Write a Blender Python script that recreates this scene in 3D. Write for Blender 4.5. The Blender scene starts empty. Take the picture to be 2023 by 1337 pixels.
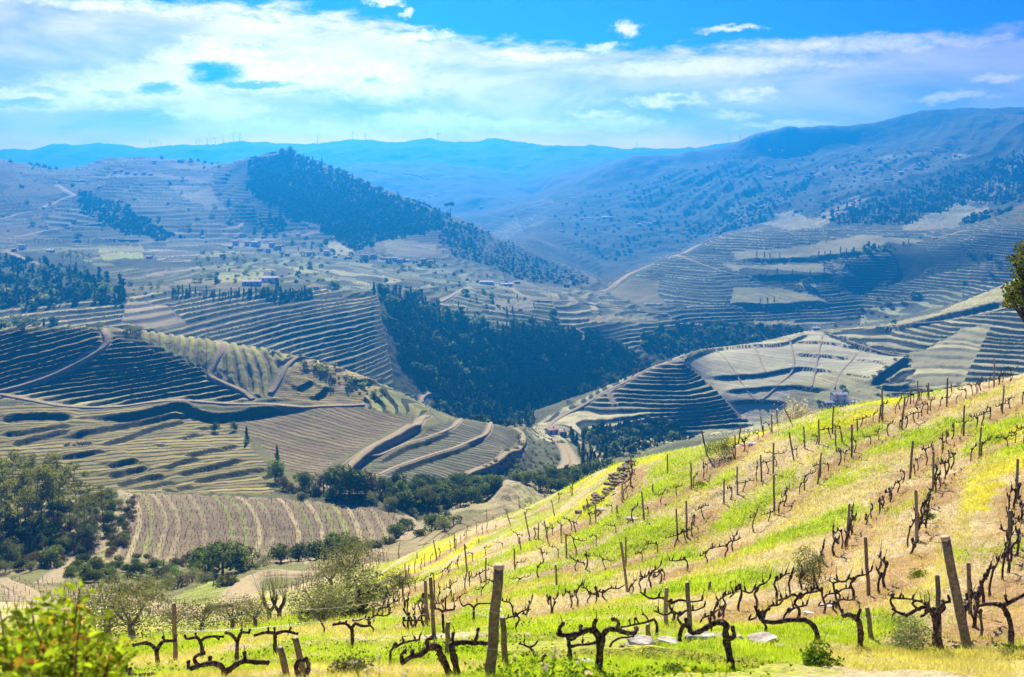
import bpy, bmesh, math, random
import numpy as np
from mathutils import Vector, Matrix
R = math.radians
random.seed(7); rng = np.random.default_rng(11)
S = bpy.context.scene
COL = S.collection
# ------------------------------------------------------------------ camera
PITCH = R(9.5); CP, SP = math.cos(PITCH), math.sin(PITCH)
F = 2023*35/36.0
cam = bpy.data.objects.new('camera', bpy.data.cameras.new('camera')); COL.objects.link(cam)
cam.location = (0, 0, 0); cam.rotation_euler = (R(90)-PITCH, 0, 0)
cam.data.lens = 35; cam.data.sensor_width = 36; cam.data.sensor_fit = 'HORIZONTAL'
cam.data.clip_start = 0.2; cam.data.clip_end = 30000
cam.data.dof.use_dof = True; cam.data.dof.focus_distance = 26; cam.data.dof.aperture_fstop = 2.5
S.camera = cam
# ------------------------------------------------------------------ light
SUN_AZ, SUN_EL = R(-9), R(34)          # azimuth from +Y, negative = left of the view axis
sdir = Vector((math.sin(SUN_AZ)*math.cos(SUN_EL), math.cos(SUN_AZ)*math.cos(SUN_EL), math.sin(SUN_EL)))
sl = bpy.data.lights.new('sun', 'SUN'); sl.energy = 5.0; sl.angle = R(0.5); sl.color = (1, .90, .70)
sun = bpy.data.objects.new('sun', sl); COL.objects.link(sun)
sun.rotation_euler = sdir.to_track_quat('Z', 'Y').to_euler()
S.view_settings.view_transform = 'Standard'; S.view_settings.look = 'None'
S.view_settings.exposure = 1.3; S.view_settings.gamma = 1; S.view_settings.use_curve_mapping = False
S.render.engine = 'CYCLES'
cy = S.cycles
cy.use_denoising = True; cy.max_bounces = 5; cy.diffuse_bounces = 2; cy.glossy_bounces = 2
cy.transmission_bounces = 3; cy.volume_bounces = 0; cy.transparent_max_bounces = 6
cy.use_adaptive_sampling = True; cy.adaptive_threshold = 0.015
cy.sample_clamp_indirect = 4
try: cy.denoising_prefilter = 'ACCURATE'; cy.denoising_input_passes = 'RGB_ALBEDO_NORMAL'
except Exception: pass

class NT:
    """small helper to write node trees"""
    def __init__(s, tree): s.t = tree; s.n = tree.nodes; s.l = tree.links
    def new(s, typ, **kw):
        n = s.n.new(typ)
        for k, v in kw.items(): setattr(n, k, v)
        return n
    def put(s, sock, v):
        if v is None: return
        if hasattr(v, 'is_output'): s.l.new(v, sock)
        else:
            try: sock.default_value = v
            except Exception: sock.default_value = (v[0], v[1], v[2], 1)
    def m(s, op, a, b=None, c=None, clamp=False):
        n = s.new('ShaderNodeMath', operation=op); n.use_clamp = clamp
        s.put(n.inputs[0], a); s.put(n.inputs[1], b)
        if c is not None: s.put(n.inputs[2], c)
        return n.outputs[0]
    def vm(s, op, a, b=None, scale=None):
        n = s.new('ShaderNodeVectorMath', operation=op)
        s.put(n.inputs[0], a); s.put(n.inputs[1], b)
        if scale is not None: s.put(n.inputs['Scale'], scale)
        return n.outputs['Value'] if op in ('LENGTH', 'DOT_PRODUCT') else n.outputs[0]
    def xyz(s, x=0, y=0, z=0):
        n = s.new('ShaderNodeCombineXYZ')
        for i, v in enumerate((x, y, z)): s.put(n.inputs[i], v)
        return n.outputs[0]
    def sep(s, v):
        n = s.new('ShaderNodeSeparateXYZ'); s.put(n.inputs[0], v); return n.outputs
    def noise(s, vec, scale, detail=3, rough=.55, dist=0, color=False):
        n = s.new('ShaderNodeTexNoise'); s.put(n.inputs['Vector'], vec)
        for k, v in (('Scale', scale), ('Detail', detail), ('Roughness', rough), ('Distortion', dist)): s.put(n.inputs[k], v)
        return n.outputs['Color' if color else 'Fac']
    def ss(s, v, a, b, to0=0., to1=1., smooth=True):
        n = s.new('ShaderNodeMapRange'); n.interpolation_type = 'SMOOTHSTEP' if smooth else 'LINEAR'; n.clamp = True
        for i, q in enumerate((v, a, b, to0, to1)): s.put(n.inputs[i], q)
        return n.outputs[0]
    def mix(s, fac, a, b, typ='MIX'):
        n = s.new('ShaderNodeMix', data_type='RGBA', blend_type=typ); n.clamp_factor = True
        s.put(n.inputs[0], fac); s.put(n.inputs[6], a); s.put(n.inputs[7], b)
        return n.outputs[2]
    def attr(s, name):
        return s.new('ShaderNodeAttribute', attribute_name=name)
    def curve(s, v, pts):
        n = s.new('ShaderNodeFloatCurve'); c = n.mapping.curves[0]
        for i, (x, y) in enumerate(pts):
            if i < 2: c.points[i].location = (x, y)
            else: c.points.new(x, y)
        n.mapping.update(); s.put(n.inputs['Value'], v); return n.outputs[0]

# ------------------------------------------------------------------ world: daylight sky with high cloud and small cumulus
def build_world():
    W = bpy.data.worlds.new('World'); S.world = W; W.use_nodes = True
    t = NT(W.node_tree); t.n.clear()
    out = t.new('ShaderNodeOutputWorld'); bg = t.new('ShaderNodeBackground')
    sky = t.new('ShaderNodeTexSky', sky_type='NISHITA'); sky.sun_disc = False
    sky.sun_elevation = SUN_EL; sky.sun_rotation = SUN_AZ; sky.air_density = 1.0; sky.dust_density = .3; sky.ozone_density = 2.5
    skyc = t.vm('MULTIPLY', sky.outputs[0], SKY_TINT)
    d = t.new('ShaderNodeTexCoord').outputs['Generated']
    x, y, z = t.sep(d)
    az = t.m('MULTIPLY', t.m('ARCTAN2', x, y), 180/math.pi)            # degrees right of +Y
    el = t.m('MULTIPLY', t.m('ARCSINE', z), 180/math.pi)
    # cloud sheet far overhead: project the direction on a level sheet
    zz = t.m('ADD', t.m('MAXIMUM', z, 0.), .06)
    sheet = t.xyz(t.m('DIVIDE', x, zz), t.m('DIVIDE', y, zz), 0)
    pol = t.xyz(t.m('MULTIPLY', az, .10), t.m('MULTIPLY', el, .32), 0)   # streaks flattened toward the horizon
    n1 = t.noise(pol, 1.3, 6, .6, .4); n2 = t.noise(pol, 4.5, 6, .62, .3); n3 = t.noise(sheet, .55, 5, .6, .3)
    # upper edge of the bank of high cloud, falling to the right of the sun
    edge = t.curve(t.m('DIVIDE', t.m('ADD', az, 60), 120, clamp=True), [(0, .60), (.285, .60), (.36, .59), (.42, .575), (.455, .52), (.51, .475), (.58, .455), (.66, .46), (.72, .47), (.80, .45), (1, .42)])
    edge = t.m('MULTIPLY', edge, 15.0)
    bank = t.m('ADD', t.m('SUBTRACT', edge, el), t.m('MULTIPLY', t.m('SUBTRACT', n2, .5), 3.2))
    bank = t.ss(bank, -.25, .9)
    low = t.m('SUBTRACT', 1., t.ss(el, .2, 3.5))                          # thicker toward the horizon
    dens = t.curve(t.m('DIVIDE', t.m('ADD', az, 60), 120, clamp=True), [(0, .12), (.17, .30), (.28, .80), (.45, .95), (.56, .84), (.66, .58), (.78, .38), (.88, .2), (1, .12)])
    veil = t.m('MULTIPLY', bank, t.m('MULTIPLY', dens, t.ss(n1, .12, .62, .42, 1.05)))
    veil = t.m('MAXIMUM', veil, t.m('MULTIPLY', low, t.m('ADD', .60, t.m('MULTIPLY', dens, .38))))
    wisps = t.m('MULTIPLY', t.ss(n3, .56, .74), t.ss(el, 12, 22, 0, .35))
    veil = t.m('MAXIMUM', veil, wisps)
    # low cumulus: (azimuth, elevation, half width, half height, strength)
    wob = t.noise(t.xyz(t.m('MULTIPLY', az, .55), t.m('MULTIPLY', el, 1.1), 3), 1.0, 6, .66, color=True)
    wx, wy, _ = t.sep(wob)
    pa = t.m('ADD', az, t.m('MULTIPLY', t.m('SUBTRACT', wx, .5), 2.6)); pe = t.m('ADD', el, t.m('MULTIPLY', t.m('SUBTRACT', wy, .5), 1.25))
    fine = t.m('MULTIPLY', t.m('SUBTRACT', t.noise(t.xyz(t.m('MULTIPLY', az, 1.5), t.m('MULTIPLY', el, 2.6), 7), 1.0, 6, .68), .5), 2.6)
    puffs = None; shade = None
    for (px, py, hw, hh, k) in PUFFS:
        u, e = px2ue(px, py); ca, ce = math.degrees(math.atan(u)), math.degrees(math.atan(e))
        sw, sh = hw/F*57.3, hh/F*57.3
        q = t.m('ADD', t.m('POWER', t.m('ABSOLUTE', t.m('DIVIDE', t.m('SUBTRACT', pa, ca), sw)), 2.), t.m('POWER', t.m('ABSOLUTE', t.m('DIVIDE', t.m('SUBTRACT', pe, ce), sh)), 2.))
        mk = t.m('MULTIPLY', t.ss(t.m('ADD', q, fine), 1.6, -.5), k)
        puffs = mk if puffs is None else t.m('MAXIMUM', puffs, mk)
    for (px, py, hw, hh, k) in SHADES:
        u, e = px2ue(px, py); ca, ce = math.degrees(math.atan(u)), math.degrees(math.atan(e))
        sw, sh = hw/F*57.3, hh/F*57.3
        q = t.m('ADD', t.m('POWER', t.m('ABSOLUTE', t.m('DIVIDE', t.m('SUBTRACT', pa, ca), sw)), 2.), t.m('POWER', t.m('ABSOLUTE', t.m('DIVIDE', t.m('SUBTRACT', pe, ce), sh)), 2.))
        mk = t.m('MULTIPLY', t.ss(t.m('ADD', q, t.m('MULTIPLY', fine, .5)), 1.35, .0), k)
        shade = mk if shade is None else t.m('MAXIMUM', shade, mk)
    glow = t.m('ADD', .62, t.m('MULTIPLY', t.ss(t.m('ABSOLUTE', t.m('ADD', az, 6)), 45, 0), .38))
    veilc = t.vm('SCALE', CLOUD_VEIL, scale=t.m('MULTIPLY', glow, t.ss(n1, .25, .75, .66, 1.25)))
    veilc = t.mix(t.m('MULTIPLY', low, .9), veilc, t.vm('SCALE', CLOUD_LOW[:3], scale=glow))
    puffc = t.vm('SCALE', CLOUD_PUFF, scale=t.m('MULTIPLY', glow, t.ss(n2, .2, .75, .9, 1.1)))
    c = t.mix(veil, skyc, veilc)
    c = t.mix(puffs, c, puffc)
    c = t.mix(shade, c, CLOUD_SHADE)
    # nothing below the horizon but dull ground light
    c = t.mix(t.ss(el, -1.5, -.3), (.05, .055, .05, 1), c)
    t.put(bg.inputs[0], c); bg.inputs[1].default_value = SKY_STRENGTH
    t.l.new(bg.outputs[0], out.inputs[0])
    W.cycles.sampling_method = 'MANUAL'; W.cycles.sample_map_resolution = 512
SKY_STRENGTH = .05
SKY_TINT = (.05, .22, 1.25)
CLOUD_VEIL = (11.5, 8.6, 6.0); CLOUD_LOW = (32, 14, 5, 1); CLOUD_PUFF = (18, 14.4, 10); CLOUD_SHADE = (.5, 2.4, 7.0, 1)
PUFFS = [(60, 208, 150, 22, 1), (190, 190, 120, 32, 1), (300, 172, 110, 34, 1), (430, 140, 120, 48, 1), (540, 150, 130, 36, 1), (430, 225, 100, 20, .9),
         (640, 150, 60, 30, .8), (570, 255, 180, 16, .9), (860, 245, 160, 22, .9), (740, 165, 120, 36, .8), (1010, 250, 160, 14, .9), (1320, 200, 75, 16, 1), (1480, 192, 58, 12, .9),
         (1230, 245, 90, 16, .9), (1450, 228, 50, 11, .8), (1240, 58, 28, 17, .8), (1185, 92, 26, 12, .7), (1440, 62, 62, 7, .7), (760, 3, 38, 7, .8), (798, 24, 13, 11, .8),
         (1540, 250, 90, 9, .8), (1960, 172, 40, 9, .6), (1880, 205, 70, 8, .6), (1170, 226, 60, 8, .8), (1700, 100, 240, 16, .45), (1420, 135, 260, 16, .55), (250, 32, 230, 12, .6), (1050, 108, 90, 8, .7), (840, 72, 60, 8, .7)]
SHADES = [(425, 152, 60, 26, 1), (310, 184, 42, 14, .85), (500, 172, 90, 8, .8), (40, 216, 60, 8, .6), (740, 163, 24, 9, .5), (1345, 198, 34, 8, .6), (220, 110, 150, 30, .22), (1480, 192, 20, 5, .4), (160, 150, 200, 34, .2), (95, 195, 40, 8, .4), (215, 195, 40, 7, .4)]
def px2ue(px, py):
    xi = (np.asarray(px, float)-1011.5)/F; yi = (668.5-np.asarray(py, float))/F
    dy = CP+yi*SP
    return xi/dy, (-SP+yi*CP)/dy
def ue2px(u, e):
    # point (u,1,e): camera axes
    dep = CP-e*SP; up = SP+e*CP
    return 1011.5+F*u/dep, 668.5-F*up/dep
build_world()
# ------------------------------------------------------------------ terrain: feature lines (px, py, distance) -> one height function
# each line: list of (px, py, D) read off the photograph, or (px, None, D, z) for ground the photograph hides
CURVES = [
 [(-400,None,2.6,-1.75),(2500,None,2.6,-1.75)],
 [(-400,1337,12.5),(0,1337,11.5),(300,1337,10.8),(700,1337,10),(1180,1337,9.6),(1600,1337,10),(2023,1337,10.5),(2500,1337,11)],
 [(-400,1300,22),(0,1296,20),(350,1300,18.5),(600,1280,17.5),(800,1272,17),(1180,1262,15),(1590,1255,14.2),(2023,1235,14.2),(2500,1210,15)],
 [(-400,1262,45),(0,1258,42),(350,1262,38),(600,1235,34),(800,1215,31),(940,1205,30),(1180,1170,30),(1430,1085,33.5),(1714,985,33),(2023,880,34),(2500,760,36)],
 [(-400,1225,90),(0,1210,92),(350,1218,90),(600,1172,84),(760,1118,92),(860,1073,95),(960,1034,90),(1080,985,80),(1180,935,67),(1250,910,60),(1380,884,56),(1500,855,54),(1640,812,54),(1780,788,55),(1900,768,56),(2023,742,57),(2200,690,59),(2500,600,62)],
 [(-400,1175,150),(0,1168,150),(350,1178,160),(600,1138,150),(740,1100,140),(860,None,135,-58),(960,None,130,-54),(1080,None,120,-48),(1180,None,110,-42),(1380,None,95,-32),(1640,None,92,-28),(2023,None,98,-26),(2500,None,110,-26)],
 [(-400,1140,195),(0,1135,195),(250,1112,205),(400,1108,215),(600,1105,220),(760,1078,228),(830,1055,235),(900,1012,258),(1000,None,265,-92),(1300,None,250,-98),(1640,None,250,-95),(2023,None,260,-92),(2500,None,280,-95)],
 [(-400,1000,255),(0,985,262),(250,974,270),(500,984,272),(650,995,273),(760,1010,273),(830,1030,270),(900,1000,285),(960,985,300),(1000,None,310,-98),(1300,None,320,-112),(1640,None,330,-112),(2023,None,340,-110),(2500,None,360,-110)],
 [(-400,975,290),(0,962,290),(300,967,287),(600,968,288),(760,972,290),(900,975,310),(1000,962,325),(1150,945,350),(1250,905,420),(1350,None,450,-124),(1640,None,460,-122),(2023,None,470,-120),(2500,None,480,-118)],
 [(-400,890,345),(0,866,348),(350,882,342),(600,905,335),(800,885,348),(1000,892,365),(1060,880,440),(1150,868,520),(1350,866,565),(1480,848,580),(1610,838,590),(1750,815,590),(2023,800,590),(2500,780,600)],
 [(-400,800,400),(0,778,400),(250,801,396),(500,800,396),(640,801,397),(800,815,398),(850,822,400),(950,833,415),(1020,850,445),(1060,842,545),(1150,822,580),(1350,790,600),(1480,765,630),(1610,758,650),(1750,740,655),(1900,740,655),(2023,715,665),(2500,640,690)],
 [(-400,655,452),(0,648,450),(120,645,451),(220,647,449),(300,655,447),(450,676,444),(600,706,440),(700,736,436),(760,762,432),(850,806,428),(900,826,432),(950,833,440),(1000,842,465),(1060,838,565),(1150,790,612),(1200,765,622),(1300,722,636),(1350,704,650),(1400,688,708),(1500,672,752),(1610,651,800),(1690,649,812),(1760,644,818),(1850,618,825),(1900,598,828),(1990,560,838),(2100,510,848),(2500,400,830)],
 [(-400,None,505,-92),(0,None,505,-92),(300,None,505,-98),(600,None,505,-112),(760,None,520,-128),(850,None,540,-138),(1000,None,560,-148),(1060,None,610,-148),(1150,None,650,-148),(1250,None,690,-147),(1400,None,795,-146),(1610,None,868,-142),(1760,None,890,-136),(1900,None,902,-120),(2023,None,912,-108),(2500,None,900,-90)],
 [(-400,650,590),(0,640,590),(300,642,578),(500,682,565),(700,728,560),(800,770,570),(870,800,585),(960,832,600),(1060,835,640),(1150,788,668),(1250,715,740),(1350,672,830),(1500,645,900),(1700,640,945),(1900,590,950),(2023,555,960),(2500,480,950)],
 [(-400,600,660),(0,598,660),(200,582,660),(400,576,668),(600,574,676),(740,578,684),(830,608,715),(930,640,712),(1000,648,716),(1150,648,750),(1250,630,835),(1350,612,900),(1500,585,965),(1700,585,1005),(1900,540,1015),(2023,505,1020),(2500,420,1040)],
 [(-400,545,780),(0,540,775),(250,528,790),(500,530,805),(740,546,815),(900,575,800),(1000,575,815),(1100,582,840),(1190,590,900),(1300,560,980),(1430,530,1030),(1600,520,1050),(1800,505,1060),(2023,455,1080),(2500,380,1100)],
 [(-400,475,1000),(0,478,1000),(250,482,1000),(500,484,1050),(650,508,1030),(760,512,1000),(900,530,960),(950,545,940),(1000,560,900),(1080,568,890),(1130,572,900),(1190,577,935),(1250,545,1010),(1300,524,1060),(1370,494,1120),(1430,466,1170),(1600,451,1200),(1750,455,1200),(1900,440,1230),(2023,400,1250),(2500,330,1270)],
 [(-400,420,1180),(0,425,1180),(250,438,1150),(480,458,1180),(650,470,1140),(760,478,1100),(900,500,1080),(1000,530,1060),(1080,552,1060),(1130,None,1080,-112),(1190,None,1120,-120),(1300,None,1230,-112),(1370,None,1290,-100),(1430,462,1340),(1600,432,1400),(1750,425,1400),(1900,408,1420),(2023,375,1450),(2500,290,1480)],
 [(-400,300,1480),(-200,305,1480),(0,316,1480),(60,324,1500),(100,331,1520),(150,326,1560),(200,318,1600),(250,313,1610),(300,312,1600),(350,318,1570),(400,322,1550),(450,316,1480),(480,311,1440),(530,309,1425),(570,304,1420),(620,318,1400),(660,333,1380),(700,350,1355),(760,377,1320),(850,408,1280),(900,431,1250),(960,458,1240),(1000,482,1240),(1080,525,1240),(1190,552,1260),(1300,510,1450),(1430,445,1650),(1600,395,1680),(1750,365,1690),(1900,335,1700),(2023,300,1700),(2500,262,1720)],
 [(-400,None,1900,-60),(0,None,1900,-60),(400,None,1900,-60),(570,None,1800,-60),(700,None,1750,-80),(850,None,1700,-105),(900,None,1650,-112),(960,None,1620,-120),(1010,470,1640),(1060,438,1700),(1190,432,1780),(1300,400,1860),(1430,360,1920),(1600,328,1940),(1700,303,1950),(1800,285,1950),(1900,262,1950),(2023,230,1950),(2500,215,1960)],
 [(-400,None,2050,-30),(0,None,2050,-30),(570,None,2050,-50),(700,None,2050,-75),(850,None,2000,-100),(960,432,1960),(1060,402,1985),(1190,362,2020),(1300,345,2035),(1450,315,2050),(1600,305,2060),(1750,None,2040,65),(1900,None,2040,110),(2023,None,2040,110),(2500,None,2040,110)],
 [(-400,None,2648,10),(0,None,2648,0),(570,None,2648,0),(660,335,3089),(700,325,3096),(780,321,3096),(850,322,3102),(920,330,3102),(1000,348,3076),(1060,372,2520),(1090,365,2200),(1140,350,2150),(1200,323,2150),(1250,312,2150),(1300,308,2150),(1380,302,2150),(1450,285,2150),(1500,265,2150),(1550,254,2150),(1600,250,2150),(1750,238,2150),(1820,225,2150),(1900,215,2150),(1970,212,2150),(2023,213,2150),(2500,214,2150)],
 [(-400,None,3480,10),(1000,None,3480,10),(1100,None,3096,10),(1500,None,2712,40),(2500,None,2712,60)],
 [(-400,300,3992),(0,296,3992),(60,291,3992),(100,284,3992),(140,285,3992),(190,281,3992),(230,287,3992),(280,292,4004),(330,285,4024),(400,284,4030),(460,279,4030),(530,283,4030),(600,284,4030),(640,279,4030),(690,276,4030),(740,279,4030),(790,278,4030),(850,271,4030),(900,280,4030),(940,282,4030),(990,274,4030),(1040,281,4030),(1100,287,4030),(1180,290,4030),(1250,293,4030),(1340,295,4030),(1400,290,4030),(1450,283,4030),(1550,280,4030),(2500,270,4030)],
 [(-400,None,4152,60),(2500,None,4152,60)],
 [(-400,None,4280,40),(2500,None,4280,40)],

]
NK = len(CURVES)
UG = np.linspace(-.80, .80, 2401)
KV = np.zeros((NK, UG.size)); KE = np.zeros((NK, UG.size))
def _curve(c):
    u, d, e = [], [], []
    for q in c:
        if q[1] is not None:
            uu, ee = px2ue(q[0], q[1])
        else:
            uu = (q[0]-1011.5)/F/(CP-.01); ee = q[3]/q[2]
        u.append(float(uu)); d.append(math.log(q[2])); e.append(float(ee))
    return np.array(u), np.array(d), np.array(e)
def smooth1(a, n):
    k = np.hanning(2*n+3)[1:-1]; k /= k.sum()
    return np.convolve(np.pad(a, n, mode='edge'), k, mode='valid')
for i, c in enumerate(CURVES):
    u, d, e = _curve(c)
    KV[i] = smooth1(np.interp(UG, u, d), 14); KE[i] = smooth1(np.interp(UG, u, e), 7)
for i in range(1, NK): KV[i] = np.maximum(KV[i], KV[i-1]+.012)
# monotone cubic through the knots of each direction -> table over (u, ln y)
VG = np.linspace(math.log(2.6), math.log(4280), 3200)
def build_table():
    nv = VG.size; nu = UG.size
    h = np.diff(KV, axis=0); dl = np.diff(KE, axis=0)/h
    m = np.zeros_like(KE)
    w1 = 2*h[1:]+h[:-1]; w2 = h[1:]+2*h[:-1]
    same = (dl[1:]*dl[:-1]) > 0
    with np.errstate(divide='ignore', invalid='ignore'):
        hm = (w1+w2)/(w1/dl[:-1]+w2/dl[1:])
    m[1:-1] = np.where(same, hm, 0); m[0] = dl[0]; m[-1] = dl[-1]
    E = np.zeros((nv, nu), np.float32); K = np.zeros((nv, nu), np.float32)
    ar = np.arange(nu)
    for j, v in enumerate(VG):
        k = np.clip((KV <= v).sum(0)-1, 0, NK-2)
        hh = h[k, ar]; t = np.clip((v-KV[k, ar])/hh, 0, 1)
        t2, t3 = t*t, t*t*t
        E[j] = (2*t3-3*t2+1)*KE[k, ar]+(t3-2*t2+t)*hh*m[k, ar]+(-2*t3+3*t2)*KE[k+1, ar]+(t3-t2)*hh*m[k+1, ar]
        K[j] = k+t
    return E, K
TE, TK = build_table()
def _bil(T, u, v):
    a = np.clip((u-UG[0])/(UG[1]-UG[0]), 0, UG.size-1.001); b = np.clip((v-VG[0])/(VG[1]-VG[0]), 0, VG.size-1.001)
    i = a.astype(int); j = b.astype(int); fa = a-i; fb = b-j
    return (T[j, i]*(1-fa)+T[j, i+1]*fa)*(1-fb)+(T[j+1, i]*(1-fa)+T[j+1, i+1]*fa)*fb
def hs0(x, y):
    y = np.maximum(y, 2.6); return _bil(TE, x/y, np.log(y))*y
def kidx(x, y):
    y = np.maximum(y, 2.6); return _bil(TK, x/y, np.log(y))
# ---- value noise
_perm = rng.random((256, 256)).astype(np.float32)
def vnoise(x, y, seed=0):
    x = np.asarray(x)+seed*17.31; y = np.asarray(y)+seed*9.77
    i = np.floor(x).astype(int); j = np.floor(y).astype(int); fx = x-i; fy = y-j
    fx = fx*fx*fx*(fx*(fx*6-15)+10); fy = fy*fy*fy*(fy*(fy*6-15)+10)
    i0, i1, j0, j1 = i & 255, (i+1) & 255, j & 255, (j+1) & 255
    return ((_perm[j0, i0]*(1-fx)+_perm[j0, i1]*fx)*(1-fy)+(_perm[j1, i0]*(1-fx)+_perm[j1, i1]*fx)*fy)*2-1
def fbm(x, y, oct=4, seed=0):
    a = 0; s = 1.
    for o in range(oct): a = a+s*vnoise(x*2**o, y*2**o, seed+o*3); s *= .5
    return a
def hs(x, y):
    """bare ground without terraces: feature lines plus folds that grow with distance"""
    z = hs0(x, y)
    far = np.clip((np.log(np.maximum(y, 3))-math.log(500))/(math.log(2400)-math.log(500)), 0, 1)
    z = z+far*(fbm(x/120, y/150, 4, 5)*9)
    # spurs and gullies running down the long slope on the right
    w = np.clip((y-1290)/160, 0, 1)*np.clip((2080-y)/110, 0, 1)*np.clip((x-40)/240, 0, 1)
    if np.any(w > 0):
        s = (.62*x-.78*y)/105+.55*fbm(x/260, y/260, 2, 61)
        z = z+w*(4.5*(.55-np.abs(np.sin(s*math.pi)))*(.6+.5*fbm(x/150, y/150, 2, 66))+2.5*(.5-np.abs(np.sin(s*2.7*math.pi+x/300+2*vnoise(x/90, y/90, 67))))+3*fbm(x/45, y/45, 3, 68))
    return z
# ---- pixel -> ground point (the place on the ground seen at that spot of the photograph)
_vv = np.linspace(math.log(3), math.log(4250), 6500); _yy = np.exp(_vv)
def ground(px, py, dmin=3, dmax=4200):
    u, e = px2ue(px, py)
    x = u*_yy
    f = hs(x, _yy)-e*_yy
    ok = (_yy >= dmin) & (_yy <= dmax)
    idx = np.where(ok[:-1] & (f[:-1] <= 0) & (f[1:] > 0))[0]
    if idx.size == 0:
        q = np.where(ok)[0]; j = q[np.argmax((f/_yy)[q])]; y = _yy[j]
    else:
        j = idx[0]; t = f[j]/(f[j]-f[j+1]); y = _yy[j]*(1-t)+_yy[j+1]*t
    return np.array([u*y, y, float(hs(np.array([u*y]), np.array([y]))[0])])
def gpoly(pts, dmin=3, dmax=4200, n=None):
    """photograph polyline -> smooth ground polyline"""
    P = np.array([ground(p[0], p[1], dmin, dmax)[:2] for p in pts])
    return spline2(P, n or max(8, len(pts)*8))
def spline2(P, n):
    P = np.asarray(P, float)
    if len(P) < 3:
        return np.array([P[0]*(1-t)+P[-1]*t for t in np.linspace(0, 1, n)])
    Q = np.vstack([2*P[0]-P[1], P, 2*P[-1]-P[-2]])
    out = []
    seg = len(P)-1
    for q in np.linspace(0, seg-1e-6, n):
        i = int(q); t = q-i
        a, b, c, d = Q[i], Q[i+1], Q[i+2], Q[i+3]
        out.append(.5*((2*b)+(-a+c)*t+(2*a-5*b+4*c-d)*t*t+(-a+3*b-3*c+d)*t**3))
    return np.array(out)
def pdist(x, y, P, margin):
    """distance, signed side and fraction along a polyline for points near it"""
    d = np.full(x.shape, 1e9); sg = np.zeros(x.shape); fr = np.zeros(x.shape)
    bb = (x > P[:, 0].min()-margin) & (x < P[:, 0].max()+margin) & (y > P[:, 1].min()-margin) & (y < P[:, 1].max()+margin)
    ii = np.where(bb.ravel())[0]
    if ii.size == 0: return d, sg, fr
    xs, ys = x.ravel()[ii], y.ravel()[ii]
    dd = np.full(ii.size, 1e9); ss = np.zeros(ii.size); ff = np.zeros(ii.size)
    n = len(P)-1
    for k in range(n):
        a, b = P[k], P[k+1]; ab = b-a; L2 = max(ab@ab, 1e-9)
        t = np.clip(((xs-a[0])*ab[0]+(ys-a[1])*ab[1])/L2, 0, 1)
        ex, ey = xs-a[0]-t*ab[0], ys-a[1]-t*ab[1]
        q = np.sqrt(ex*ex+ey*ey); up = q < dd
        dd = np.where(up, q, dd); ss = np.where(up, np.sign(ab[0]*ey-ab[1]*ex), ss); ff = np.where(up, (k+t)/n, ff)
    d.ravel()[ii] = dd; sg.ravel()[ii] = ss; fr.ravel()[ii] = ff
    return d, sg, fr
def inpoly(px, py, poly):
    r = np.zeros(px.shape, bool); n = len(poly)
    bb = [min(p[0] for p in poly), max(p[0] for p in poly), min(p[1] for p in poly), max(p[1] for p in poly)]
    ii = np.where(((px >= bb[0]) & (px <= bb[1]) & (py >= bb[2]) & (py <= bb[3])).ravel())[0]
    X, Y = px.ravel()[ii], py.ravel()[ii]; c = np.zeros(ii.size, bool)
    for i in range(n):
        x1, y1 = poly[i]; x2, y2 = poly[(i+1) % n]
        cond = (y1 > Y) != (y2 > Y)
        with np.errstate(divide='ignore', invalid='ignore'):
            c ^= cond & (X < (x2-x1)*(Y-y1)/((y2-y1) if y2 != y1 else 1e-9)+x1)
    r.ravel()[ii] = c
    return r
# ------------------------------------------------------------------ what grows where
TAN=(.38,.32,.15); PATHC=(.52,.43,.29); GRASSY=(.20,.19,.065); OLIVE=(.12,.12,.05); DARK=(.026,.034,.016); FORESTG=(.030,.038,.018)
PALE=(.40,.36,.25); STRAW=(.42,.32,.14); PLOUGH=(.25,.20,.15); DIM=(.13,.12,.07); BROWN=(.11,.085,.06)
# default look of each band of ground (index of the feature line it starts at): tread, riser, terrace height, tilt, strength
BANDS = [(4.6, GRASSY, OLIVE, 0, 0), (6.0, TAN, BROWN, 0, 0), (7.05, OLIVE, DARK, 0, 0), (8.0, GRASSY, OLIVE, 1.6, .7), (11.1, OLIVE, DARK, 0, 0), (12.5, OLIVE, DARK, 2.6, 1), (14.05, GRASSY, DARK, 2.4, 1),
         (16.0, (.20,.18,.09), DARK, 3.2, 1), (18.1, FORESTG, FORESTG, 0, 0), (19.0, (.12,.11,.06), DARK, 4.5, .8), (20.1, FORESTG, FORESTG, 0, 0), (21.1, DARK, FORESTG, 0, 0)]
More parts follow.
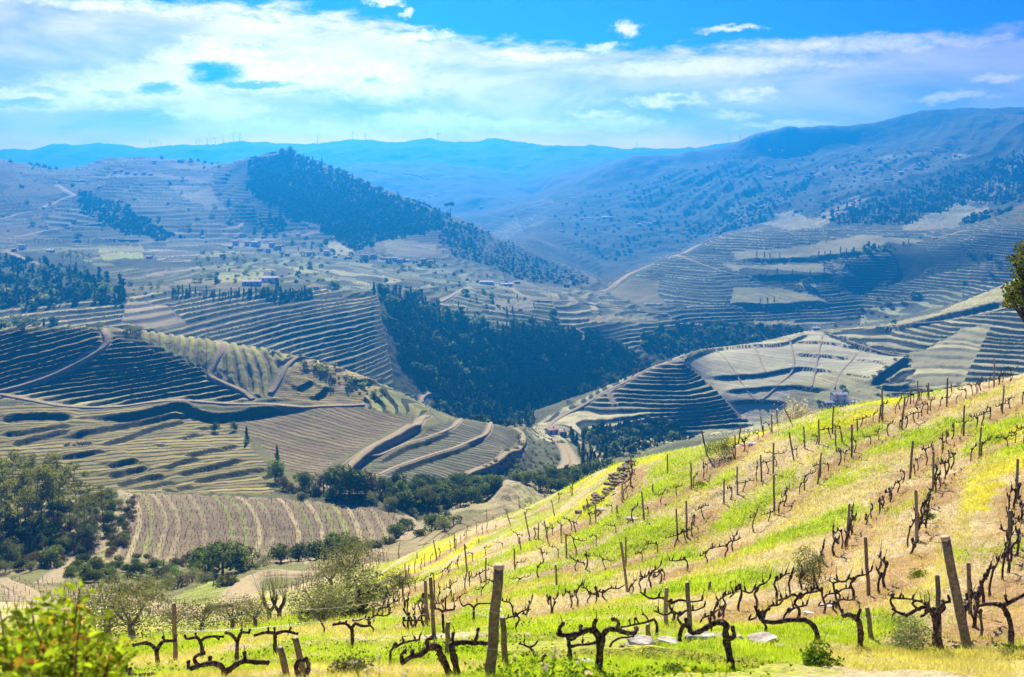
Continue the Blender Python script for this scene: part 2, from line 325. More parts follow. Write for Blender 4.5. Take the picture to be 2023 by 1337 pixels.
# regions: photograph outline, range of bands, tread and riser colour, terrace height (m), tilt (x, y), meander (amount, size), relief
def RG(poly, k0, k1, cT, cR, step=0., tilt=(0, 0), mean=(.35, 35), amp=1., hw=1., lip=.8, fr=None):
    return dict(poly=poly, k0=k0, k1=k1, cT=cT, cR=cR, step=step, tilt=tilt, mean=mean, amp=amp, hw=hw, lip=lip, fr=fr)
REG = [
 # meadow vineyard in the dip below the camera hill
 RG([(-300,1130),(250,1170),(420,1215),(520,1195),(640,1100),(820,1060),(1000,1000),(1000,1250),(-300,1290)], 4.0, 6.3, (.31,.25,.115), (.14,.115,.055), 2.2, (.30,.10), (.3,25), .5, fr=.5),
 RG([(330,1185),(420,1150),(500,1140),(470,1170),(460,1200),(380,1205)], 4.2, 6.3, (0.273,0.330,0.048), (.17,.15,.06), 1.3, (.1,.1), (.3,25), .5, fr=.5),
 # striped field in the foreground of the valley
 RG([(235,965),(500,965),(700,985),(830,1035),(815,1060),(740,1085),(600,1115),(420,1115),(195,1108)], 5.7, 7.15, (.37,.315,.165), (.205,.155,.085), 3.3, ('fan',0), (.30,30), .10, 0., fr=.62),
 # fields at the foot of the left hill
 RG([(-300,800),(330,795),(450,830),(560,950),(540,975),(230,975),(-300,960)], 7.4, 10.05, (.32,.265,.085), (.050,.052,.02), 5.0, (-.28,1.), (.15,40), .0, 0., fr=.40),
 RG([(450,826),(640,798),(800,812),(812,835),(700,895),(610,950),(570,930)], 8.3, 10.06, (.25,.195,.09), (.085,.068,.034), 3.6, (.75,1.0), (.15,60), 0., 0., fr=.45),
 RG([(730,905),(890,828),(1030,848),(1036,868),(1000,905),(880,962),(740,955)], 7.5, 10.2, (.21,.195,.10), (.045,.05,.028), 3.4, (.45,1.0), (.2,60), 0., 0., fr=.5),
 RG([(1000,850),(1060,845),(1110,870),(1110,930),(1000,960),(880,962),(1036,880)], 7.5, 10.2, OLIVE, DARK, 0),
 # steep terraced face of the left hill, then the rows over its shoulder
 RG([(-300,640),(190,645),(215,660),(430,745),(505,795),(400,800),(130,806),(-300,775)], 9.9, 11.06, (0.483,0.418,0.168), DARK, 1.75, (-.13,0), (.30,40), 1.15, lip=.75),
 RG([(-300,640),(190,645),(200,668),(120,735),(0,775),(-300,790)], 9.9, 11.06, (0.441,0.374,0.152), DARK, 2.1, (-.24,0), (.30,40), 1.15, lip=.55),
 RG([(215,640),(300,640),(450,668),(620,695),(540,788),(500,780),(430,740)], 9.9, 11.15, (0.420,0.407,0.104), (0.263,0.231,0.104), 4.2, (1,.36), (.55,28), .42, 0., fr=.5),
 RG([(440,668),(620,690),(760,745),(770,775),(700,805),(640,800),(535,790),(610,700),(600,695)], 9.9, 11.15, (0.462,0.363,0.112), (.20,.16,.07), .95, (.08,.25), (.25,40), .5, fr=.42),
 RG([(700,800),(760,757),(860,800),(830,825),(760,815)], 9.9, 11.3, (0.399,0.396,0.128), DARK, 2.0, (.45,0), (.25,40), 1, lip=.8),
 # right hill: dark terraced flank, pale fields, upper terraces
 RG([(1040,850),(1200,755),(1350,700),(1372,720),(1470,828),(1560,870),(1500,905),(1300,890),(1060,872)], 8.25, 11.08, (0.483,0.440,0.216), DARK, 1.9, (.02,0), (.30,45), 1.15, lip=.6),
 RG([(1352,714),(1420,687),(1575,668),(1612,650),(1700,688),(1800,703),(1725,760),(1650,808),(1500,850),(1470,826)], 8.6, 11.06, (.54,.50,.29), (.38,.355,.20), 2.8, (.06,1.), (.2,60), 0., 0., fr=.4),
 RG([(1560,760),(1640,735),(1700,740),(1760,765),(1740,830),(1560,840)], 8.6, 11.06, (0.441,0.407,0.176), (0.357,0.330,0.136), .9, (.1,0), (.2,60), .3, fr=.4),
 RG([(1415,685),(1560,655),(1612,648),(1575,668),(1420,690)], 10.3, 11.2, (0.462,0.418,0.192), (0.231,0.198,0.096), 5.0, (1,.1), (.2,40), .25, 0., fr=.4),
 RG([(1625,650),(1690,648),(1850,630),(1990,608),(2500,560),(2500,800),(1800,800),(1740,765),(1800,705),(1700,688)], 8.6, 11.08, (0.483,0.451,0.216), DARK, 2.2, (-.03,0), (.42,45), 1.1, lip=.6),
 RG([(1790,700),(1830,690),(1900,650),(1960,640),(1935,690),(1900,760),(1790,760),(1810,730)], 8.6, 11.08, (0.483,0.451,0.208), (0.347,0.319,0.152), 2.7, (-.03,0), (.42,45), .55, lip=.9),  # band of sunlight across the terraces, painted in as a paler riser colour
 RG([(1700,650),(1850,620),(1990,550),(2100,500),(2500,380),(2500,560),(1990,608),(1850,632),(1760,650)], 10.1, 11.3, (0.462,0.429,0.176), (0.294,0.264,0.104), 4.5, (1,.3), (.4,30), .35, 0., fr=.4),
 # dark terraced slope behind the left hill
 RG([(-300,600),(160,580),(740,572),(770,650),(800,760),(600,720),(300,660),(-300,660)], 12.2, 14.05, (0.441,0.396,0.176), (.030,.036,.020), 2.1, (-.10,0), (.25,60), 1.2, lip=.32),
 RG([(250,590),(330,605),(370,640),(300,650),(240,640)], 12.2, 14.05, (0.420,0.363,0.176), (.15,.12,.08), 3.0, (-.10,0), (.25,60), .7, lip=.8),
 # wood in the valley
 RG([(745,575),(830,606),(940,640),(1010,642),(1150,648),(1250,690),(1300,750),(1080,850),(960,850),(870,800),(780,770),(760,660)], 12.2, 14.1, FORESTG, FORESTG),
 # low terraced hill behind it
 RG([(880,570),(1000,545),(1190,570),(1400,620),(1420,640),(1300,690),(1210,700),(1150,660),(950,650),(860,605)], 12.6, 16.2, (0.378,0.363,0.168), (.05,.06,.03), 2.2, (.10,0), (.35,40), 1.1, lip=.55),
 RG([(1165,628),(1200,622),(1290,624),(1300,632),(1230,637),(1165,635)], 13, 15.5, (0.357,0.330,0.152), (0.315,0.286,0.136)),
 RG([(975,590),(1050,590),(1060,612),(980,615)], 13, 16, (0.315,0.286,0.152), (0.294,0.264,0.136)),
 # plateau fields around the village
 RG([(-300,470),(480,470),(650,500),(640,560),(-300,560)], 14.05, 16.1, (0.263,0.275,0.080), (.055,.06,.03), 2.4, (-.05,0), (.5,45), 1, lip=.6),
 RG([(280,480),(395,480),(395,555),(290,558)], 14.05, 16.1, (0.378,0.330,0.160), (.07,.07,.04), 2.6, (-.07,0), (.35,45), 1, lip=.6),
 RG([(195,485),(280,480),(285,495),(195,498)], 14.05, 16.6, (0.273,0.264,0.072), (0.252,0.242,0.072)),
 RG([(195,500),(282,497),(283,512),(205,513)], 14.05, 16.6, (0.294,0.308,0.072), (0.263,0.275,0.072)),
 RG([(430,540),(520,538),(520,555),(420,558)], 14.05, 16.1, (0.284,0.286,0.072), (0.252,0.253,0.072)),
 RG([(640,500),(760,500),(960,530),(900,580),(750,572),(640,565)], 14.05, 16.3, (0.294,0.297,0.104), (.04,.05,.025), 2.6, (.05,0), (.4,45), 1.1, lip=.6),
 RG([(645,480),(665,475),(700,495),(700,505),(655,503)], 15, 17.5, (0.420,0.363,0.192), (0.378,0.330,0.160)),
 # wood on the left bank of the plateau
 RG([(-300,500),(140,500),(240,560),(240,590),(140,600),(-300,610)], 13.4, 15.9, FORESTG, DARK),
 # hill of the far village
 RG([(-300,300),(480,305),(500,420),(640,450),(640,490),(-300,480)], 16, 18.1, (0.273,0.253,0.120), (.055,.06,.035), 4.2, (0,0), (.55,90), 1, lip=.6),
 RG([(-300,330),(70,335),(130,390),(60,470),(-300,470)], 16, 18.1, (0.263,0.231,0.120), (.07,.065,.04), 4.0, (-.1,0), (.5,80), 1, lip=.6),
 RG([(330,365),(420,370),(430,395),(380,400)], 16, 18.1, (0.284,0.253,0.136), (0.263,0.231,0.128)),
 RG([(395,395),(450,398),(470,415),(410,415)], 16, 18.1, (0.284,0.253,0.136), (0.263,0.231,0.128)),
 RG([(440,400),(500,400),(520,455),(470,450)], 16, 18.1, (.20,.18,.12), (.04,.05,.03), 4, (0,0), (.4,80), 1),
 RG([(150,385),(230,400),(300,440),(355,470),(300,470),(230,450),(170,420)], 15.9, 18.1, DARK, FORESTG),
 RG([(480,300),(570,296),(640,322),(760,370),(900,425),(890,450),(800,465),(700,490),(650,470),(640,445),(600,440),(560,410),(500,390),(480,350)], 15.9, 18.15, FORESTG, FORESTG),
 RG([(640,372),(700,366),(740,372),(700,382),(645,380)], 16, 18.1, (0.357,0.308,0.152), (0.315,0.275,0.136)),
 RG([(755,470),(870,455),(860,500),(770,515)], 15.3, 17.9, (0.294,0.286,0.128), (.05,.06,.035), 2.4, (0,0), (.1,60), 1, lip=.6),
 RG([(900,440),(980,468),(1100,520),(1150,555),(1090,560),(1000,540),(900,510),(870,480)], 16, 18.1, FORESTG, FORESTG, 0),
 # right terraced hill
 RG([(1180,590),(1300,515),(1430,455),(1720,448),(2500,430),(2500,560),(2000,560),(1700,645),(1500,650),(1300,630)], 12.9, 16.35, (0.357,0.363,0.192), (.035,.048,.030), 2.4, (.02,0), (.28,60), 1.15, lip=.32),
 RG([(1445,497),(1590,486),(1700,463),(1830,476),(1700,500),(1560,512),(1455,514)], 13, 16.8, (0.357,0.341,0.168), (0.315,0.308,0.144), 1.2, (.3,0), (.2,50), .2, fr=.4),
 RG([(1425,523),(1620,519),(1645,541),(1480,545)], 13, 16.8, (0.399,0.374,0.176), (0.347,0.330,0.144), 1.2, (.3,0), (.2,50), .2, fr=.4),
 RG([(1645,521),(1668,522),(1690,545),(1652,545)], 13, 16.8, (0.399,0.385,0.176), (0.357,0.341,0.144)),
 RG([(1450,567),(1540,568),(1620,584),(1637,597),(1560,603),(1440,601)], 13, 16.8, (0.420,0.396,0.176), (0.347,0.341,0.128), 1.2, (.3,0), (.2,50), .2, fr=.4),
 RG([(1570,552),(1630,548),(1612,568),(1575,560)], 13, 16.8, (0.347,0.363,0.144), (0.315,0.330,0.120)),
 RG([(1490,634),(1570,632),(1565,640),(1490,640)], 12.5, 15, (0.399,0.363,0.176), (0.367,0.330,0.160)),
 RG([(1700,620),(1800,575),(1900,568),(1900,600),(1800,640),(1700,650)], 12.5, 15.5, (0.357,0.363,0.152), (.06,.07,.04), 2.8, (-.1,0), (.4,40), 1, lip=.6),
 RG([(1290,640),(1500,640),(1600,645),(1600,665),(1450,690),(1300,715),(1260,690)], 12.2, 13.4, FORESTG, FORESTG),
 # farther right: fields and woods on the long slope
 RG([(1060,450),(1200,350),(1450,300),(2500,180),(2500,420),(1900,420),(1600,440),(1400,440),(1200,560)], 16.5, 20.6, (.06,.06,.035), DARK, 3.6, (0,0), (.6,70), .9, lip=.5),
 RG([(1610,430),(1690,385),(1720,390),(1620,450),(1560,455),(1500,440)], 15.9, 18.3, (0.315,0.297,0.152), (0.273,0.253,0.136)),
 RG([(1520,425),(1570,415),(1600,435),(1510,445)], 15.9, 18.3, (0.336,0.319,0.160), (.2,.18,.12)),
 RG([(1780,445),(1890,400),(1960,412),(1890,440),(1900,455),(1790,460)], 15.9, 18.3, (0.357,0.330,0.176), (0.315,0.286,0.152)),
 RG([(1720,310),(1830,300),(1920,305),(1890,318),(1730,322)], 17.9, 20.1, (0.231,0.231,0.104), (.2,.19,.12)),
 RG([(1900,400),(2023,300),(2500,200),(2500,260),(2023,350),(1940,415)], 16.5, 18.4, (0.252,0.242,0.128), (.09,.09,.06), 3.5, (0,0), (.4,60), .8),
 RG([(1430,400),(1620,340),(1640,350),(1450,440)], 17.3, 19.2, (.18,.17,.11), (.05,.055,.035), 3.5, (.1,0), (.6,50), .9),
 RG([(1640,330),(1880,300),(1880,330),(1700,370),(1640,400)], 17.3, 19.2, (.17,.165,.10), (.06,.065,.04), 4.0, (0,0), (.7,60), .9),
]
ROADS = [  # photograph polyline, width, distance window
 ([(198,648),(211,662),(209,680),(185,698),(120,735),(60,757),(0,772),(-60,782)], 2.6, 380, 470),
 ([(-60,774),(0,779),(60,791),(130,804),(220,806),(300,800),(400,799),(500,803),(580,806),(640,802),(720,800)], 2.4, 360, 430),
 ([(433,671),(440,690),(426,715),(415,742),(440,757),(480,775),(500,792)], 2.0, 380, 470),
 ([(612,692),(590,706),(566,722),(552,750),(534,780)], 2.2, 380, 470),
 ([(845,822),(832,828),(822,842),(780,868),(735,892),(690,925),(655,955),(625,970)], 2.4, 280, 470),
 ([(912,829),(893,845),(850,860),(800,872),(745,896),(715,905)], 1.3, 290, 470),
 ([(970,836),(962,855),(915,880),(850,900),(790,920),(750,934)], 1.3, 290, 470),
 ([(1018,847),(1030,858),(1034,872),(1020,892),(985,915),(930,938),(885,956)], 2.0, 290, 470),
 ([(1098,866),(1112,886),(1120,908),(1108,925),(1060,941),(1000,954),(940,961),(860,966),(760,969),(640,971)], 2.6, 280, 520),
 ([(1118,878),(1132,905),(1140,925),(1150,948)], 2.6, 290, 520),
 ([(832,797),(835,785),(850,778),(868,783),(880,790),(868,806),(872,812)], 2.2, 390, 620),
 ([(880,790),(905,785)], 2.2, 390, 620),
 ([(230,972),(246,995),(247,1022),(232,1050),(205,1072),(165,1100),(120,1130),(95,1150)], 2.6, 150, 285),
 ([(640,1128),(560,1135),(505,1143),(480,1158),(474,1172),(484,1186),(470,1198),(430,1212),(380,1214),(320,1208),(255,1196),(190,1182)], 3.0, 42, 235),
 ([(0,1150),(40,1168),(80,1192),(110,1213)], 2.6, 42, 200),
 ([(795,1022),(812,1030),(818,1044),(805,1058),(795,1068)], 2.2, 200, 285),
 ([(215,441),(150,447),(90,456),(25,470)], 3.5, 900, 1400),
 ([(85,411),(112,399),(144,386),(132,378),(112,365)], 4.5, 1000, 1600),
 ([(115,360),(180,356),(232,350)], 3.5, 1000, 1700),
 ([(0,470),(160,474),(250,475),(310,471)], 3.0, 900, 1400),
 ([(0,498),(40,508),(90,526)], 3.0, 700, 1100),
 ([(868,597),(900,580),(930,566)], 3.0, 650, 1000),
 ([(828,602),(870,612),(910,625)], 2.6, 600, 1000),
 ([(1185,576),(1215,562),(1250,540),(1290,520),(1330,503),(1375,488),(1430,468)], 4.5, 800, 1260),
 ([(1325,505),(1380,520),(1430,537),(1480,547)], 2.6, 800, 1250),
 ([(1010,570),(1035,585),(1080,595),(1180,605),(1260,615),(1320,622)], 2.6, 700, 1100),
 ([(1608,445),(1650,420),(1695,390)], 4.0, 1200, 1800),
 ([(1138,650),(1152,660),(1148,676),(1132,690)], 3.0, 600, 900),
 ([(1625,650),(1700,650),(1780,645),(1860,631),(1930,618),(1990,607),(2060,592)], 2.6, 620, 850),
 ([(1612,654),(1660,668),(1700,685),(1745,697),(1790,704)], 1.8, 560, 800),
 ([(1352,715),(1290,725),(1240,752),(1180,783),(1110,822),(1075,845)], 2.2, 520, 660),
 ([(1230,760),(1205,775),(1215,800)], 2.0, 520, 660),
 ([(1352,714),(1385,742),(1428,782),(1465,826)], 1.0, 520, 700),
 ([(1412,690),(1440,718),(1458,745),(1475,770),(1492,792)], .8, 520, 760),
 ([(1490,684),(1502,712),(1512,738)], .8, 520, 760),
 ([(1560,672),(1567,700),(1566,730),(1535,762),(1505,792)], 1.0, 520, 760),
 ([(1625,662),(1617,700),(1610,735),(1603,765)], 1.0, 520, 760),
 ([(1700,690),(1680,715),(1660,738),(1648,768)], .8, 520, 760),
 ([(1180,888),(1190,903),(1186,915)], 3.0, 380, 560),
 ([(1905,455),(1880,462),(1840,472)], 3.0, 1000, 1500),
 ([(660,470),(668,455),(655,440)], 3.0, 1000, 1450),
 ([(440,455),(470,448),(480,440)], 3.0, 1000, 1450),
 ([(0,435),(30,425),(60,418)], 3.0, 1000, 1450),
]
BANKS = [  # embankments, left to right: polyline, height, distance window
 ([(111,864),(190,850),(277,830),(339,818),(374,816)], 2.3, 280, 420), ([(194,880),(242,868),(294,847),(346,831),(367,827)], 1.8, 280, 420), ([(118,902),(159,898),(211,889)], 1.7, 280, 420),
 ([(121,878),(187,875)], 1.4, 280, 420), ([(211,923),(242,916),(277,909)], 2.0, 280, 420), ([(211,944),(260,930),(294,922)], 2.1, 280, 420), ([(228,962),(277,947),(329,937)], 1.8, 270, 420),
 ([(322,927),(360,914),(398,905)], 1.6, 280, 420), ([(346,940),(415,924),(484,907)], 1.8, 280, 420), ([(377,954),(450,938),(536,928)], 1.7, 280, 420), ([(360,903),(415,891),(477,880)], 1.4, 280, 420),
 ([(356,866),(394,856)], 1.3, 280, 420), ([(306,882),(327,878)], 1.0, 280, 420), ([(390,845),(430,838)], 1.4, 280, 420), ([(262,967),(311,958),(350,950)], 1.6, 270, 420), ([(315,970),(384,960)], 1.6, 270, 420),
 ([(0,860),(70,852),(145,840)], 2.1, 300, 430), ([(20,880),(80,862),(145,848)], 2.1, 300, 430), ([(0,830),(60,822),(150,824)], 2.6, 330, 430), ([(515,946),(550,938)], 1.4, 280, 400),
 ([(150,826),(260,826),(346,806),(380,815),(415,824),(450,824),(519,814),(619,802)], 3.4, 340, 430),
 ([(630,962),(680,930),(720,905),(775,876),(815,852),(826,840)], 3.4, 280, 440), ([(745,912),(800,882),(850,868),(893,850)], 1.6, 290, 440), ([(760,938),(850,907),(915,886),(960,862)], 1.6, 290, 440), ([(880,960),(930,942),(985,918),(1018,896)], 2.3, 290, 440),
 ([(1352,716),(1420,690),(1480,684),(1540,681),(1575,671),(1606,657)], 2.4, 540, 770), ([(1565,674),(1620,676),(1680,683),(1700,684)], 1.9, 540, 770), ([(1570,700),(1620,703),(1683,710)], 1.9, 540, 770), ([(1685,711),(1730,716),(1755,726)], 1.4, 540, 770),
 ([(1393,744),(1450,745),(1500,742),(1560,731),(1600,729),(1660,737)], 2.2, 540, 770), ([(1665,739),(1700,746),(1720,752)], 1.3, 540, 770), ([(1425,773),(1480,770),(1530,766),(1580,765),(1645,769)], 1.9, 540, 770), ([(1445,796),(1480,793),(1560,797)], 1.9, 540, 770),
 ([(1722,764),(1745,742),(1775,722),(1798,706)], 4.2, 540, 780), ([(1725,764),(1770,768),(1830,772)], 2.2, 540, 780), ([(1770,747),(1810,752)], 1.5, 540, 780), ([(1350,718),(1385,746),(1428,786),(1466,830)], -2.4, 520, 700),
 ([(1690,655),(1780,647),(1860,628),(1930,612),(1990,598)], 4.5, 620, 860), ([(1640,660),(1700,688),(1790,702)], 2.6, 560, 800),
 ([(555,722),(580,708),(612,697)], 1.8, 400, 470), ([(500,684),(520,680)], 1.5, 400, 470), ([(530,702),(560,692)], 1.5, 400, 470), ([(615,715),(640,706)], 1.8, 400, 470), ([(585,772),(620,755)], 1.6, 400, 470), ([(620,790),(650,765)], 1.8, 400, 470), ([(660,735),(690,722)], 1.6, 400, 470), ([(695,760),(760,752)], 2.4, 400, 470),
 ([(1455,516),(1560,514),(1640,508),(1720,499)], 4, 900, 1300), ([(1480,547),(1650,546)], 4, 900, 1300), ([(1440,603),(1560,605),(1637,599)], 4, 850, 1200),
 ([(0,474),(150,477),(300,476)], 4, 900, 1300), ([(620,592),(700,583),(745,580)], 2.5, 600, 800),
]
def terrain_detail(X, Y, Z0, K):
    """terraces, embankments and ground cover for every ground vertex"""
    PX, PY = ue2px(X/Y, Z0/Y)
    sh = X.shape
    cT = np.zeros(sh+(3,), np.float32); cR = np.zeros(sh+(3,), np.float32)
    st = np.zeros(sh, np.float32); tx = np.zeros(sh, np.float32); ty = np.zeros(sh, np.float32); ma = np.full(sh, .35, np.float32); ms = np.full(sh, 40, np.float32)
    am = np.zeros(sh, np.float32); frx = np.full(sh, -1, np.float32); hw = np.ones(sh, np.float32); lp = np.full(sh, .75, np.float32)
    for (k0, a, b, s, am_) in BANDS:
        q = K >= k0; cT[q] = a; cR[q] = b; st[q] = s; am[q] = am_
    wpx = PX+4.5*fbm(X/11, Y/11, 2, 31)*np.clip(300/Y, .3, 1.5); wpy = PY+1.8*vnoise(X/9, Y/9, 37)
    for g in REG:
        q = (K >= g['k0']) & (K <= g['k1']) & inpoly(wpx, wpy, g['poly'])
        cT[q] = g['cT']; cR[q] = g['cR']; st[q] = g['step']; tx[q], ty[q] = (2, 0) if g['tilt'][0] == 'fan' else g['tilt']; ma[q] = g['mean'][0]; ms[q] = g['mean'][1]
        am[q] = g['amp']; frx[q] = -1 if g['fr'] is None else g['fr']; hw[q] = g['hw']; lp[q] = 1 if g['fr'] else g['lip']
    # patchwork of plots on the farther hills
    far = (K > 14.05) & (K < 20.2)
    cx = X/75+.9*vnoise(X/60, Y/60, 81); cy2 = Y/62+.9*vnoise(X/60, Y/60, 83)
    h1 = _perm[np.floor(cy2).astype(int) & 255, np.floor(cx).astype(int) & 255]; h2 = _perm[(np.floor(cy2).astype(int)+77) & 255, (np.floor(cx).astype(int)+31) & 255]
    gain = np.where(far & (st > 0), .36+.62*h1, 1)[..., None]
    cT *= gain; cT[..., 0] *= np.where(far, .85+.3*h2, 1); cT[..., 2] *= np.where(far, .8+.4*h1, 1)
    st *= np.where(far, .7+.55*h2, 1); tx += np.where(far & (st > 0), (h1-.5)*.10, 0)
    lp = np.where(far & (st > 0), lp*.9, lp)
    hz = (K > 18.05) & (K < 19.8) & (st == 0); pt = np.clip(fbm(X/70, Y/55, 3, 91)*.9+.1, 0, 1)[..., None]*hz[..., None]
    cT = (cT*(1-pt*.8)+np.array((.13, .12, .065))*pt*.8).astype(np.float32)
    cT *= np.where((K > 15.9) & (K < 18.3), .72, 1)[..., None]
    flatp = far & (h2 > .86) & (st > 0); am = np.where(flatp, .1, am); cR[flatp] = cT[flatp]*.8
    scrub = far & (h1 < .15) & (st > 0); cT[scrub] = DARK; cR[scrub] = FORESTG
    # slope of the bare ground decides how steep the risers must stand
    dx = 1.5; sx = (hs(X+dx, Y)-hs(X-dx, Y))/(2*dx); sy = (hs(X, Y+dx)-hs(X, Y-dx))/(2*dx)
    gx, gy = hw*sx+tx, hw*sy+ty
    gt = np.hypot(gx, gy)
    on = st > 0
    fr = np.clip(np.hypot(sx, sy)/1.15, .16, .82)
    fr = np.where(frx > 0, frx, fr)
    stp = np.maximum(st, .1)
    t = (hw*Z0+tx*X+ty*Y)/stp + ma*fbm(X/ms, Y/ms, 2, 3)*np.clip(3/stp, .6, 2) + .06*vnoise(X/5, Y/5, 8)
    t = t+.42*vnoise(t*.45, 0*t, 12)*(stp > 1.5)
    fan = tx == 2
    t = np.where(fan, (245*X/Y-3.0*np.cos((Y-243)/26*1.57))/stp+.25*fbm(X/ms, Y/ms, 2, 3), t)
    sid = _perm[np.floor(t).astype(int) & 255, 7]
    cT = np.where(fan[..., None], cT*(.75+.45*sid[..., None])*np.where(sid[..., None] > .78, np.array((.85, 1.0, .6)), np.array((1.05, 1., 1.))), cT).astype(np.float32)
    f = t-np.floor(t)
    prof = np.where(f < 1-fr, 0, (f-(1-fr))/fr)
    # stay a little rough, and let relief die out where a terrace is finer than the mesh
    d = np.hypot(X, Y)
    fine = np.clip(stp/np.maximum(gt, .05)/(d*.0022)-1.2, 0, 1)
    roadm = np.ones(sh)
    for (P, w) in ROADP:
        dd, _, _ = pdist(X, Y, P, w*2+4)
        roadm = np.minimum(roadm, np.clip((dd-w*.65)/(w*.5+.8), 0, 1))
    dz = np.where(on, am*stp*(prof-f+.5)*fine, 0)*roadm*np.where(on, np.clip(gt/(np.abs(gt)+.02), 0, 1), 0)
    # where the counter does not follow the height, relief is a fraction of the row pitch only
    dz = np.where(hw == 0, np.where(on, am*np.minimum(stp, 3)*(np.where(f < 1-fr, 1, .0)-.5)*fine*roadm*.6, 0), dz)
    bank = np.zeros(sh); bz = np.zeros(sh)
    for (P, h, _d0, _d1) in BANKP:
        ah = abs(h); w = .42*ah
        dd, sg, ff = pdist(X, Y, P, 10*ah+8)
        near = dd < 9*ah+6
        if not near.any(): continue
        sg = sg*np.sign(h)
        tap = np.clip(ff/.12, 0, 1)*np.clip((1-ff)/.12, 0, 1); tap = np.where((ff <= 0) | (ff >= 1), 0, tap)
        s = np.clip(sg*dd/w, -1, 1)
        z = ah*.5*s*np.exp(-np.maximum(0, dd-w)/(ah*3.2))*tap
        bz = bz+np.where(near, z, 0)
        bank = np.maximum(bank, np.where(near, np.clip(1.25-dd/w, 0, 1)*tap, 0))
    dz = dz*(1-np.clip(bank*1.5, 0, 1))+bz
    # clods, hummocks and bushes of rough ground
    rough = np.where(on, .10, .35)*np.clip(d/150, .15, 1.6)*(K > 4.4)
    dz = dz+rough*fbm(X/3.2, Y/3.2, 3, 21)*roadm
    frs = np.where(on, 1-(1-fr)*lp, 0)
    return dz, t, frs, cT, cR, bank, roadm, PX, PY
ROADP = [(gpoly(p, a, b), w) for (p, w, a, b) in ROADS]
BANKP = [(gpoly(p, a, b), h, a, b) for (p, h, a, b) in BANKS]

# rows of the vineyard on the near hillside (photograph polylines of the foot of the vines)
ROWS = [
 [(700,1128),(790,1094),(897,1050),(964,1030),(1022,1008),(1085,977)],
 [(770,1160),(846,1112),(893,1084),(927,1058),(975,1046),(1020,1028),(1075,1004),(1130,975)],
 [(740,1215),(802,1174),(862,1143),(929,1106),(1000,1078),(1057,1060),(1128,1046),(1182,1026),(1217,1000),(1240,972),(1250,930)],
 [(760,1222),(820,1207),(917,1162),(964,1140),(1014,1126),(1060,1110),(1109,1098),(1154,1086),(1192,1065),(1227,1041),(1263,1023),(1296,996),(1344,972),(1370,957),(1401,930),(1415,918),(1457,897),(1471,880),(1498,866),(1514,854),(1565,838)],
 [(800,1250),(877,1202),(954,1175),(1039,1150),(1110,1124),(1200,1120),(1254,1108),(1294,1089),(1334,1073),(1364,1054),(1395,1010),(1453,976),(1486,956),(1528,918),(1565,904),(1589,887),(1615,873),(1660,852),(1720,832),(1780,805),(1830,782)],
 [(1005,1226),(1047,1226),(1098,1207),(1158,1184),(1205,1186),(1260,1168),(1300,1148),(1333,1130),(1433,1095),(1453,1076),(1492,1046),(1528,1014),(1556,990),(1605,948),(1637,926),(1663,912),(1683,896),(1719,874),(1748,858),(1794,838),(1843,804),(1870,797),(1912,782),(1948,765),(2010,745)],
 [(1389,1225),(1439,1205),(1514,1185),(1583,1156),(1630,1110),(1664,1080),(1686,1050),(1719,1018),(1752,988),(1775,958),(1797,936),(1850,894),(1882,862),(1902,853),(1941,834),(1958,822),(1980,811),(2035,788)],
 [(1546,1222),(1617,1208),(1654,1192),(1718,1168),(1750,1142),(1781,1104),(1807,1060),(1820,1038),(1837,994),(1843,966),(1879,926),(1935,899),(1958,889),(1980,883),(2013,867),(2050,850)],
 [(1830,1268),(1941,1225),(1958,1162),(1991,1118),(1996,1085),(2007,988),(2050,930)],
]
ROWP = [gpoly(p, 8, 140) for p in ROWS]
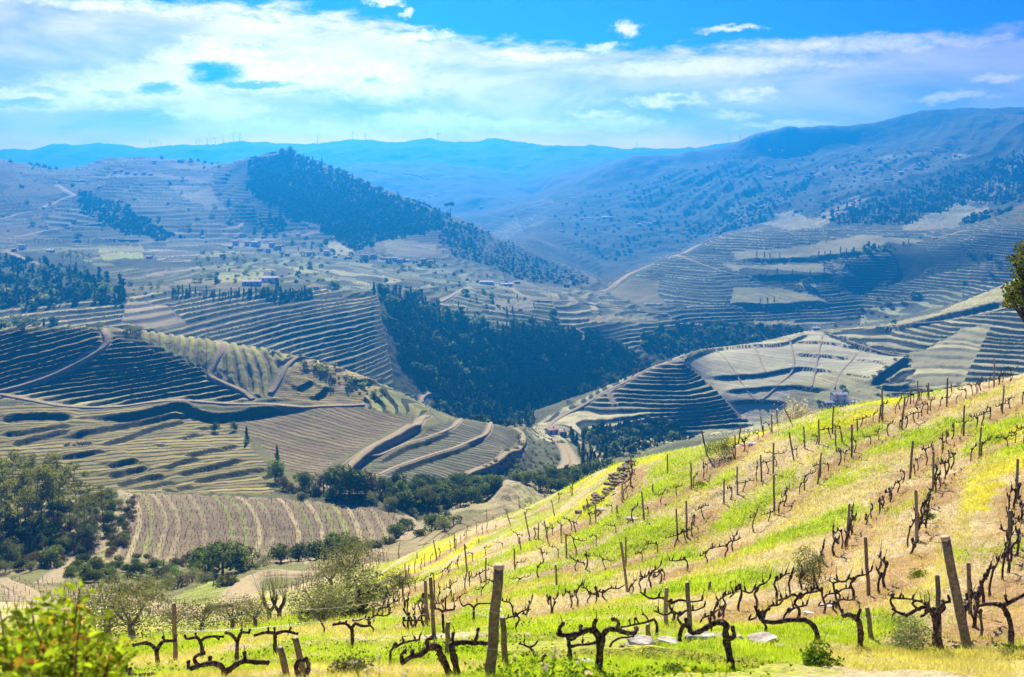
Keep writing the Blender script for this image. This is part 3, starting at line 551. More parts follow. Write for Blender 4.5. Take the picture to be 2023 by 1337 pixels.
def build_terrain():
    ucore = (np.linspace(-40, 2063, 1110)-1011.5)/F/CP
    left = np.linspace((-420-1011.5)/F/CP, ucore[0], 55)[:-1]; right = np.linspace(ucore[-1], (2440-1011.5)/F/CP, 55)[1:]
    U = np.concatenate([left, ucore, right]); nu = U.size; NR = 860
    vf = np.linspace(math.log(2.7), math.log(4275), 2800); yf = np.exp(vf)
    Zf = np.stack([hs(u*yf, yf) for u in U])                       # nu x nf
    PYf = ue2px(0*Zf, Zf/yf)[1]
    run = np.minimum.accumulate(PYf, axis=1)
    dp = np.abs(np.gradient(PYf, axis=1))
    vis = np.clip(1-(PYf-run)/60, 0, 1)*(PYf < 1420)
    wgt = dp*(.12+.88*vis)+.16
    k = np.hanning(25); k /= k.sum()
    wgt = np.stack([np.convolve(np.pad(wgt[:, j], 12, mode='edge'), k, mode='valid') for j in range(wgt.shape[1])], 1)
    cum = np.cumsum(wgt, axis=1); cum = (cum-cum[:, :1])/(cum[:, -1:]-cum[:, :1])
    q = np.linspace(0, 1, NR)
    V = np.stack([np.interp(q, cum[i], vf) for i in range(nu)])
    Y = np.exp(V); X = U[:, None]*Y
    Z0 = hs(X, Y); K = kidx(X, Y)
    dz, t, fr, cT, cR, bank, roadm, PX, PY = terrain_detail(X, Y, Z0, K)
    # near hillside: soil strip along each row of vines, grass between; clumps everywhere
    near = K < 4.9
    soil = np.zeros(X.shape); dn = np.full(X.shape, 1e9)
    for P in ROWP:
        dd, sg, _ = pdist(X, Y, P, 5); off = dd*np.where(sg > 0, 1, .62)
        dn = np.minimum(dn, off)
    soil = np.clip(1.15-dn/.95, 0, 1)*np.clip(.85+.7*fbm(X/2.5, Y/2.5, 2, 33), .25, 1)
    bench = np.where(dn < 4, -.12*np.cos(np.clip(dn, 0, 2.2)/2.2*math.pi), 0)*near
    clod = .05*fbm(X*1.3, Y*1.3, 4, 40)+.025*np.abs(vnoise(X*5, Y*5, 44))
    Z = Z0+np.where(near, bench+clod*np.clip(Y/12, .5, 1), dz)
    global near_relief
    near_relief = lambda x, y, d: np.where(d < 4, -.12*np.cos(np.clip(d, 0, 2.2)/2.2*math.pi), 0)+(.05*fbm(x*1.3, y*1.3, 4, 40)+.025*np.abs(vnoise(x*5, y*5, 44)))*np.clip(y/12, .5, 1)
    band = 1/(1+np.exp(-(fbm(X/6, Y/6, 3, 50)*3)))
    # strips of yellow flower and lush grass lower on the slope and along the brow
    lush = np.clip(.46+.9*fbm(X/3.5, Y/3.5, 3, 60)-soil*.9, 0, 1)
    flower = np.zeros(X.shape)
    for (poly) in [[(740,1150),(850,1080),(960,1040),(950,1080),(860,1120),(770,1150)], [(1130,950),(1240,915),(1180,960),(1120,985)],[(1130,1000),(1200,950),(1230,940),(1190,1000),(1130,1030),(1060,1060),(1080,1030)], [(1255,905),(1330,890),(1310,930),(1260,940)], [(1400,880),(1520,848),(1480,870),(1420,890)], [(1560,870),(1600,840),(1700,800),(1790,785),(1760,810),(1680,840),(1600,862)], [(850,1130),(960,1090),(1040,1030),(1010,1060),(940,1110),(860,1150)], [(1900,880),(2023,830),(2023,1010),(1900,1010)], [(1060,960),(1180,920),(1120,960),(1060,1000)]]:
        flower = np.maximum(flower, inpoly(PX+9*vnoise(X/2, Y/2, 5), PY+6*vnoise(X/2, Y/2, 6), poly)*1.)
    flower = flower*np.clip(.75+.6*fbm(X/2.2, Y/2.2, 2, 70), 0, 1)*(1-.7*soil)
    M = dict(X=X, Y=Y, Z=Z, K=K, PX=PX, PY=PY)
    # split the sheet into the hills it is made of
    idx = np.arange(nu*NR).reshape(nu, NR)
    Kc = K[:-1, :-1]; PXc = PX[:-1, :-1]
    parts = [('hillside', Kc < 4.55), ('valley_floor', (Kc >= 4.55) & (Kc < 8.05)),
             ('hill', (Kc >= 8.05) & (Kc < 12.1) & (PXc < 1055)), ('hill', (Kc >= 8.05) & (Kc < 12.1) & (PXc >= 1055)),
             ('terraced_slope', (Kc >= 12.1) & (Kc < 15.95) & (PXc < 1160)), ('terraced_slope', (Kc >= 12.1) & (Kc < 17) & (PXc >= 1160)),
             ('hill', (Kc >= 15.95) & (Kc < 19.05) & (PXc < 1160)), ('long_slope', (Kc >= 17) & (Kc < 20.1) & (PXc >= 1160)), ('long_slope', (Kc >= 19.05) & (Kc < 20.1) & (PXc < 1160)),
             ('mountain', (Kc >= 20.1) & (Kc < 22.05)), ('mountain', Kc >= 22.05)]
    flat = lambda a: a.reshape(nu*NR, *a.shape[2:])
    A = dict(cT=flat(cT), cR=flat(cR), t=flat(t), fr=flat(fr), bank=flat(bank), soil=flat(soil), lush=flat(lush), flower=flat(flower), road=flat(1-roadm))
    co = np.stack([flat(X), flat(Y), flat(Z)], 1)
    quads = np.stack([idx[:-1, :-1], idx[1:, :-1], idx[1:, 1:], idx[:-1, 1:]], -1)
    out = []
    for (nm, mask) in parts:
        qd = quads[mask]
        if len(qd) == 0: continue
        used = np.unique(qd); rm = np.zeros(nu*NR, int); rm[used] = np.arange(used.size)
        ob = mesh_np(nm, co[used], rm[qd], MAT['hillside' if nm == 'hillside' else 'hill'])
        ob['kind'] = 'structure'
        for key, v in A.items():
            if nm == 'hillside' and key not in ('soil', 'lush', 'flower'): continue
            if nm != 'hillside' and key in ('soil', 'lush', 'flower'): continue
            v = v[used]
            if v.ndim == 2:
                at = ob.data.attributes.new(key, 'FLOAT_COLOR', 'POINT'); at.data.foreach_set('color', np.concatenate([v, np.ones((len(v), 1))], 1).astype(np.float32).ravel())
            else:
                at = ob.data.attributes.new(key, 'FLOAT', 'POINT'); at.data.foreach_set('value', v.astype(np.float32))
        out.append(ob)
    return M, out
def mesh_np(name, verts, faces, mat=None, smooth=False, parent=None):
    me = bpy.data.meshes.new(name)
    faces = np.asarray(faces); n = len(faces); w = faces.shape[1]
    me.vertices.add(len(verts)); me.vertices.foreach_set('co', np.asarray(verts, np.float32).ravel())
    me.loops.add(n*w); me.loops.foreach_set('vertex_index', faces.astype(np.int32).ravel())
    me.polygons.add(n); me.polygons.foreach_set('loop_start', np.arange(0, n*w, w, dtype=np.int32))
    me.update(calc_edges=True)
    if smooth: me.polygons.foreach_set('use_smooth', np.ones(n, bool))
    if mat is not None: me.materials.append(mat)
    ob = bpy.data.objects.new(name, me); COL.objects.link(ob)
    if parent is not None: ob.parent = parent
    return ob
MAT = {}
def mat(name, rough=.9, spec=.15):
    m = bpy.data.materials.new(name); m.use_nodes = True
    t = NT(m.node_tree); b = m.node_tree.nodes['Principled BSDF']
    b.inputs['Roughness'].default_value = rough; b.inputs['Specular IOR Level'].default_value = spec
    MAT[name] = m
    return m, t, b
def m_hill():
    m, t, b = mat('hill', .95, .1)
    P = t.new('ShaderNodeTexCoord').outputs['Object']
    cT, cR = t.attr('cT').outputs['Color'], t.attr('cR').outputs['Color']
    tt, fr, bank, road = t.attr('t').outputs['Fac'], t.attr('fr').outputs['Fac'], t.attr('bank').outputs['Fac'], t.attr('road').outputs['Fac']
    nA = t.noise(P, .55, 4, .65); nB = t.noise(P, .06, 4, .6); nC = t.noise(P, 2.2, 3, .6)
    f = t.m('FRACT', t.m('ADD', tt, t.m('MULTIPLY', t.m('SUBTRACT', nA, .5), .10)))
    edge = t.m('SUBTRACT', 1., fr)
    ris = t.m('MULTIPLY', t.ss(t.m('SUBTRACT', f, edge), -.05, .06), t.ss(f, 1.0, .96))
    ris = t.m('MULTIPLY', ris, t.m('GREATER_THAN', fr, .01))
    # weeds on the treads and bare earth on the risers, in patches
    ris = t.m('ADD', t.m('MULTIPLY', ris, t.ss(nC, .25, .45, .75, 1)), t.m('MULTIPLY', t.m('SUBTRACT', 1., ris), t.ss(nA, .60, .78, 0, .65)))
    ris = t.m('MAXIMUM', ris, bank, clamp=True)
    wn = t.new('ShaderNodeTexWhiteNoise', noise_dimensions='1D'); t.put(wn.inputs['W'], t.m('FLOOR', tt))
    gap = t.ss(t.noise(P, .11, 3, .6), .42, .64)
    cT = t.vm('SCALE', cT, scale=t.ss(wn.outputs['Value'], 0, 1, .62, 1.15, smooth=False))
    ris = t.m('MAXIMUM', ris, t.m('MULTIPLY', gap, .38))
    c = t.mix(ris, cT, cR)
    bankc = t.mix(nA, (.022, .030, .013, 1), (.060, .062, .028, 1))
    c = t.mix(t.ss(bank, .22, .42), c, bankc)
    c = t.mix(t.m('MULTIPLY', t.ss(nB, .5, .72), .45), c, t.vm('MULTIPLY', c, (.55, .78, .40)))
    c = t.mix(t.ss(road, .35, .9, 0, .7), c, (.36, .29, .19, 1))
    val = t.m('MULTIPLY', t.ss(nC, .2, .8, .68, 1.3, smooth=False), t.ss(nB, .25, .75, .8, 1.2, smooth=False))
    c = t.vm('SCALE', c, scale=val)
    t.put(b.inputs['Base Color'], c)
    bp = t.new('ShaderNodeBump'); bp.inputs['Strength'].default_value = .7; bp.inputs['Distance'].default_value = .5
    t.put(bp.inputs['Height'], t.noise(P, .9, 4, .7)); t.put(b.inputs['Normal'], bp.outputs[0])
def m_hillside():
    m, t, b = mat('hillside', .95, .08)
    P = t.new('ShaderNodeTexCoord').outputs['Object']
    soil, lush, fl = (t.attr(k).outputs['Fac'] for k in ('soil', 'lush', 'flower'))
    nA = t.noise(P, 2.3, 6, .68); nB = t.noise(P, 9., 5, .65); nC = t.noise(P, 38., 3, .6); nD = t.noise(P, .35, 4, .6)
    straw = t.mix(t.ss(nB, .3, .7), (.36, .285, .145, 1), (.60, .505, .30, 1))
    earth = t.mix(t.ss(nB, .3, .7), (.26, .165, .085, 1), (.44, .30, .17, 1))
    grass = t.mix(t.ss(nB, .3, .68), (.17, .235, .02, 1), (.44, .46, .05, 1))
    flow = t.mix(t.ss(nB, .3, .66), (.34, .36, .02, 1), (.64, .57, .02, 1))
    c = t.mix(t.ss(t.m('ADD', soil, t.m('MULTIPLY', t.m('SUBTRACT', nA, .5), 1.1)), .35, .75), straw, earth)
    g = t.m('ADD', lush, t.m('MULTIPLY', t.m('SUBTRACT', nA, .5), 1.5))
    c = t.mix(t.m('MULTIPLY', t.ss(g, .42, .72), t.ss(nC, .25, .55, .45, 1)), c, grass)
    c = t.mix(t.ss(t.m('ADD', fl, t.m('MULTIPLY', t.m('SUBTRACT', nA, .5), .9)), .4, .7), c, flow)
    c = t.vm('SCALE', c, scale=t.m('MULTIPLY', t.ss(nC, .25, .75, .7, 1.25, smooth=False), t.ss(nD, .3, .7, .88, 1.1, smooth=False)))
    t.put(b.inputs['Base Color'], c)
    bp = t.new('ShaderNodeBump'); bp.inputs['Strength'].default_value = .8; bp.inputs['Distance'].default_value = .10
    t.put(bp.inputs['Height'], t.m('ADD', t.noise(P, 4, 6, .7), t.m('MULTIPLY', nC, .35))); t.put(b.inputs['Normal'], bp.outputs[0])
def m_simple(name, c1, c2, scale=3., rough=.9, spec=.1, bump=.3, dist=.05, detail=4, lo=.3, hi=.7, transl=0., objvar=0.):
    m, t, b = mat(name, rough, spec)
    P = t.new('ShaderNodeTexCoord').outputs['Object']
    n = t.noise(P, scale, detail, .62)
    c = t.mix(t.ss(n, lo, hi), (*c1, 1), (*c2, 1))
    if objvar:
        rnd = t.new('ShaderNodeObjectInfo').outputs['Random']
        c = t.vm('SCALE', c, scale=t.ss(rnd, 0, 1, 1-objvar, 1+objvar, smooth=False))
    t.put(b.inputs['Base Color'], c)
    if bump:
        bp = t.new('ShaderNodeBump'); bp.inputs['Strength'].default_value = bump; bp.inputs['Distance'].default_value = dist
        t.put(bp.inputs['Height'], n); t.put(b.inputs['Normal'], bp.outputs[0])
    if transl:
        tr = t.new('ShaderNodeBsdfTranslucent'); t.put(tr.inputs[0], t.vm('MULTIPLY', c, (1.25, 1.25, .7)))
        mx = t.new('ShaderNodeMixShader'); mx.inputs[0].default_value = transl
        t.l.new(b.outputs[0], mx.inputs[1]); t.l.new(tr.outputs[0], mx.inputs[2])
        t.l.new(mx.outputs[0], m.node_tree.nodes['Material Output'].inputs['Surface'])
    return m
m_hill(); m_hillside()
m_simple('road', (.25,.195,.105), (.42,.34,.19), 1.1, .95, .05, .5, .08)
M, TERRAIN = build_terrain()
def gz(x, y):
    """height of the ground as built, without terrace steps"""
    return float(hs(np.array([x]), np.array([y]))[0])
from mathutils.bvhtree import BVHTree
_deps = None
BV = []
for o in TERRAIN:
    n = len(o.data.vertices); c = np.empty(n*3, np.float32); o.data.vertices.foreach_get('co', c)
    if o.name.startswith('mountain'): continue
    f = np.empty(len(o.data.polygons)*4, np.int32); o.data.polygons.foreach_get('vertices', f)
    BV.append((o.name, BVHTree.FromPolygons(c.reshape(-1, 3).tolist(), f.reshape(-1, 4).tolist())))
def drop(x, y):
    """height of the finished ground (with terrace steps) at x, y"""
    best = None
    for nm, b in BV:
        h = b.ray_cast(Vector((x, y, 900)), Vector((0, 0, -1)))
        if h[0] is not None and (best is None or h[0].z > best): best = h[0].z
    return best if best is not None else gz(x, y)
def build_roads():
    for (P, w), (_p, _w, _a, _b) in zip(ROADP, ROADS):
        n = max(12, int(np.sum(np.hypot(*np.diff(P, axis=0).T))/ (2.0 if P[0][1] < 600 else 5.0)))
        q = np.linspace(0, len(P)-1, n); C = np.stack([np.interp(q, np.arange(len(P)), P[:, 0]), np.interp(q, np.arange(len(P)), P[:, 1])], 1)
        T = np.gradient(C, axis=0); T /= np.linalg.norm(T, axis=1)[:, None]+1e-9; N = np.stack([-T[:, 1], T[:, 0]], 1)
        prof = [(-.62, -.45), (-.5, .06), (-.30, .02), (-.08, .10), (.08, .10), (.30, .02), (.5, .06), (.62, -.45)]
        zc = np.array([max(drop(*(c+N[i]*w*s)) for s in (-.45, 0, .45)) for i, c in enumerate(C)])
        zc = smooth1(zc, min(3, max(1, n//4)))
        V = []
        for i, c in enumerate(C):
            ww = w*(1+.10*math.sin(i*1.7)+.06*math.sin(i*.61))
            for (s, dz) in prof:
                p = c+N[i]*ww*s; V.append((p[0], p[1], zc[i]+.12+dz))
        k = len(prof)
        Fq = [(i*k+j, i*k+j+1, (i+1)*k+j+1, (i+1)*k+j) for i in range(n-1) for j in range(k-1)]
        ob = mesh_np('dirt_road' if w > 1.5 else 'footpath', V, Fq, MAT['road'], True); ob['kind'] = 'structure'
build_roads()
def build_haze():
    zmin = min(float(min(v.co.z for v in o.data.vertices)) for o in TERRAIN if len(o.data.vertices) < 10) if False else float(M['Z'].min())
    x0, x1 = float(M['X'].min())-60, float(M['X'].max())+60; y0, y1 = -30., float(M['Y'].max())+40; z0, z1 = zmin-1.2, HAZE_TOP
    v = [(x, y, z) for z in (z0, z1) for y in (y0, y1) for x in (x0, x1)]
    f = [(0,1,3,2)[::-1], (4,5,7,6), (0,1,5,4), (2,3,7,6)[::-1], (0,2,6,4)[::-1], (1,3,7,5)]
    m = bpy.data.materials.new('haze'); m.use_nodes = True; n = m.node_tree.nodes; n.clear()
    o = n.new('ShaderNodeOutputMaterial'); p = n.new('ShaderNodeVolumePrincipled')
    p.inputs['Color'].default_value = (*HAZE_COLOR, 1); p.inputs['Density'].default_value = HAZE_DENSITY; p.inputs['Anisotropy'].default_value = HAZE_G
    p.inputs['Density Attribute'].default_value = ''
    m.node_tree.links.new(p.outputs[0], o.inputs['Volume'])
    ob = mesh_np('haze', v, f, m); ob['kind'] = 'stuff'
    return ob
HAZE_DENSITY = 3.5e-4; HAZE_COLOR = (.015, .30, .84); HAZE_G = .6
HAZE_TOP = float(M['Z'].max())+48
print('terrain z', M['Z'].min(), M['Z'].max())
build_haze()
# ------------------------------------------------------------------ building helpers
def tag(o, label=None, cat=None, group=None, kind=None):
    if label: o['label'] = label
    if cat: o['category'] = cat
    if group: o['group'] = group
    if kind: o['kind'] = kind
    return o
def empty(name, loc, label, cat, group=None, rz=0.):
    o = bpy.data.objects.new(name, None); COL.objects.link(o); o.location = loc; o.rotation_euler = (0, 0, rz); o.empty_display_size = .1
    return tag(o, label, cat, group)
class MB:
    """collects tubes, boxes and leaf faces, then links them as one mesh object"""
    def __init__(s): s.v = []; s.f = []
    def add(s, V, Fc):
        o = len(s.v); s.v.extend([tuple(map(float, p)) for p in V]); s.f.extend([tuple(i+o for i in q) for q in Fc])
    def tube(s, pts, rad, n=6, caps=True, knob=0., seed=0):
        P = [Vector(p) for p in pts]; rd = random.Random(seed+len(pts)*7)
        if len(P) > 2 and knob >= 0: pass
        V = []; m = len(P); up = None
        for i in range(m):
            T = (P[min(i+1, m-1)]-P[max(i-1, 0)]).normalized()
            if up is None:
                up = T.orthogonal().normalized()
            up = (up-T*up.dot(T)); up = up.normalized() if up.length > 1e-6 else T.orthogonal().normalized()
            B = T.cross(up)
            for k in range(n):
                a = 2*math.pi*k/n; r = rad[i]*(1+knob*(rd.random()-.5))
                V.append(P[i]+(up*math.cos(a)+B*math.sin(a))*r)
        Fc = [(i*n+k, i*n+(k+1) % n, (i+1)*n+(k+1) % n, (i+1)*n+k) for i in range(m-1) for k in range(n)]
        if caps: Fc += [tuple(range(n))[::-1], tuple((m-1)*n+k for k in range(n))]
        s.add(V, Fc)
    def box(s, c, d, rz=0.):
        cx, cy_, cz = c; hx, hy, hz = d[0]/2, d[1]/2, d[2]/2; ca, sa = math.cos(rz), math.sin(rz)
        V = [(cx+x*ca-y*sa, cy_+x*sa+y*ca, cz+z) for z in (-hz, hz) for (x, y) in ((-hx,-hy),(hx,-hy),(hx,hy),(-hx,hy))]
        s.add(V, [(3,2,1,0),(4,5,6,7),(0,1,5,4),(1,2,6,5),(2,3,7,6),(3,0,4,7)])
    def mesh(s, name, mats, smooth=False, idx=None):
        me = bpy.data.meshes.new(name); me.from_pydata(s.v, [], s.f)
        for m in (mats if isinstance(mats, (list, tuple)) else [mats]): me.materials.append(MAT[m])
        if smooth: me.polygons.foreach_set('use_smooth', np.ones(len(s.f), bool))
        if idx is not None: me.polygons.foreach_set('material_index', np.array(idx, np.int32))
        me.update(); return me
    def build(s, name, mats, parent=None, smooth=False, loc=(0, 0, 0)):
        o = bpy.data.objects.new(name, s.mesh(name, mats, smooth)); COL.objects.link(o); o.location = loc
        if parent is not None: o.parent = parent
        return o
def link(name, me, parent=None, loc=(0, 0, 0), rz=0., sc=1.):
    o = bpy.data.objects.new(name, me); COL.objects.link(o); o.location = loc; o.rotation_euler = (0, 0, rz)
    o.scale = (sc, sc, sc) if not hasattr(sc, '__len__') else sc
    if parent is not None: o.parent = parent
    return o
def curvepts(pts, n):
    P = np.asarray(pts, float)
    if len(P) < 3: return [tuple(P[0]*(1-t)+P[-1]*t) for t in np.linspace(0, 1, n)]
    Q = np.vstack([2*P[0]-P[1], P, 2*P[-1]-P[-2]]); out = []
    for q in np.linspace(0, len(P)-1-1e-6, n):
        i = int(q); t = q-i; a, b, c, d = Q[i:i+4]
        out.append(tuple(.5*((2*b)+(-a+c)*t+(2*a-5*b+4*c-d)*t*t+(-a+3*b-3*c+d)*t**3)))
    return out
# ------------------------------------------------------------------ materials of plants, wood, stone, houses
def m_leaf(name, c1, c2, transl=.35, vary=.25, sc=.9):
    m, t, b = mat(name, .9, .03)
    P = t.new('ShaderNodeTexCoord').outputs['Object']; oi = t.new('ShaderNodeObjectInfo').outputs['Random']
    n = t.noise(P, sc, 3, .6); n2 = t.noise(P, 7., 2, .6)
    c = t.mix(t.ss(t.m('ADD', t.m('MULTIPLY', n, .6), t.m('MULTIPLY', n2, .4)), .35, .65), (*c1, 1), (*c2, 1))
    c = t.vm('SCALE', c, scale=t.ss(oi, 0, 1, 1-vary, 1+vary, smooth=False))
    t.put(b.inputs['Base Color'], c)
    tr = t.new('ShaderNodeBsdfTranslucent'); t.put(tr.inputs[0], t.vm('MULTIPLY', c, (1.3, 1.5, .6)))
    mx = t.new('ShaderNodeMixShader'); mx.inputs[0].default_value = transl
    t.l.new(b.outputs[0], mx.inputs[1]); t.l.new(tr.outputs[0], mx.inputs[2]); t.l.new(mx.outputs[0], m.node_tree.nodes['Material Output'].inputs['Surface'])
m_leaf('leaf_oak', (.050, .072, .022), (.150, .165, .052), .45, .6)
m_leaf('leaf_conifer', (.035, .062, .032), (.120, .155, .070), .35, .65)
m_leaf('leaf_pine', (.095, .10, .025), (.25, .225, .065), .5)
m_leaf('leaf_olive', (.13, .14, .075), (.29, .28, .17), .4)
m_leaf('leaf_shrub', (.075, .085, .035), (.190, .180, .085), .4, .4)
m_leaf('leaf_silver', (.095, .095, .05), (.21, .20, .12), .4)
m_leaf('leaf_lime', (.16, .24, .015), (.46, .50, .05), .55)
m_leaf('leaf_grass', (.19, .27, .02), (.44, .48, .05), .5, .2)
m_leaf('leaf_grey', (.11, .105, .085), (.21, .20, .16), .3, .3)
m_leaf('leaf_brown', (.085, .055, .035), (.17, .12, .075), .3, .3)
m_leaf('leaf_green', (.06, .12, .015), (.20, .30, .03), .45, .3)
m_leaf('leaf_yellow', (.28, .30, .02), (.58, .53, .06), .55, .2)
m_leaf('leaf_orange', (.35, .13, .02), (.50, .30, .04), .5, .2)
m_leaf('blossom', (.50, .38, .34), (.74, .64, .58), .3, .1)
m_leaf('leaf_near', (.045, .065, .014), (.16, .165, .035), .4)
m_simple('bark', (.055, .042, .032), (.15, .12, .09), 9, .95, .05, .8, .03)
m_simple('vine_bark', (.040, .029, .022), (.270, .205, .150), 26, .95, .05, 1., .015, 6, .42, .74, objvar=.25)
m_simple('vine_cane', (.10, .055, .03), (.22, .13, .075), 40, .9, .1, .6, .005)
m_simple('post_wood', (.13, .105, .06), (.34, .285, .165), 22, .9, .08, .8, .01, 5, objvar=.3)
m_simple('post_end', (.42, .34, .19), (.60, .50, .30), 30, .9, .08, .4, .01)
m_simple('schist', (.30, .26, .21), (.66, .60, .50), 4.5, .9, .1, .9, .03, 6)
m_simple('white_stone', (.62, .58, .52), (.80, .77, .72), 9, .9, .1, .5, .02)
m_simple('schist_wall', (.16, .13, .10), (.36, .31, .24), 3, .95, .05, .9, .08, 5)
m_simple('straw', (.36, .27, .12), (.62, .50, .28), 6, .9, .1, 0, objvar=.2)
m_simple('plaster', (.62, .60, .56), (.80, .78, .74), 1.5, .9, .1, .2, .03, objvar=.12)
m_simple('plaster_pink', (.50, .36, .29), (.64, .47, .38), 1.5, .9, .1, .2, .03)
m_simple('stone_house', (.28, .24, .19), (.42, .37, .30), 1.2, .95, .05, .5, .05)
m_simple('roof_tile', (.42, .22, .14), (.62, .38, .26), 1.6, .9, .1, .6, .06, objvar=.2)
m_simple('roof_slate', (.30, .30, .31), (.48, .48, .49), 1.6, .8, .2, .5, .05)
m_simple('roof_pale', (.50, .46, .40), (.66, .62, .55), 1.2, .9, .1, .4, .05)
m_simple('window_dark', (.02, .025, .03), (.05, .055, .06), 1, .25, .5, 0)
m_simple('door_wood', (.12, .07, .04), (.22, .13, .08), 4, .8, .2, .3, .02)
m_simple('turbine', (.42, .44, .46), (.52, .54, .56), .3, .5, .3, 0)
m_simple('wire', (.42, .40, .37), (.70, .68, .64), 3, .45, .5, 0)
m_simple('trunk_pale', (.16, .14, .11), (.34, .30, .25), 6, .95, .05, .7, .03)
MAT['wire'].node_tree.nodes['Principled BSDF'].inputs['Metallic'].default_value = .6
# ------------------------------------------------------------------ leaves and crowns
def leaf_faces(mb, C, size, rd, out=None, flat=.0, asp=.6):
    """one small four-sided leaf spray at each centre"""
    n = len(C)
    D = rd.normal(size=(n, 3)); D /= np.linalg.norm(D, axis=1)[:, None]
    if out is not None: D = D*(1-flat)+out*flat; D /= np.linalg.norm(D, axis=1)[:, None]
    A = np.cross(D, rd.normal(size=(n, 3))); A /= np.linalg.norm(A, axis=1)[:, None]+1e-9; B = np.cross(D, A)
    s = size*(.6+.8*rd.random(n))[:, None]
    q = np.stack([C-A*s, C-B*s*asp+D*s*.18, C+A*s, C+B*s*asp+D*s*.18], 1).reshape(-1, 3)
    o = len(mb.v); mb.v.extend(map(tuple, q.tolist())); mb.f.extend([(o+i*4, o+i*4+1, o+i*4+2, o+i*4+3) for i in range(n)])
def blob_points(rd, n, lobes, shell=.55):
    """points spread through ellipsoid lobes (cx, cy, cz, rx, ry, rz), denser toward the skin, with gaps"""
    w = np.array([l[3]*l[4]*l[5] for l in lobes])**(2/3); w /= w.sum(); k = rd.choice(len(lobes), n, p=w)
    L = np.array(lobes)[k]; d = rd.normal(size=(n, 3)); d /= np.linalg.norm(d, axis=1)[:, None]
    r = (shell+(1-shell)*rd.random(n))**1
    return L[:, :3]+d*L[:, 3:]*r[:, None], d
def crown_round(seed, n, size, w=1., h=.8, nl=9, base=.25):
    rd = np.random.default_rng(seed); lobes = []
    for i in range(nl):
        a = rd.random()*6.28; r = .5*w*math.sqrt(rd.random())*.75; z = base+(h)*(.15+.75*rd.random())*(1-.35*(r/(.5*w)))
        q = (.16+.14*rd.random())*w; lobes.append((r*math.cos(a), r*math.sin(a), z, q, q, q*.8))
    P, d = blob_points(rd, n, lobes); mb = MB(); leaf_faces(mb, P, size, rd, d, .35); return mb
def crown_cone(seed, n, size, w=.42, col=False):
    rd = np.random.default_rng(seed); z = rd.random(n)**.85; lay = np.floor(z*9)/9
    prof = (np.sin(np.clip(z, 0, 1)*math.pi*.93+.22)**.5 if col else (1-z)**.8*(.75+.25*np.cos(z*57)))
    a = rd.random(n)*6.283; r = w*.5*prof*(.45+.55*rd.random(n))*(1+.25*np.sin(a*3+lay*20))
    P = np.stack([r*np.cos(a), r*np.sin(a), .06+z*.94-.05*r/w], 1); d = np.stack([np.cos(a), np.sin(a), np.full(n, .25)], 1)
    mb = MB(); leaf_faces(mb, P, size, rd, d, .3, .5); return mb
def crown_pine(seed, n, size):
    """open crown of a maritime pine: flat cloud-like layers high on the stem (unit height)"""
    rd = np.random.default_rng(seed); lobes = []; limbs = []
    for i in range(11):
        a = rd.random()*6.28; zz = .52+.45*(i/10); r = (.05+.16*rd.random())*(1.15-.8*((zz-.5)/.5)**2)
        q = .055+.055*rd.random(); c = (r*math.cos(a), r*math.sin(a), zz)
        lobes.append((*c, q*1.25, q*1.25, q*.62)); limbs.append(c)
    P, d = blob_points(rd, n, lobes, .35); mb = MB(); leaf_faces(mb, P, size, rd, d, .15, .35); return mb, limbs
def crown_umbrella(seed, n, size):
    rd = np.random.default_rng(seed); lobes = []
    for i in range(10):
        a = rd.random()*6.28; r = .36*math.sqrt(rd.random()); lobes.append((r*math.cos(a), r*math.sin(a), .80-.35*r*r+.06*rd.random(), .15, .15, .085))
    P, d = blob_points(rd, n, lobes, .5); mb = MB(); leaf_faces(mb, P, size, rd, d, .3); return mb
def trunk_mb(seed, h, r0, limbs=(), lean=.04, r1=.35):
    rd = random.Random(seed); mb = MB()
    pts = [(rd.uniform(-lean, lean)*h*i/4, rd.uniform(-lean, lean)*h*i/4, h*i/4-(.06*h if i == 0 else 0)) for i in range(5)]
    mb.tube(curvepts(pts, 8), [r0*(1.25 if i == 0 else 1)*(1-(1-r1)*i/7) for i in range(8)], 7)
    for c in limbs:
        b = min(max(c[2]-.16*rd.random()-.04, .15), h)
        k = b/h*4; i = min(int(k), 3); t = k-i; p0 = tuple(pts[i][q]*(1-t)+pts[i+1][q]*t for q in range(2))+(b,)
        m = tuple((p0[q]+c[q])/2 for q in range(2))+(p0[2]*.55+c[2]*.45-.02,)
        mb.tube([p0, m, c], [r0*.42, r0*.28, r0*.12], 5)
    return mb
PM = {}
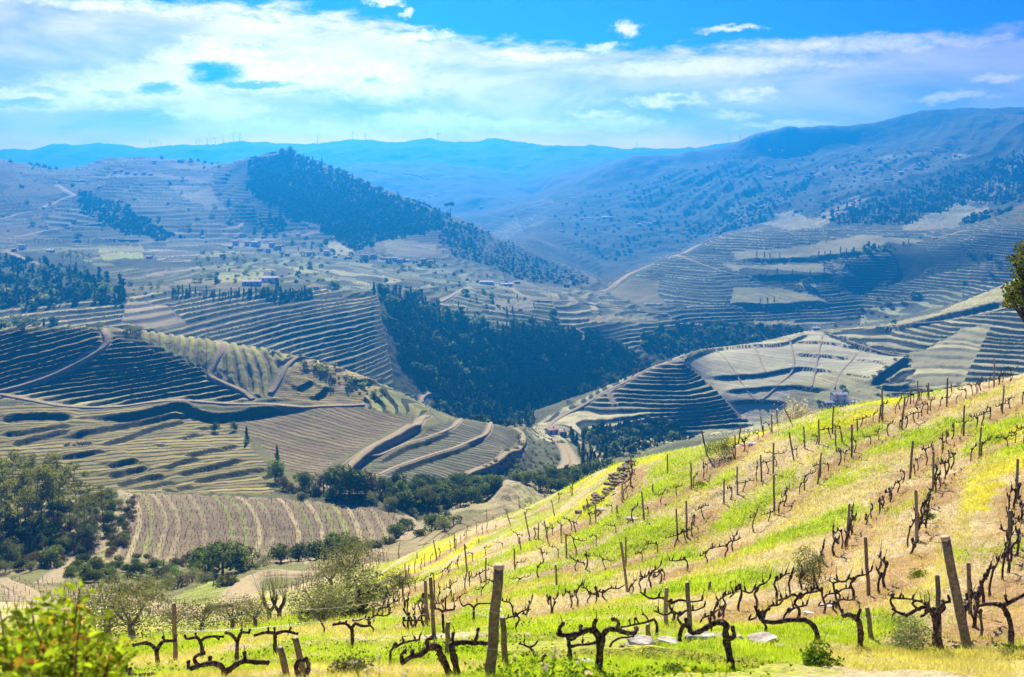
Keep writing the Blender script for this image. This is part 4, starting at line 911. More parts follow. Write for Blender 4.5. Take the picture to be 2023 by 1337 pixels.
def protos():
    for i in range(5): PM['oak_far', i] = crown_round(100+i, 170, .115, 1., .75, 9, .05).mesh('crown', 'leaf_oak')
    for i in range(4): PM['conifer_far', i] = crown_cone(120+i, 190, .085, .46).mesh('crown', 'leaf_conifer')
    for i in range(3): PM['shrub_far', i] = crown_round(140+i, 80, .17, 1.1, .45, 6, .0).mesh('crown', 'leaf_shrub')
    for i in range(3): PM['grey_far', i] = crown_round(150+i, 110, .12, 1.1, .6, 7, .0).mesh('crown', 'leaf_grey')
    for i in range(2): PM['brown_far', i] = crown_round(160+i, 130, .10, 1.1, .65, 7, .0).mesh('crown', 'leaf_brown')
    for i in range(3): PM['olive_far', i] = crown_round(170+i, 110, .12, 1.1, .7, 7, .15).mesh('crown', 'leaf_olive')
    for i in range(2): PM['cypress', i] = crown_cone(180+i, 260, .055, .24, True).mesh('crown', 'leaf_conifer')
    for i in range(4): PM['oak_mid', i] = crown_round(200+i, 1500, .042, 1.05, .75, 14, .12).mesh('crown', 'leaf_oak')
    for i in range(3): PM['shrub_mid', i] = crown_round(220+i, 700, .055, 1.1, .5, 10, .0).mesh('crown', 'leaf_shrub')
    for i in range(2): PM['green_mid', i] = crown_round(226+i, 600, .055, 1.1, .45, 10, .0).mesh('crown', 'leaf_green')
    for i in range(3): PM['olive_mid', i] = crown_round(230+i, 2600, .022, 1.1, .80, 16, .10).mesh('crown', 'leaf_olive'); PM['silver_mid', i] = crown_round(330+i, 2300, .017, 1.1, .80, 20, .10).mesh('crown', 'leaf_silver')
    for i in range(2): PM['brown_mid', i] = crown_round(240+i, 700, .045, 1.05, .7, 10, .05).mesh('crown', 'leaf_brown')
    for i in range(5):
        mb, limbs = crown_pine(250+i, 950, .020); PM['pine_mid', i] = mb.mesh('crown', 'leaf_pine'); PM['pine_trunk', i] = trunk_mb(i, .93, .011, limbs, .03, .3).mesh('trunk', 'bark', True)
    for i in range(2): PM['umbrella', i] = crown_umbrella(270+i, 500, .045).mesh('crown', 'leaf_conifer')
    for i in range(3): PM['trunk', i] = trunk_mb(280+i, .55, .035, [(.2,.1,.6),(-.2,.15,.62),(.05,-.22,.58)], .05, .6).mesh('trunk', 'bark', True)
    for i in range(3): PM['olive_trunk', i] = trunk_mb(290+i, .30, .05, [(.22,.1,.58),(-.24,.12,.60),(.05,-.22,.55),(-.1,-.2,.62),(.12,.25,.65)], .08, .8).mesh('trunk', 'trunk_pale', True)
protos()
CNT = {k: sum(1 for q in PM if q[0] == k) for k in {q[0] for q in PM}}
def pm(kind, i=None): return PM[kind, (random.randrange(CNT[kind]) if i is None else i) % CNT[kind]]
KINDNAME = {'oak_far': ('broadleaf_tree', 'tree'), 'conifer_far': ('conifer_tree', 'tree'), 'shrub_far': ('shrub', 'shrub'), 'grey_far': ('bare_shrub', 'shrub'), 'brown_far': ('bare_tree', 'tree'), 'olive_far': ('olive_tree', 'tree'), 'cypress': ('cypress_tree', 'tree')}
def far_tree(kind, loc, h, label, group=None, w=1.):
    """tree or bush that is a few pixels large: one crown reaching the ground"""
    nm, cat = KINDNAME[kind]
    q = h*(.85+.3*random.random())*w
    o = link(nm, pm(kind), None, (loc[0], loc[1], loc[2]-.05*h), random.random()*6.28, (q, q, h))
    return tag(o, label, cat, group)
def big_tree(name, kind, tk, loc, h, label, group=None, w=1., i=None, lean=0):
    r = empty(name, (loc[0], loc[1], loc[2]-.02*h), label, 'shrub' if name.endswith('shrub') or name.endswith('bush') else 'tree', group, random.random()*6.28)
    link('crown', pm(kind, i), r, (0, 0, 0), 0, (h*w, h*w, h))
    if tk: link('trunk', pm(tk, i), r, (0, 0, 0), 0, (h*max(w, .8), h*max(w, .8), h))
    r.rotation_euler = (lean*random.uniform(-1, 1), lean*random.uniform(-1, 1), r.rotation_euler.z)
    return r
# choose visible ground spots inside a photograph outline
def _visible():
    PX, PY = ue2px(M['X']/M['Y'], M['Z']/M['Y'])
    run = np.minimum.accumulate(PY, axis=1)
    return PX, PY, PY <= run+6
VPX, VPY, VIS = _visible()
WOBX = 11*fbm(M['X']/28, M['Y']/28, 3, 13); WOBY = 4.5*fbm(M['X']/28, M['Y']/28, 3, 14)
def pick(poly, k0, k1, n, sep, hidden=False):
    q = inpoly(VPX+WOBX, VPY+WOBY, poly) & (M['K'] >= k0) & (M['K'] <= k1)
    if n <= 0: return []
    if not hidden: q &= VIS
    idx = np.argwhere(q); 
    if len(idx) == 0: return []
    idx = idx[rng.permutation(len(idx))]; out = []; grid = {}
    for i, j in idx:
        a, b = VPX[i, j], VPY[i, j]; g = (int(a//sep), int(b//(sep*.6)))
        if any((g[0]+x, g[1]+y) in grid and (grid[(g[0]+x, g[1]+y)][0]-a)**2+((grid[(g[0]+x, g[1]+y)][1]-b)/.6)**2 < sep*sep for x in (-1, 0, 1) for y in (-1, 0, 1)): continue
        grid[g] = (a, b); out.append((float(M['X'][i, j]), float(M['Y'][i, j]), float(M['Z'][i, j]), a, b))
        if len(out) >= n: break
    return out
def at(px, py, d0=3, d1=4200):
    p = ground(px, py, d0, d1); return (float(p[0]), float(p[1]), drop(float(p[0]), float(p[1])))
EXTRA = []
SIZEW = lambda s: 'tall' if s > .66 else 'middling' if s > .33 else 'small'
def wood(poly, k0, k1, n, sep, kinds, h0, h1, group, where, stuff=0, ssep=4, shade=''):
    """individual trees of a wood, and the remainder as one mass"""
    PK_ = pick(poly, k0, k1, n, sep)
    if PK_:
        ax, bx = min(p[3] for p in PK_), max(p[3] for p in PK_)+1; ay, by = min(p[4] for p in PK_), max(p[4] for p in PK_)+1
    for (x, y, z, px, py) in PK_:
        spot = ('upper', 'middle', 'lower')[int(3*(py-ay)/(by-ay))]+' '+('far left', 'left', 'centre', 'right', 'far right')[int(5*(px-ax)/(bx-ax))]
        kd = random.choices([k for k, _ in kinds], [w for _, w in kinds])[0]; s = random.random()**1.5; h = h0*.8+(h1*1.1-h0*.8)*s
        if 'shrub' in kd or 'grey' in kd: h *= .6
        if kd == 'oak_far' and y > 1150: EXTRA.append((x, y, z, h)); continue
        nm = {'oak_far': 'round dark oak', 'conifer_far': 'pointed dark conifer', 'shrub_far': 'dull green bush', 'grey_far': 'grey leafless bush', 'brown_far': 'brownish bare tree', 'olive_far': 'grey olive tree', 'cypress': 'slim dark cypress'}[kd]
        far_tree(kd, (x, y, z), h, f'{SIZEW(s)} {nm} {where}, {spot}', group)
    if stuff:
        S_ = pick(poly, k0, k1, stuff, ssep)
        V = []; Fq = []; o = 0
        lows = [MASS[k] for k, _ in kinds if k in MASS] or [MASS['oak_far']]
        for (x, y, z, px, py) in S_:
            B = lows[random.randrange(len(lows))]; h = (h0*.7+(h1*1.1-h0*.7)*random.random()**1.5)*.9; a = random.random()*6.28; ca, sa = math.cos(a), math.sin(a)
            Q = np.stack([(B[:, 0]*ca-B[:, 1]*sa)*h, (B[:, 0]*sa+B[:, 1]*ca)*h, B[:, 2]*h], 1)+(x, y, z-.05*h); V.append(Q)
        if V:
            V = np.concatenate(V); Fq = np.arange(len(V)).reshape(-1, 4)
            ob = mesh_np('woodland', V, Fq, MAT['leaf_mass']); ob['kind'] = 'stuff'
m_leaf('leaf_mass', (.016, .028, .014), (.042, .054, .024), .10, .25, .08)
MASS = {}
for k, mb in (('oak_far', crown_round(301, 34, .24, 1., .75, 7, .05)), ('conifer_far', crown_cone(302, 34, .18, .5)), ('shrub_far', crown_round(303, 24, .28, 1.1, .45, 5, 0.)), ('brown_far', crown_round(304, 30, .24, 1., .7, 6, .0))):
    MASS[k] = np.array([mb.v[i] for f in mb.f for i in f])
ORD = 'first second third fourth fifth sixth seventh eighth ninth tenth eleventh twelfth thirteenth fourteenth fifteenth sixteenth seventeenth eighteenth nineteenth twentieth'.split()
def ordw(i, n):
    """name a place along a row from its nearer end, left or right"""
    def w(j): return ORD[j] if j < 20 else (['twenty','thirty','forty','fifty'][(j+1)//10-2]+('-'+ORD[(j+1) % 10-1] if (j+1) % 10 else 'th').replace('yth', 'ieth')).replace('y-', 'y-') if (j+1) % 10 else {20:'twentieth',30:'thirtieth',40:'fortieth',50:'fiftieth'}[j+1]
    return f'{w(i)} from left' if i <= n/2 else f'{w(n-1-i)} from right'
# ------------------------------------------------------------------ woods, trees and bushes of the valley
def valley_plants():
    # wood in the valley bottom, centre
    wood([(760,600),(830,612),(950,642),(1050,660),(1150,650),(1250,700),(1285,750),(1080,840),(960,825),(870,775),(800,720)], 12.1, 14.1, 215, 17, [('conifer_far', 4), ('oak_far', 3), ('shrub_far', 1)], 6, 12.5, 'trees of the shaded valley wood', 'in the blue shaded wood of the valley', 620, 7)
    wood([(1080,800),(1250,700),(1330,690),(1300,740),(1130,810)], 11.2, 14.1, 26, 13, [('brown_far', 3), ('grey_far', 2)], 4, 8, 'bare trees along the valley stream', 'along the stream at the foot of the wood')
    # wood below the plateau, left
    wood([(-40,505),(90,515),(150,530),(240,565),(235,600),(130,605),(-40,612)], 12.6, 16.0, 75, 14, [('oak_far', 3), ('conifer_far', 2), ('olive_far', 2)], 5, 10, 'trees on the bank left of the plateau', 'on the wooded bank at the left edge', 160, 8)
    for px, h in ((125, 11), (140, 12), (152, 11), (165, 10), (176, 9.5)):
        big_tree('pine_tree', 'pine_mid', 'pine_trunk', at(px, 522, 600, 900), h, 'slender pine in the small stand beside green fields', 'pines in the small stand', 1.5)
    wood([(120,560),(330,565),(390,580),(200,600)], 12.6, 16, 34, 13, [('olive_far', 3), ('grey_far', 2), ('shrub_far', 2)], 3, 5.5, 'olives below the dark hedge', 'on the slope left of the dark hedge')
    # dark hedge in front of the wine buildings
    for i in range(34):
        px = 345+i*8.1+random.uniform(-2, 2); k = 'conifer_far' if i % 3 else 'oak_far'
        far_tree(k, at(px, 585-5*math.sin(i*.4)*.4+random.uniform(-1, 2), 600, 900), random.uniform(3.5, 7.5) if i < 18 else random.uniform(6.5, 8), f'dark tree {ordw(i, 34)} in the hedge below the long winery halls', 'dark hedge trees', 1.1 if i > 20 else .8)
    far_tree('oak_far', at(662, 568, 650, 950), 7.5, 'single round dark tree right of the dark hedge', None, 1.1)
    far_tree('conifer_far', at(548, 575, 650, 950), 9.5, 'broad dark conifer rising behind the dark hedge', None, 1.2)
    wood([(740,570),(830,590),(880,620),(830,640),(770,620)], 12.6, 15.3, 34, 11, [('conifer_far', 3), ('oak_far', 2)], 5, 9, 'trees at the top of the valley wood', 'at the upper left end of the valley wood', 60, 6)
    wood([(940,650),(1010,640),(1090,620),(1120,650),(1010,675)], 12.6, 15.3, 20, 11, [('conifer_far', 2), ('oak_far', 2)], 5, 8, 'trees above the valley wood', 'on the brow of the valley wood')
    # wood at the foot of the right terraced hill
    wood([(1265,650),(1400,640),(1580,645),(1600,656),(1450,685),(1330,705),(1270,690)], 12.1, 13.6, 55, 12, [('oak_far', 3), ('grey_far', 1), ('brown_far', 1)], 5, 8.5, 'trees in the gully behind the pale fields', 'in the gully behind the pale fields', 160, 6)
    # hill with the tree on top: one wooded mass, trees along its sky line apart
    wood([(482,318),(570,302),(640,326),(760,378),(900,428),(880,450),(790,465),(700,492),(640,455),(600,430),(560,400),(500,380)], 15.9, 18.15, 0, 9, [('oak_far', 3), ('shrub_far', 1)], 4, 7.5, 'trees of the wooded hill', '', 1800, 4)
    for px, py, h in ((600,312,9), (618,318,10), (636,323,11), (652,330,9), (668,337,10), (682,343,11), (696,349,9), (712,355,8), (728,362,8), (748,372,9), (786,386,8), (806,394,8), (828,402,9), (590,309,8), (540,309,7), (505,311,7)):
        far_tree('oak_far' if px % 3 else 'conifer_far', at(px, py+4, 1200, 1500), h, f'small tree on the wooded hill sky line, {ORD[sorted((600,618,636,652,668,682,696,712,728,748,786,806,828,590,540,505)).index(px)]} from left', 'trees on the ridge of the wooded hill', .9)
    big_tree('umbrella_pine', 'umbrella', 'trunk', at(890, 431, 1150, 1400), 22, 'big round pine at the low right end of the wooded hill', None, .75)
    big_tree('eucalyptus_tree', 'oak_mid', 'trunk', at(575, 309, 1300, 1500), 17, 'broad feathery tree crowning the wooded hill', None, .95, 1)
    big_tree('eucalyptus_tree', 'oak_mid', 'trunk', at(560, 309, 1300, 1500), 14, 'lower feathery tree left of the one crowning the wooded hill', None, .85, 2)
    for px, py, h in ((858,426,11), (862,427,9), (868,429,12)):
        far_tree('cypress', at(px, py, 1150, 1400), h, 'slim cypress in the trio beside the big round pine', 'three cypresses on the ridge', .9)
    wood([(905,438),(985,470),(1100,525),(1180,560),(1120,565),(1010,545),(900,505),(860,480)], 15.6, 18.2, 0, 9, [('oak_far', 1), ('shrub_far', 1)], 4, 6.5, '', '', 330, 7)
    wood([(1080,440),(1190,380),(1450,310),(1700,310),(1900,290),(1880,345),(1620,430),(1440,430),(1200,520)], 17.2, 20.6, 0, 9, [('oak_far', 1), ('shrub_far', 1)], 5, 9, '', '', 420, 10)
    wood([(150,380),(230,400),(300,440),(355,470),(300,472),(230,452),(165,420)], 15.6, 18.2, 0, 9, [('oak_far', 2), ('shrub_far', 1)], 5, 8, '', '', 260, 6)
    wood([(510,420),(545,425),(560,450),(520,470)], 15.6, 18.2, 14, 10, [('oak_far', 2), ('conifer_far', 1)], 6, 9, 'dark trees below the bare plots', 'in the clump under the far bare plots')
    # far village hill: scattered trees and hedges
    wood([(0,320),(470,318),(480,480),(0,470)], 15.9, 18.2, 62, 26, [('oak_far', 3), ('shrub_far', 3), ('olive_far', 2)], 4, 8, 'scattered trees of the far terraced hill', 'on the hill under the far ridge')
    for px, py, h in ((320,312,7), (20,318,6), (62,322,8), (75,324,8), (88,328,9), (98,330,8), (112,333,7), (378,318,6), (392,318,7), (405,319,6), (418,320,6), (430,320,5)):
        far_tree('oak_far', at(px, py+2, 1300, 1700), h, 'dark round tree on the far sky line of the left hill', 'trees on the left sky line', 1.1)
    wood([(380,500),(640,500),(640,560),(400,560)], 14.05, 16.6, 70, 17, [('olive_far', 3), ('shrub_far', 2), ('oak_far', 2), ('grey_far', 1)], 3, 6, 'scattered trees of the village fields', 'between the small fields by the village')
    wood([(480,450),(680,470),(700,500),(880,520),(860,540),(700,520),(480,492)], 15, 17.9, 46, 13, [('oak_far', 3), ('olive_far', 2), ('conifer_far', 1)], 4, 8, 'trees between the village houses', 'between houses of the village')
    wood([(740,505),(960,540),(930,580),(760,565)], 14, 17, 36, 14, [('oak_far', 2), ('olive_far', 2), ('shrub_far', 2)], 3, 6, 'trees right of the village', 'on terraces right of the village')
    wood([(860,590),(1000,560),(1060,600),(960,650),(880,630)], 12.6, 16, 40, 12, [('oak_far', 2), ('shrub_far', 3), ('conifer_far', 1)], 3, 6, 'bushes around the two farm buildings', 'on the knoll under the farm buildings')
    # right terraced hill
    for px, py in [(1495,510),(1510,511),(1521,511),(1540,511),(1617,509),(1629,508),(1640,507),(1660,503),(1515,543),(1535,544),(1565,545),(1600,545),(1628,543),(1502,602),(1516,603),(1529,604)]:
        far_tree('cypress', at(px, py, 850, 1250), random.uniform(4.5, 7), 'slim cypress of the rows edging the pale fields', 'cypresses edging the pale fields', 1.0)
    wood([(1690,490),(1780,478),(1830,470),(1740,500),(1660,515)], 13.5, 17, 16, 9, [('oak_far', 3), ('conifer_far', 1)], 4, 8, 'trees beside the upper pale field', 'along the edge of the upper pale field')
    for px, py, h in ((1587,560,8), (1599,560,9.5), (1811,588,9), (1765,640,6)):
        far_tree('oak_far', at(px, py, 800, 1200), h, {1587: 'left dark tree of the pair between pale plots', 1599: 'right and larger dark tree of the pair between pale plots', 1811: 'lone round tree on the sunny terraced knoll', 1765: 'lone low tree beside the ridge road'}[px], None, 1.1)
    wood([(1440,604),(1560,606),(1640,600),(1640,612),(1450,614)], 12.6, 15.5, 22, 9, [('olive_far', 2), ('oak_far', 1)], 3, 4.5, 'olives below the lowest pale field', 'in the row below the lowest pale field')
    wood([(1690,600),(1780,575),(1790,600),(1720,650),(1640,655)], 12.3, 15.5, 26, 10, [('brown_far', 3), ('grey_far', 2)], 3.5, 6, 'bare bushes left of the terraced knoll', 'in the hollow left of the terraced knoll')
    for px, py, h in ((1912,500,7), (1926,502,6), (1944,503,7.5), (1960,506,8), (1968,518,7), (1972,528,5), (1958,545,7), (1942,555,6), (1905,560,6)):
        far_tree('grey_far', at(px, py, 850, 1300), h, 'pale bare tree on the dark slope right', 'pale bare trees on the right', 1.)
    # long slope on the right: woods as masses
    wood([(1620,430),(1750,390),(1880,345),(2030,300),(2030,400),(1900,405),(1780,445),(1700,450)], 16.3, 19.1, 0, 9, [('oak_far', 3), ('conifer_far', 1)], 8, 13, '', '', 620, 8)
    wood([(1900,430),(2030,410),(2030,470),(1930,480)], 15.9, 17.9, 20, 13, [('oak_far', 2), ('grey_far', 1)], 6, 10, 'trees above the dark slope right', 'above the dark slope at the right edge', 80, 8)
    wood([(1330,480),(1420,430),(1500,400),(1620,340),(1500,440),(1420,462)], 16.5, 19.1, 0, 9, [('oak_far', 2)], 6, 10, '', '', 240, 8)
    # left hill
    big_tree('olive_tree', 'olive_mid', 'olive_trunk', at(194, 650, 400, 470), 3.6, 'dark round tree beside the track on the left hill crest', None, 1.2)
    big_tree('bare_bush', 'olive_mid', 'olive_trunk', at(258, 655, 400, 470), 4.2, 'wide grey bush behind the crest right of the track', None, 1.3)
    big_tree('bare_bush', 'olive_mid', 'olive_trunk', at(276, 656, 400, 470), 4.0, 'second wide grey bush behind the crest, nearer the rows', None, 1.3)
    wood([(-20,632),(60,632),(130,642),(60,650),(-20,650)], 10.8, 13.4, 14, 13, [('oak_far', 2), ('olive_far', 2), ('conifer_far', 1)], 4, 8, 'trees at the left end of the crest', 'left on the sunny hill crest')
    for px, py in ((412,668), (510,690), (530,694), (550,699), (570,702), (592,706), (640,712), (660,722)):
        far_tree('olive_far', at(px, py, 400, 480), random.uniform(1.6, 2.6), 'small olive on the crest behind the sunny rows', 'small olives on the crest', 1.2)
    wood([(590,725),(650,720),(700,750),(760,770),(740,795),(680,770),(650,750)], 9.9, 11.3, 42, 11, [('grey_far', 3), ('olive_far', 2), ('shrub_far', 1)], 2.0, 3.6, 'grey bushes on the stony gully', 'in the stony gully between ochre plots')
    for px, py, h, lb in ((488, 872, 5.6, 'dark conifer at the upper corner of the brown field'), (463, 848, 4.2, 'dark bush up the field edge from the conifer'), (548, 912, 5.2, 'dark conifer at the lower corner of the brown field'), (425,850,4.5,'dark bush under the shaded bank left of the brown field')):
        big_tree('conifer_tree', 'oak_mid' if 'bush' in lb else 'conifer_far', 'trunk', at(px, py, 280, 430), h, lb, None, .75 if 'bush' in lb else .95)
    wood([(860,800),(890,782),(960,815),(1040,840),(1000,850),(920,826)], 10.2, 13.3, 60, 10, [('shrub_far', 3), ('oak_far', 2)], 2.5, 5, 'bushes on the round knoll', 'on the knoll right of the white track', 120, 6)
    wood([(985,830),(1040,815),(1060,838),(1035,848)], 10, 13.4, 12, 11, [('conifer_far', 2), ('oak_far', 1)], 6, 9, 'trees at the stream', 'at the stream below the knoll')
    far_tree('cypress', at(1048, 846, 430, 600), 9.5, 'tall black cypress at the tip of the right terraces', None, 1.3)
    # scrub slope and dark row right of the round vineyard
    wood([(1035,868),(1060,850),(1095,872),(1108,915),(1040,940),(1000,950),(900,958)], 7.6, 10.3, 90, 12, [('shrub_far', 3), ('olive_far', 3), ('grey_far', 2)], 1.6, 3.2, 'bushes on the scrub slope', 'on the scrub slope inside the track bend')
    wood([(1120,865),(1150,862),(1190,900),(1205,935),(1170,935),(1140,890)], 7.6, 10.3, 34, 12, [('conifer_far', 4), ('oak_far', 1)], 4.5, 8, 'dark conifers beside the track', 'in the dark row right of the forked track')
    wood([(1150,850),(1330,835),(1350,860),(1420,890),(1330,900),(1230,910),(1170,880)], 8.2, 10.5, 70, 14, [('oak_far', 4), ('shrub_far', 2), ('conifer_far', 1)], 4, 7, 'trees of the hollow under the terraces', 'in the hollow under the dark terraces', 120, 8)
    wood([(1200,905),(1380,880),(1430,880),(1300,920)], 8, 10.5, 24, 12, [('grey_far', 2), ('brown_far', 2), ('shrub_far', 2)], 3, 5, 'bare bushes behind the vineyard brow', 'just behind the brow of the near vineyard')
    # right hill: olives along the field edges
    for i in range(9): far_tree('olive_far', at(1632+i*9.5, 660+i*2.9, 560, 800), 2.6, 'small olive in the row along the top pale field', 'olives along the top pale field', 1.2)
    for px, py in ((1791,706), (1770,716), (1752,732), (1738,742), (1726,752), (1735,780), (1752,782), (1770,786)): far_tree('grey_far', at(px, py, 540, 800), 3.2, 'grey bush along the dark ditch of the right hill', 'bushes along the ditch', 1.2)
    far_tree('oak_far', at(1663, 768, 540, 800), 4.2, 'small tree alone on the pale meadow by the white house')
    far_tree('oak_far', at(1619, 800, 540, 800), 5.0, 'dark round tree left of the white house')
    far_tree('cypress', at(1623, 818, 540, 800), 6, 'short cypress in front of the white house', None, 1.1)
    # trees along the track in the dip between the fields
    L = [(545,952,8,'oak_mid'),(560,966,6,'brown_mid'),(602,966,7,'oak_mid'),(580,974,5,'brown_mid'),(640,968,8.5,'brown_mid'),(672,975,10,'oak_mid'),(690,980,11,'oak_mid'),(706,978,9,'oak_mid'),(722,975,9.5,'brown_mid'),(738,978,7,'brown_mid'),(620,976,5,'shrub_mid'),(655,985,5,'oak_mid'),
         (760,985,5,'shrub_mid'),(600,985,4,'shrub_mid')]
    for px, py, h, k in L:
        nm = {'oak_mid': ('oak_tree', 'dark leafy tree'), 'brown_mid': ('bare_tree', 'brownish bare tree'), 'shrub_mid': ('shrub', 'low grey green bush')}[k]
        big_tree(nm[0], k, 'trunk', at(px, py, 255, 330), h, f'{nm[1]} by the track junction above the striped field, about {["a house","two storeys","three storeys"][min(2,int(h//4))]} high', 'trees at the track junction', .85)
    for (x, y, z, px, py) in pick([(745,975),(860,968),(1000,960),(1080,945),(1180,930),(1200,945),(1000,1008),(880,1002),(790,1003)], 6.8, 8.9, 74, 15):
        h = random.uniform(4.5, 7.5); big_tree('oak_tree', 'oak_mid', 'trunk', (x, y, z), h, f'{SIZEW((h-4.5)/3)} dark oak in the belt below the curved track, {"back" if py < 972 else "front"} {["far left","left","centre","right","far right"][min(4,max(0,int((px-740)/92)))]}', 'oaks in the belt below the track', .95)
    for px, py, h, k, lb in ((843,1018,9,'pine_mid','broad open pine standing in front of the oak belt'),(770,1000,4.5,'olive_mid','grey bushy tree left of the open pine'),(735,992,4.5,'olive_mid','grey bushy tree at the corner of the striped field'),(800,1005,4,'shrub_mid','low bush left below the open pine'),(812,1014,3,'shrub_mid','lower bush at the end of the striped field'),(855,1030,4.2,'shrub_mid','grey bush under the open pine'),(880,1020,3.6,'shrub_mid','bush beside the small tan field'),(860,1048,5,'oak_mid','dark bush on the brow below the open pine'),(878,1050,4.4,'olive_mid','grey bush on the brow by the near vineyard'),(895,1040,4,'grey_far','bare bush behind the near vines'),(800,1050,4.5,'oak_mid','dark bush inside the small track loop'),(782,1062,4.5,'oak_mid','dark bush left of the small track loop'),(770,1075,4,'shrub_mid','grey green bush below the small track loop'),(745,1085,3.5,'shrub_mid','grey green bush at the lower right of the striped field'),(828,1062,3,'shrub_mid','bush below the loop, right side'),(720,1092,3.4,'olive_mid','pale bush at the foot of the striped field')):
        big_tree({'pine_mid': 'pine_tree', 'olive_mid': 'olive_tree', 'shrub_mid': 'shrub', 'oak_mid': 'oak_shrub', 'grey_far': 'bare_shrub'}[k], k, 'pine_trunk' if k == 'pine_mid' else 'trunk', at(px, py, 150, 330), h, lb, None, 1.5 if k == 'pine_mid' else 1.05)
    # big oaks at the foot of the striped field
    for px, py, h, w, lb in ((405,1130,6.5,1.0,'left crown of the big dark oaks below the striped field'),(440,1135,8.6,1.05,'largest dark oak below the striped field'),(475,1128,6.5,1.0,'right crown of the big dark oaks below the striped field'),(555,1112,4.6,1.2,'low dark oak at the left of the bushy group'),(590,1108,5,1.2,'second low dark oak of the bushy group'),(625,1104,5.2,1.2,'dark oak in the middle of the bushy group'),(665,1098,6.6,1.1,'rounded tall oak at the right end of the bushy group'),(690,1096,5,1.1,'small oak right of the rounded tall oak')):
        big_tree('oak_tree', 'oak_mid', 'trunk', at(px, py, 160, 240), h, lb, None, w)
    for px, py, h, k, lb in ((290,1165,3.2,'olive_mid','leftmost pale olive above the sunny strip'),(330,1168,3.4,'olive_mid','pale olive second from left above the sunny strip'),(352,1160,3.6,'brown_mid','brownish bare bush among the pale olives'),(380,1150,3.6,'olive_mid','pale olive under the dark oaks'),(405,1150,3,'olive_mid','round pale olive right under the dark oaks'),(452,1158,3.8,'shrub_mid','dark rounded bush beside the sandy bend'),(300,1182,1.6,'shrub_mid','small low bush on the sunny strip'),(270,1178,2,'shrub_mid','low bush at the left of the sunny strip'),(240,1172,2.2,'shrub_mid','scrubby bush on the brown terrace'),(520,1118,2.6,'olive_mid','pale bush right of the big oaks'),(505,1125,2.4,'olive_mid','smaller pale bush right of the big oaks')):
        big_tree('olive_tree' if 'olive' in k else 'shrub', k, 'trunk', at(px, py, 100, 235), h, lb, None, 1.15)
    for (x, y, z, px, py) in pick([(130,1120),(240,1100),(400,1108),(400,1125),(330,1150),(200,1160),(130,1145)], 4.8, 6.3, 40, 15):
        k = random.choice(['oak_mid', 'shrub_mid', 'shrub_mid', 'brown_mid', 'green_mid'] if px > 250 else ['oak_mid', 'shrub_mid', 'oak_mid'])
        big_tree('shrub', k, None, (x, y, z), random.uniform(1.6, 3.2), {'oak_mid': 'dark', 'shrub_mid': 'dull green', 'brown_mid': 'brown leafless', 'green_mid': 'bright green'}[k]+' bush in the gully under the striped field'+f', {["far left","left","centre","right","far right"][min(4,max(0,int((px-130)/54)))]}', 'bushes in the gully', 1.2)
    # pine wood at the left
    P = [(14,1035,17),(39,1050,18),(51,1030,17.5),(67,1040,15),(100,1030,18),(108,1052,17),(153,1028,15.5),(206,1058,13),(85,1060,17),(128,1030,14),(22,1075,16),(180,1040,11),(-18,1050,17),(60,1085,15),(5,1020,16),(118,1010,15),(140,1060,12),(75,1015,16),(170,1065,10),(32,1012,17)]
    for i, (px, py, h) in enumerate(P):
        big_tree('pine_tree', 'pine_mid', 'pine_trunk', at(px, py, 190, 290), h, f'{["tall","very tall","slim"][i%3]} pine of the left wood, {ORD[sorted(q[0] for q in P).index(px)]} from left', 'pines of the left wood', .95, i)
    for (x, y, z, px, py) in pick([(-60,985),(225,980),(238,1000),(225,1045),(190,1080),(110,1120),(-60,1135)], 5.2, 8., 120, 13):
        k = random.choice(['oak_mid', 'oak_mid', 'oak_mid', 'shrub_mid', 'brown_mid', 'olive_mid']); h = random.uniform(2.2, 5.2)
        big_tree('oak_tree' if k == 'oak_mid' else 'shrub', k, 'trunk', (x, y, z), h, {'oak_mid': 'dark leafy undergrowth tree', 'shrub_mid': 'dull green bush', 'brown_mid': 'brown leafless bush', 'olive_mid': 'pale grey green bush'}[k]+f' under the left wood pines, {"back" if py < 1030 else "middle" if py < 1075 else "front"} {"far left" if px < 20 else "left" if px < 80 else "middle" if px < 140 else "right"}', 'undergrowth of the left wood', .9)
    for (x, y, z, px, py) in pick([(215,1060),(262,985),(262,1010),(240,1075),(200,1105)], 5.2, 7.6, 26, 10):
        big_tree('shrub', random.choice(['shrub_mid', 'oak_mid', 'brown_mid']), None, (x, y, z), random.uniform(1.2, 2.6), f'low bush on the bank right of the curving track, {["upper","middle","lower"][min(2,max(0,int((py-985)/40)))]} {["left","right"][px>235]}', 'bushes on the bank of the track', 1.2)
valley_plants()
def extra_trees():
    V = []
    for (x, y, z, h) in EXTRA:
        B = MASS['oak_far']; a = random.random()*6.28; ca, sa = math.cos(a), math.sin(a)
        V.append(np.stack([(B[:, 0]*ca-B[:, 1]*sa)*h, (B[:, 0]*sa+B[:, 1]*ca)*h, B[:, 2]*h], 1)+(x, y, z-.05*h))
    V = np.concatenate(V); mesh_np('far_woodland', V, np.arange(len(V)).reshape(-1, 4), MAT['leaf_mass'])['kind'] = 'stuff'
extra_trees()
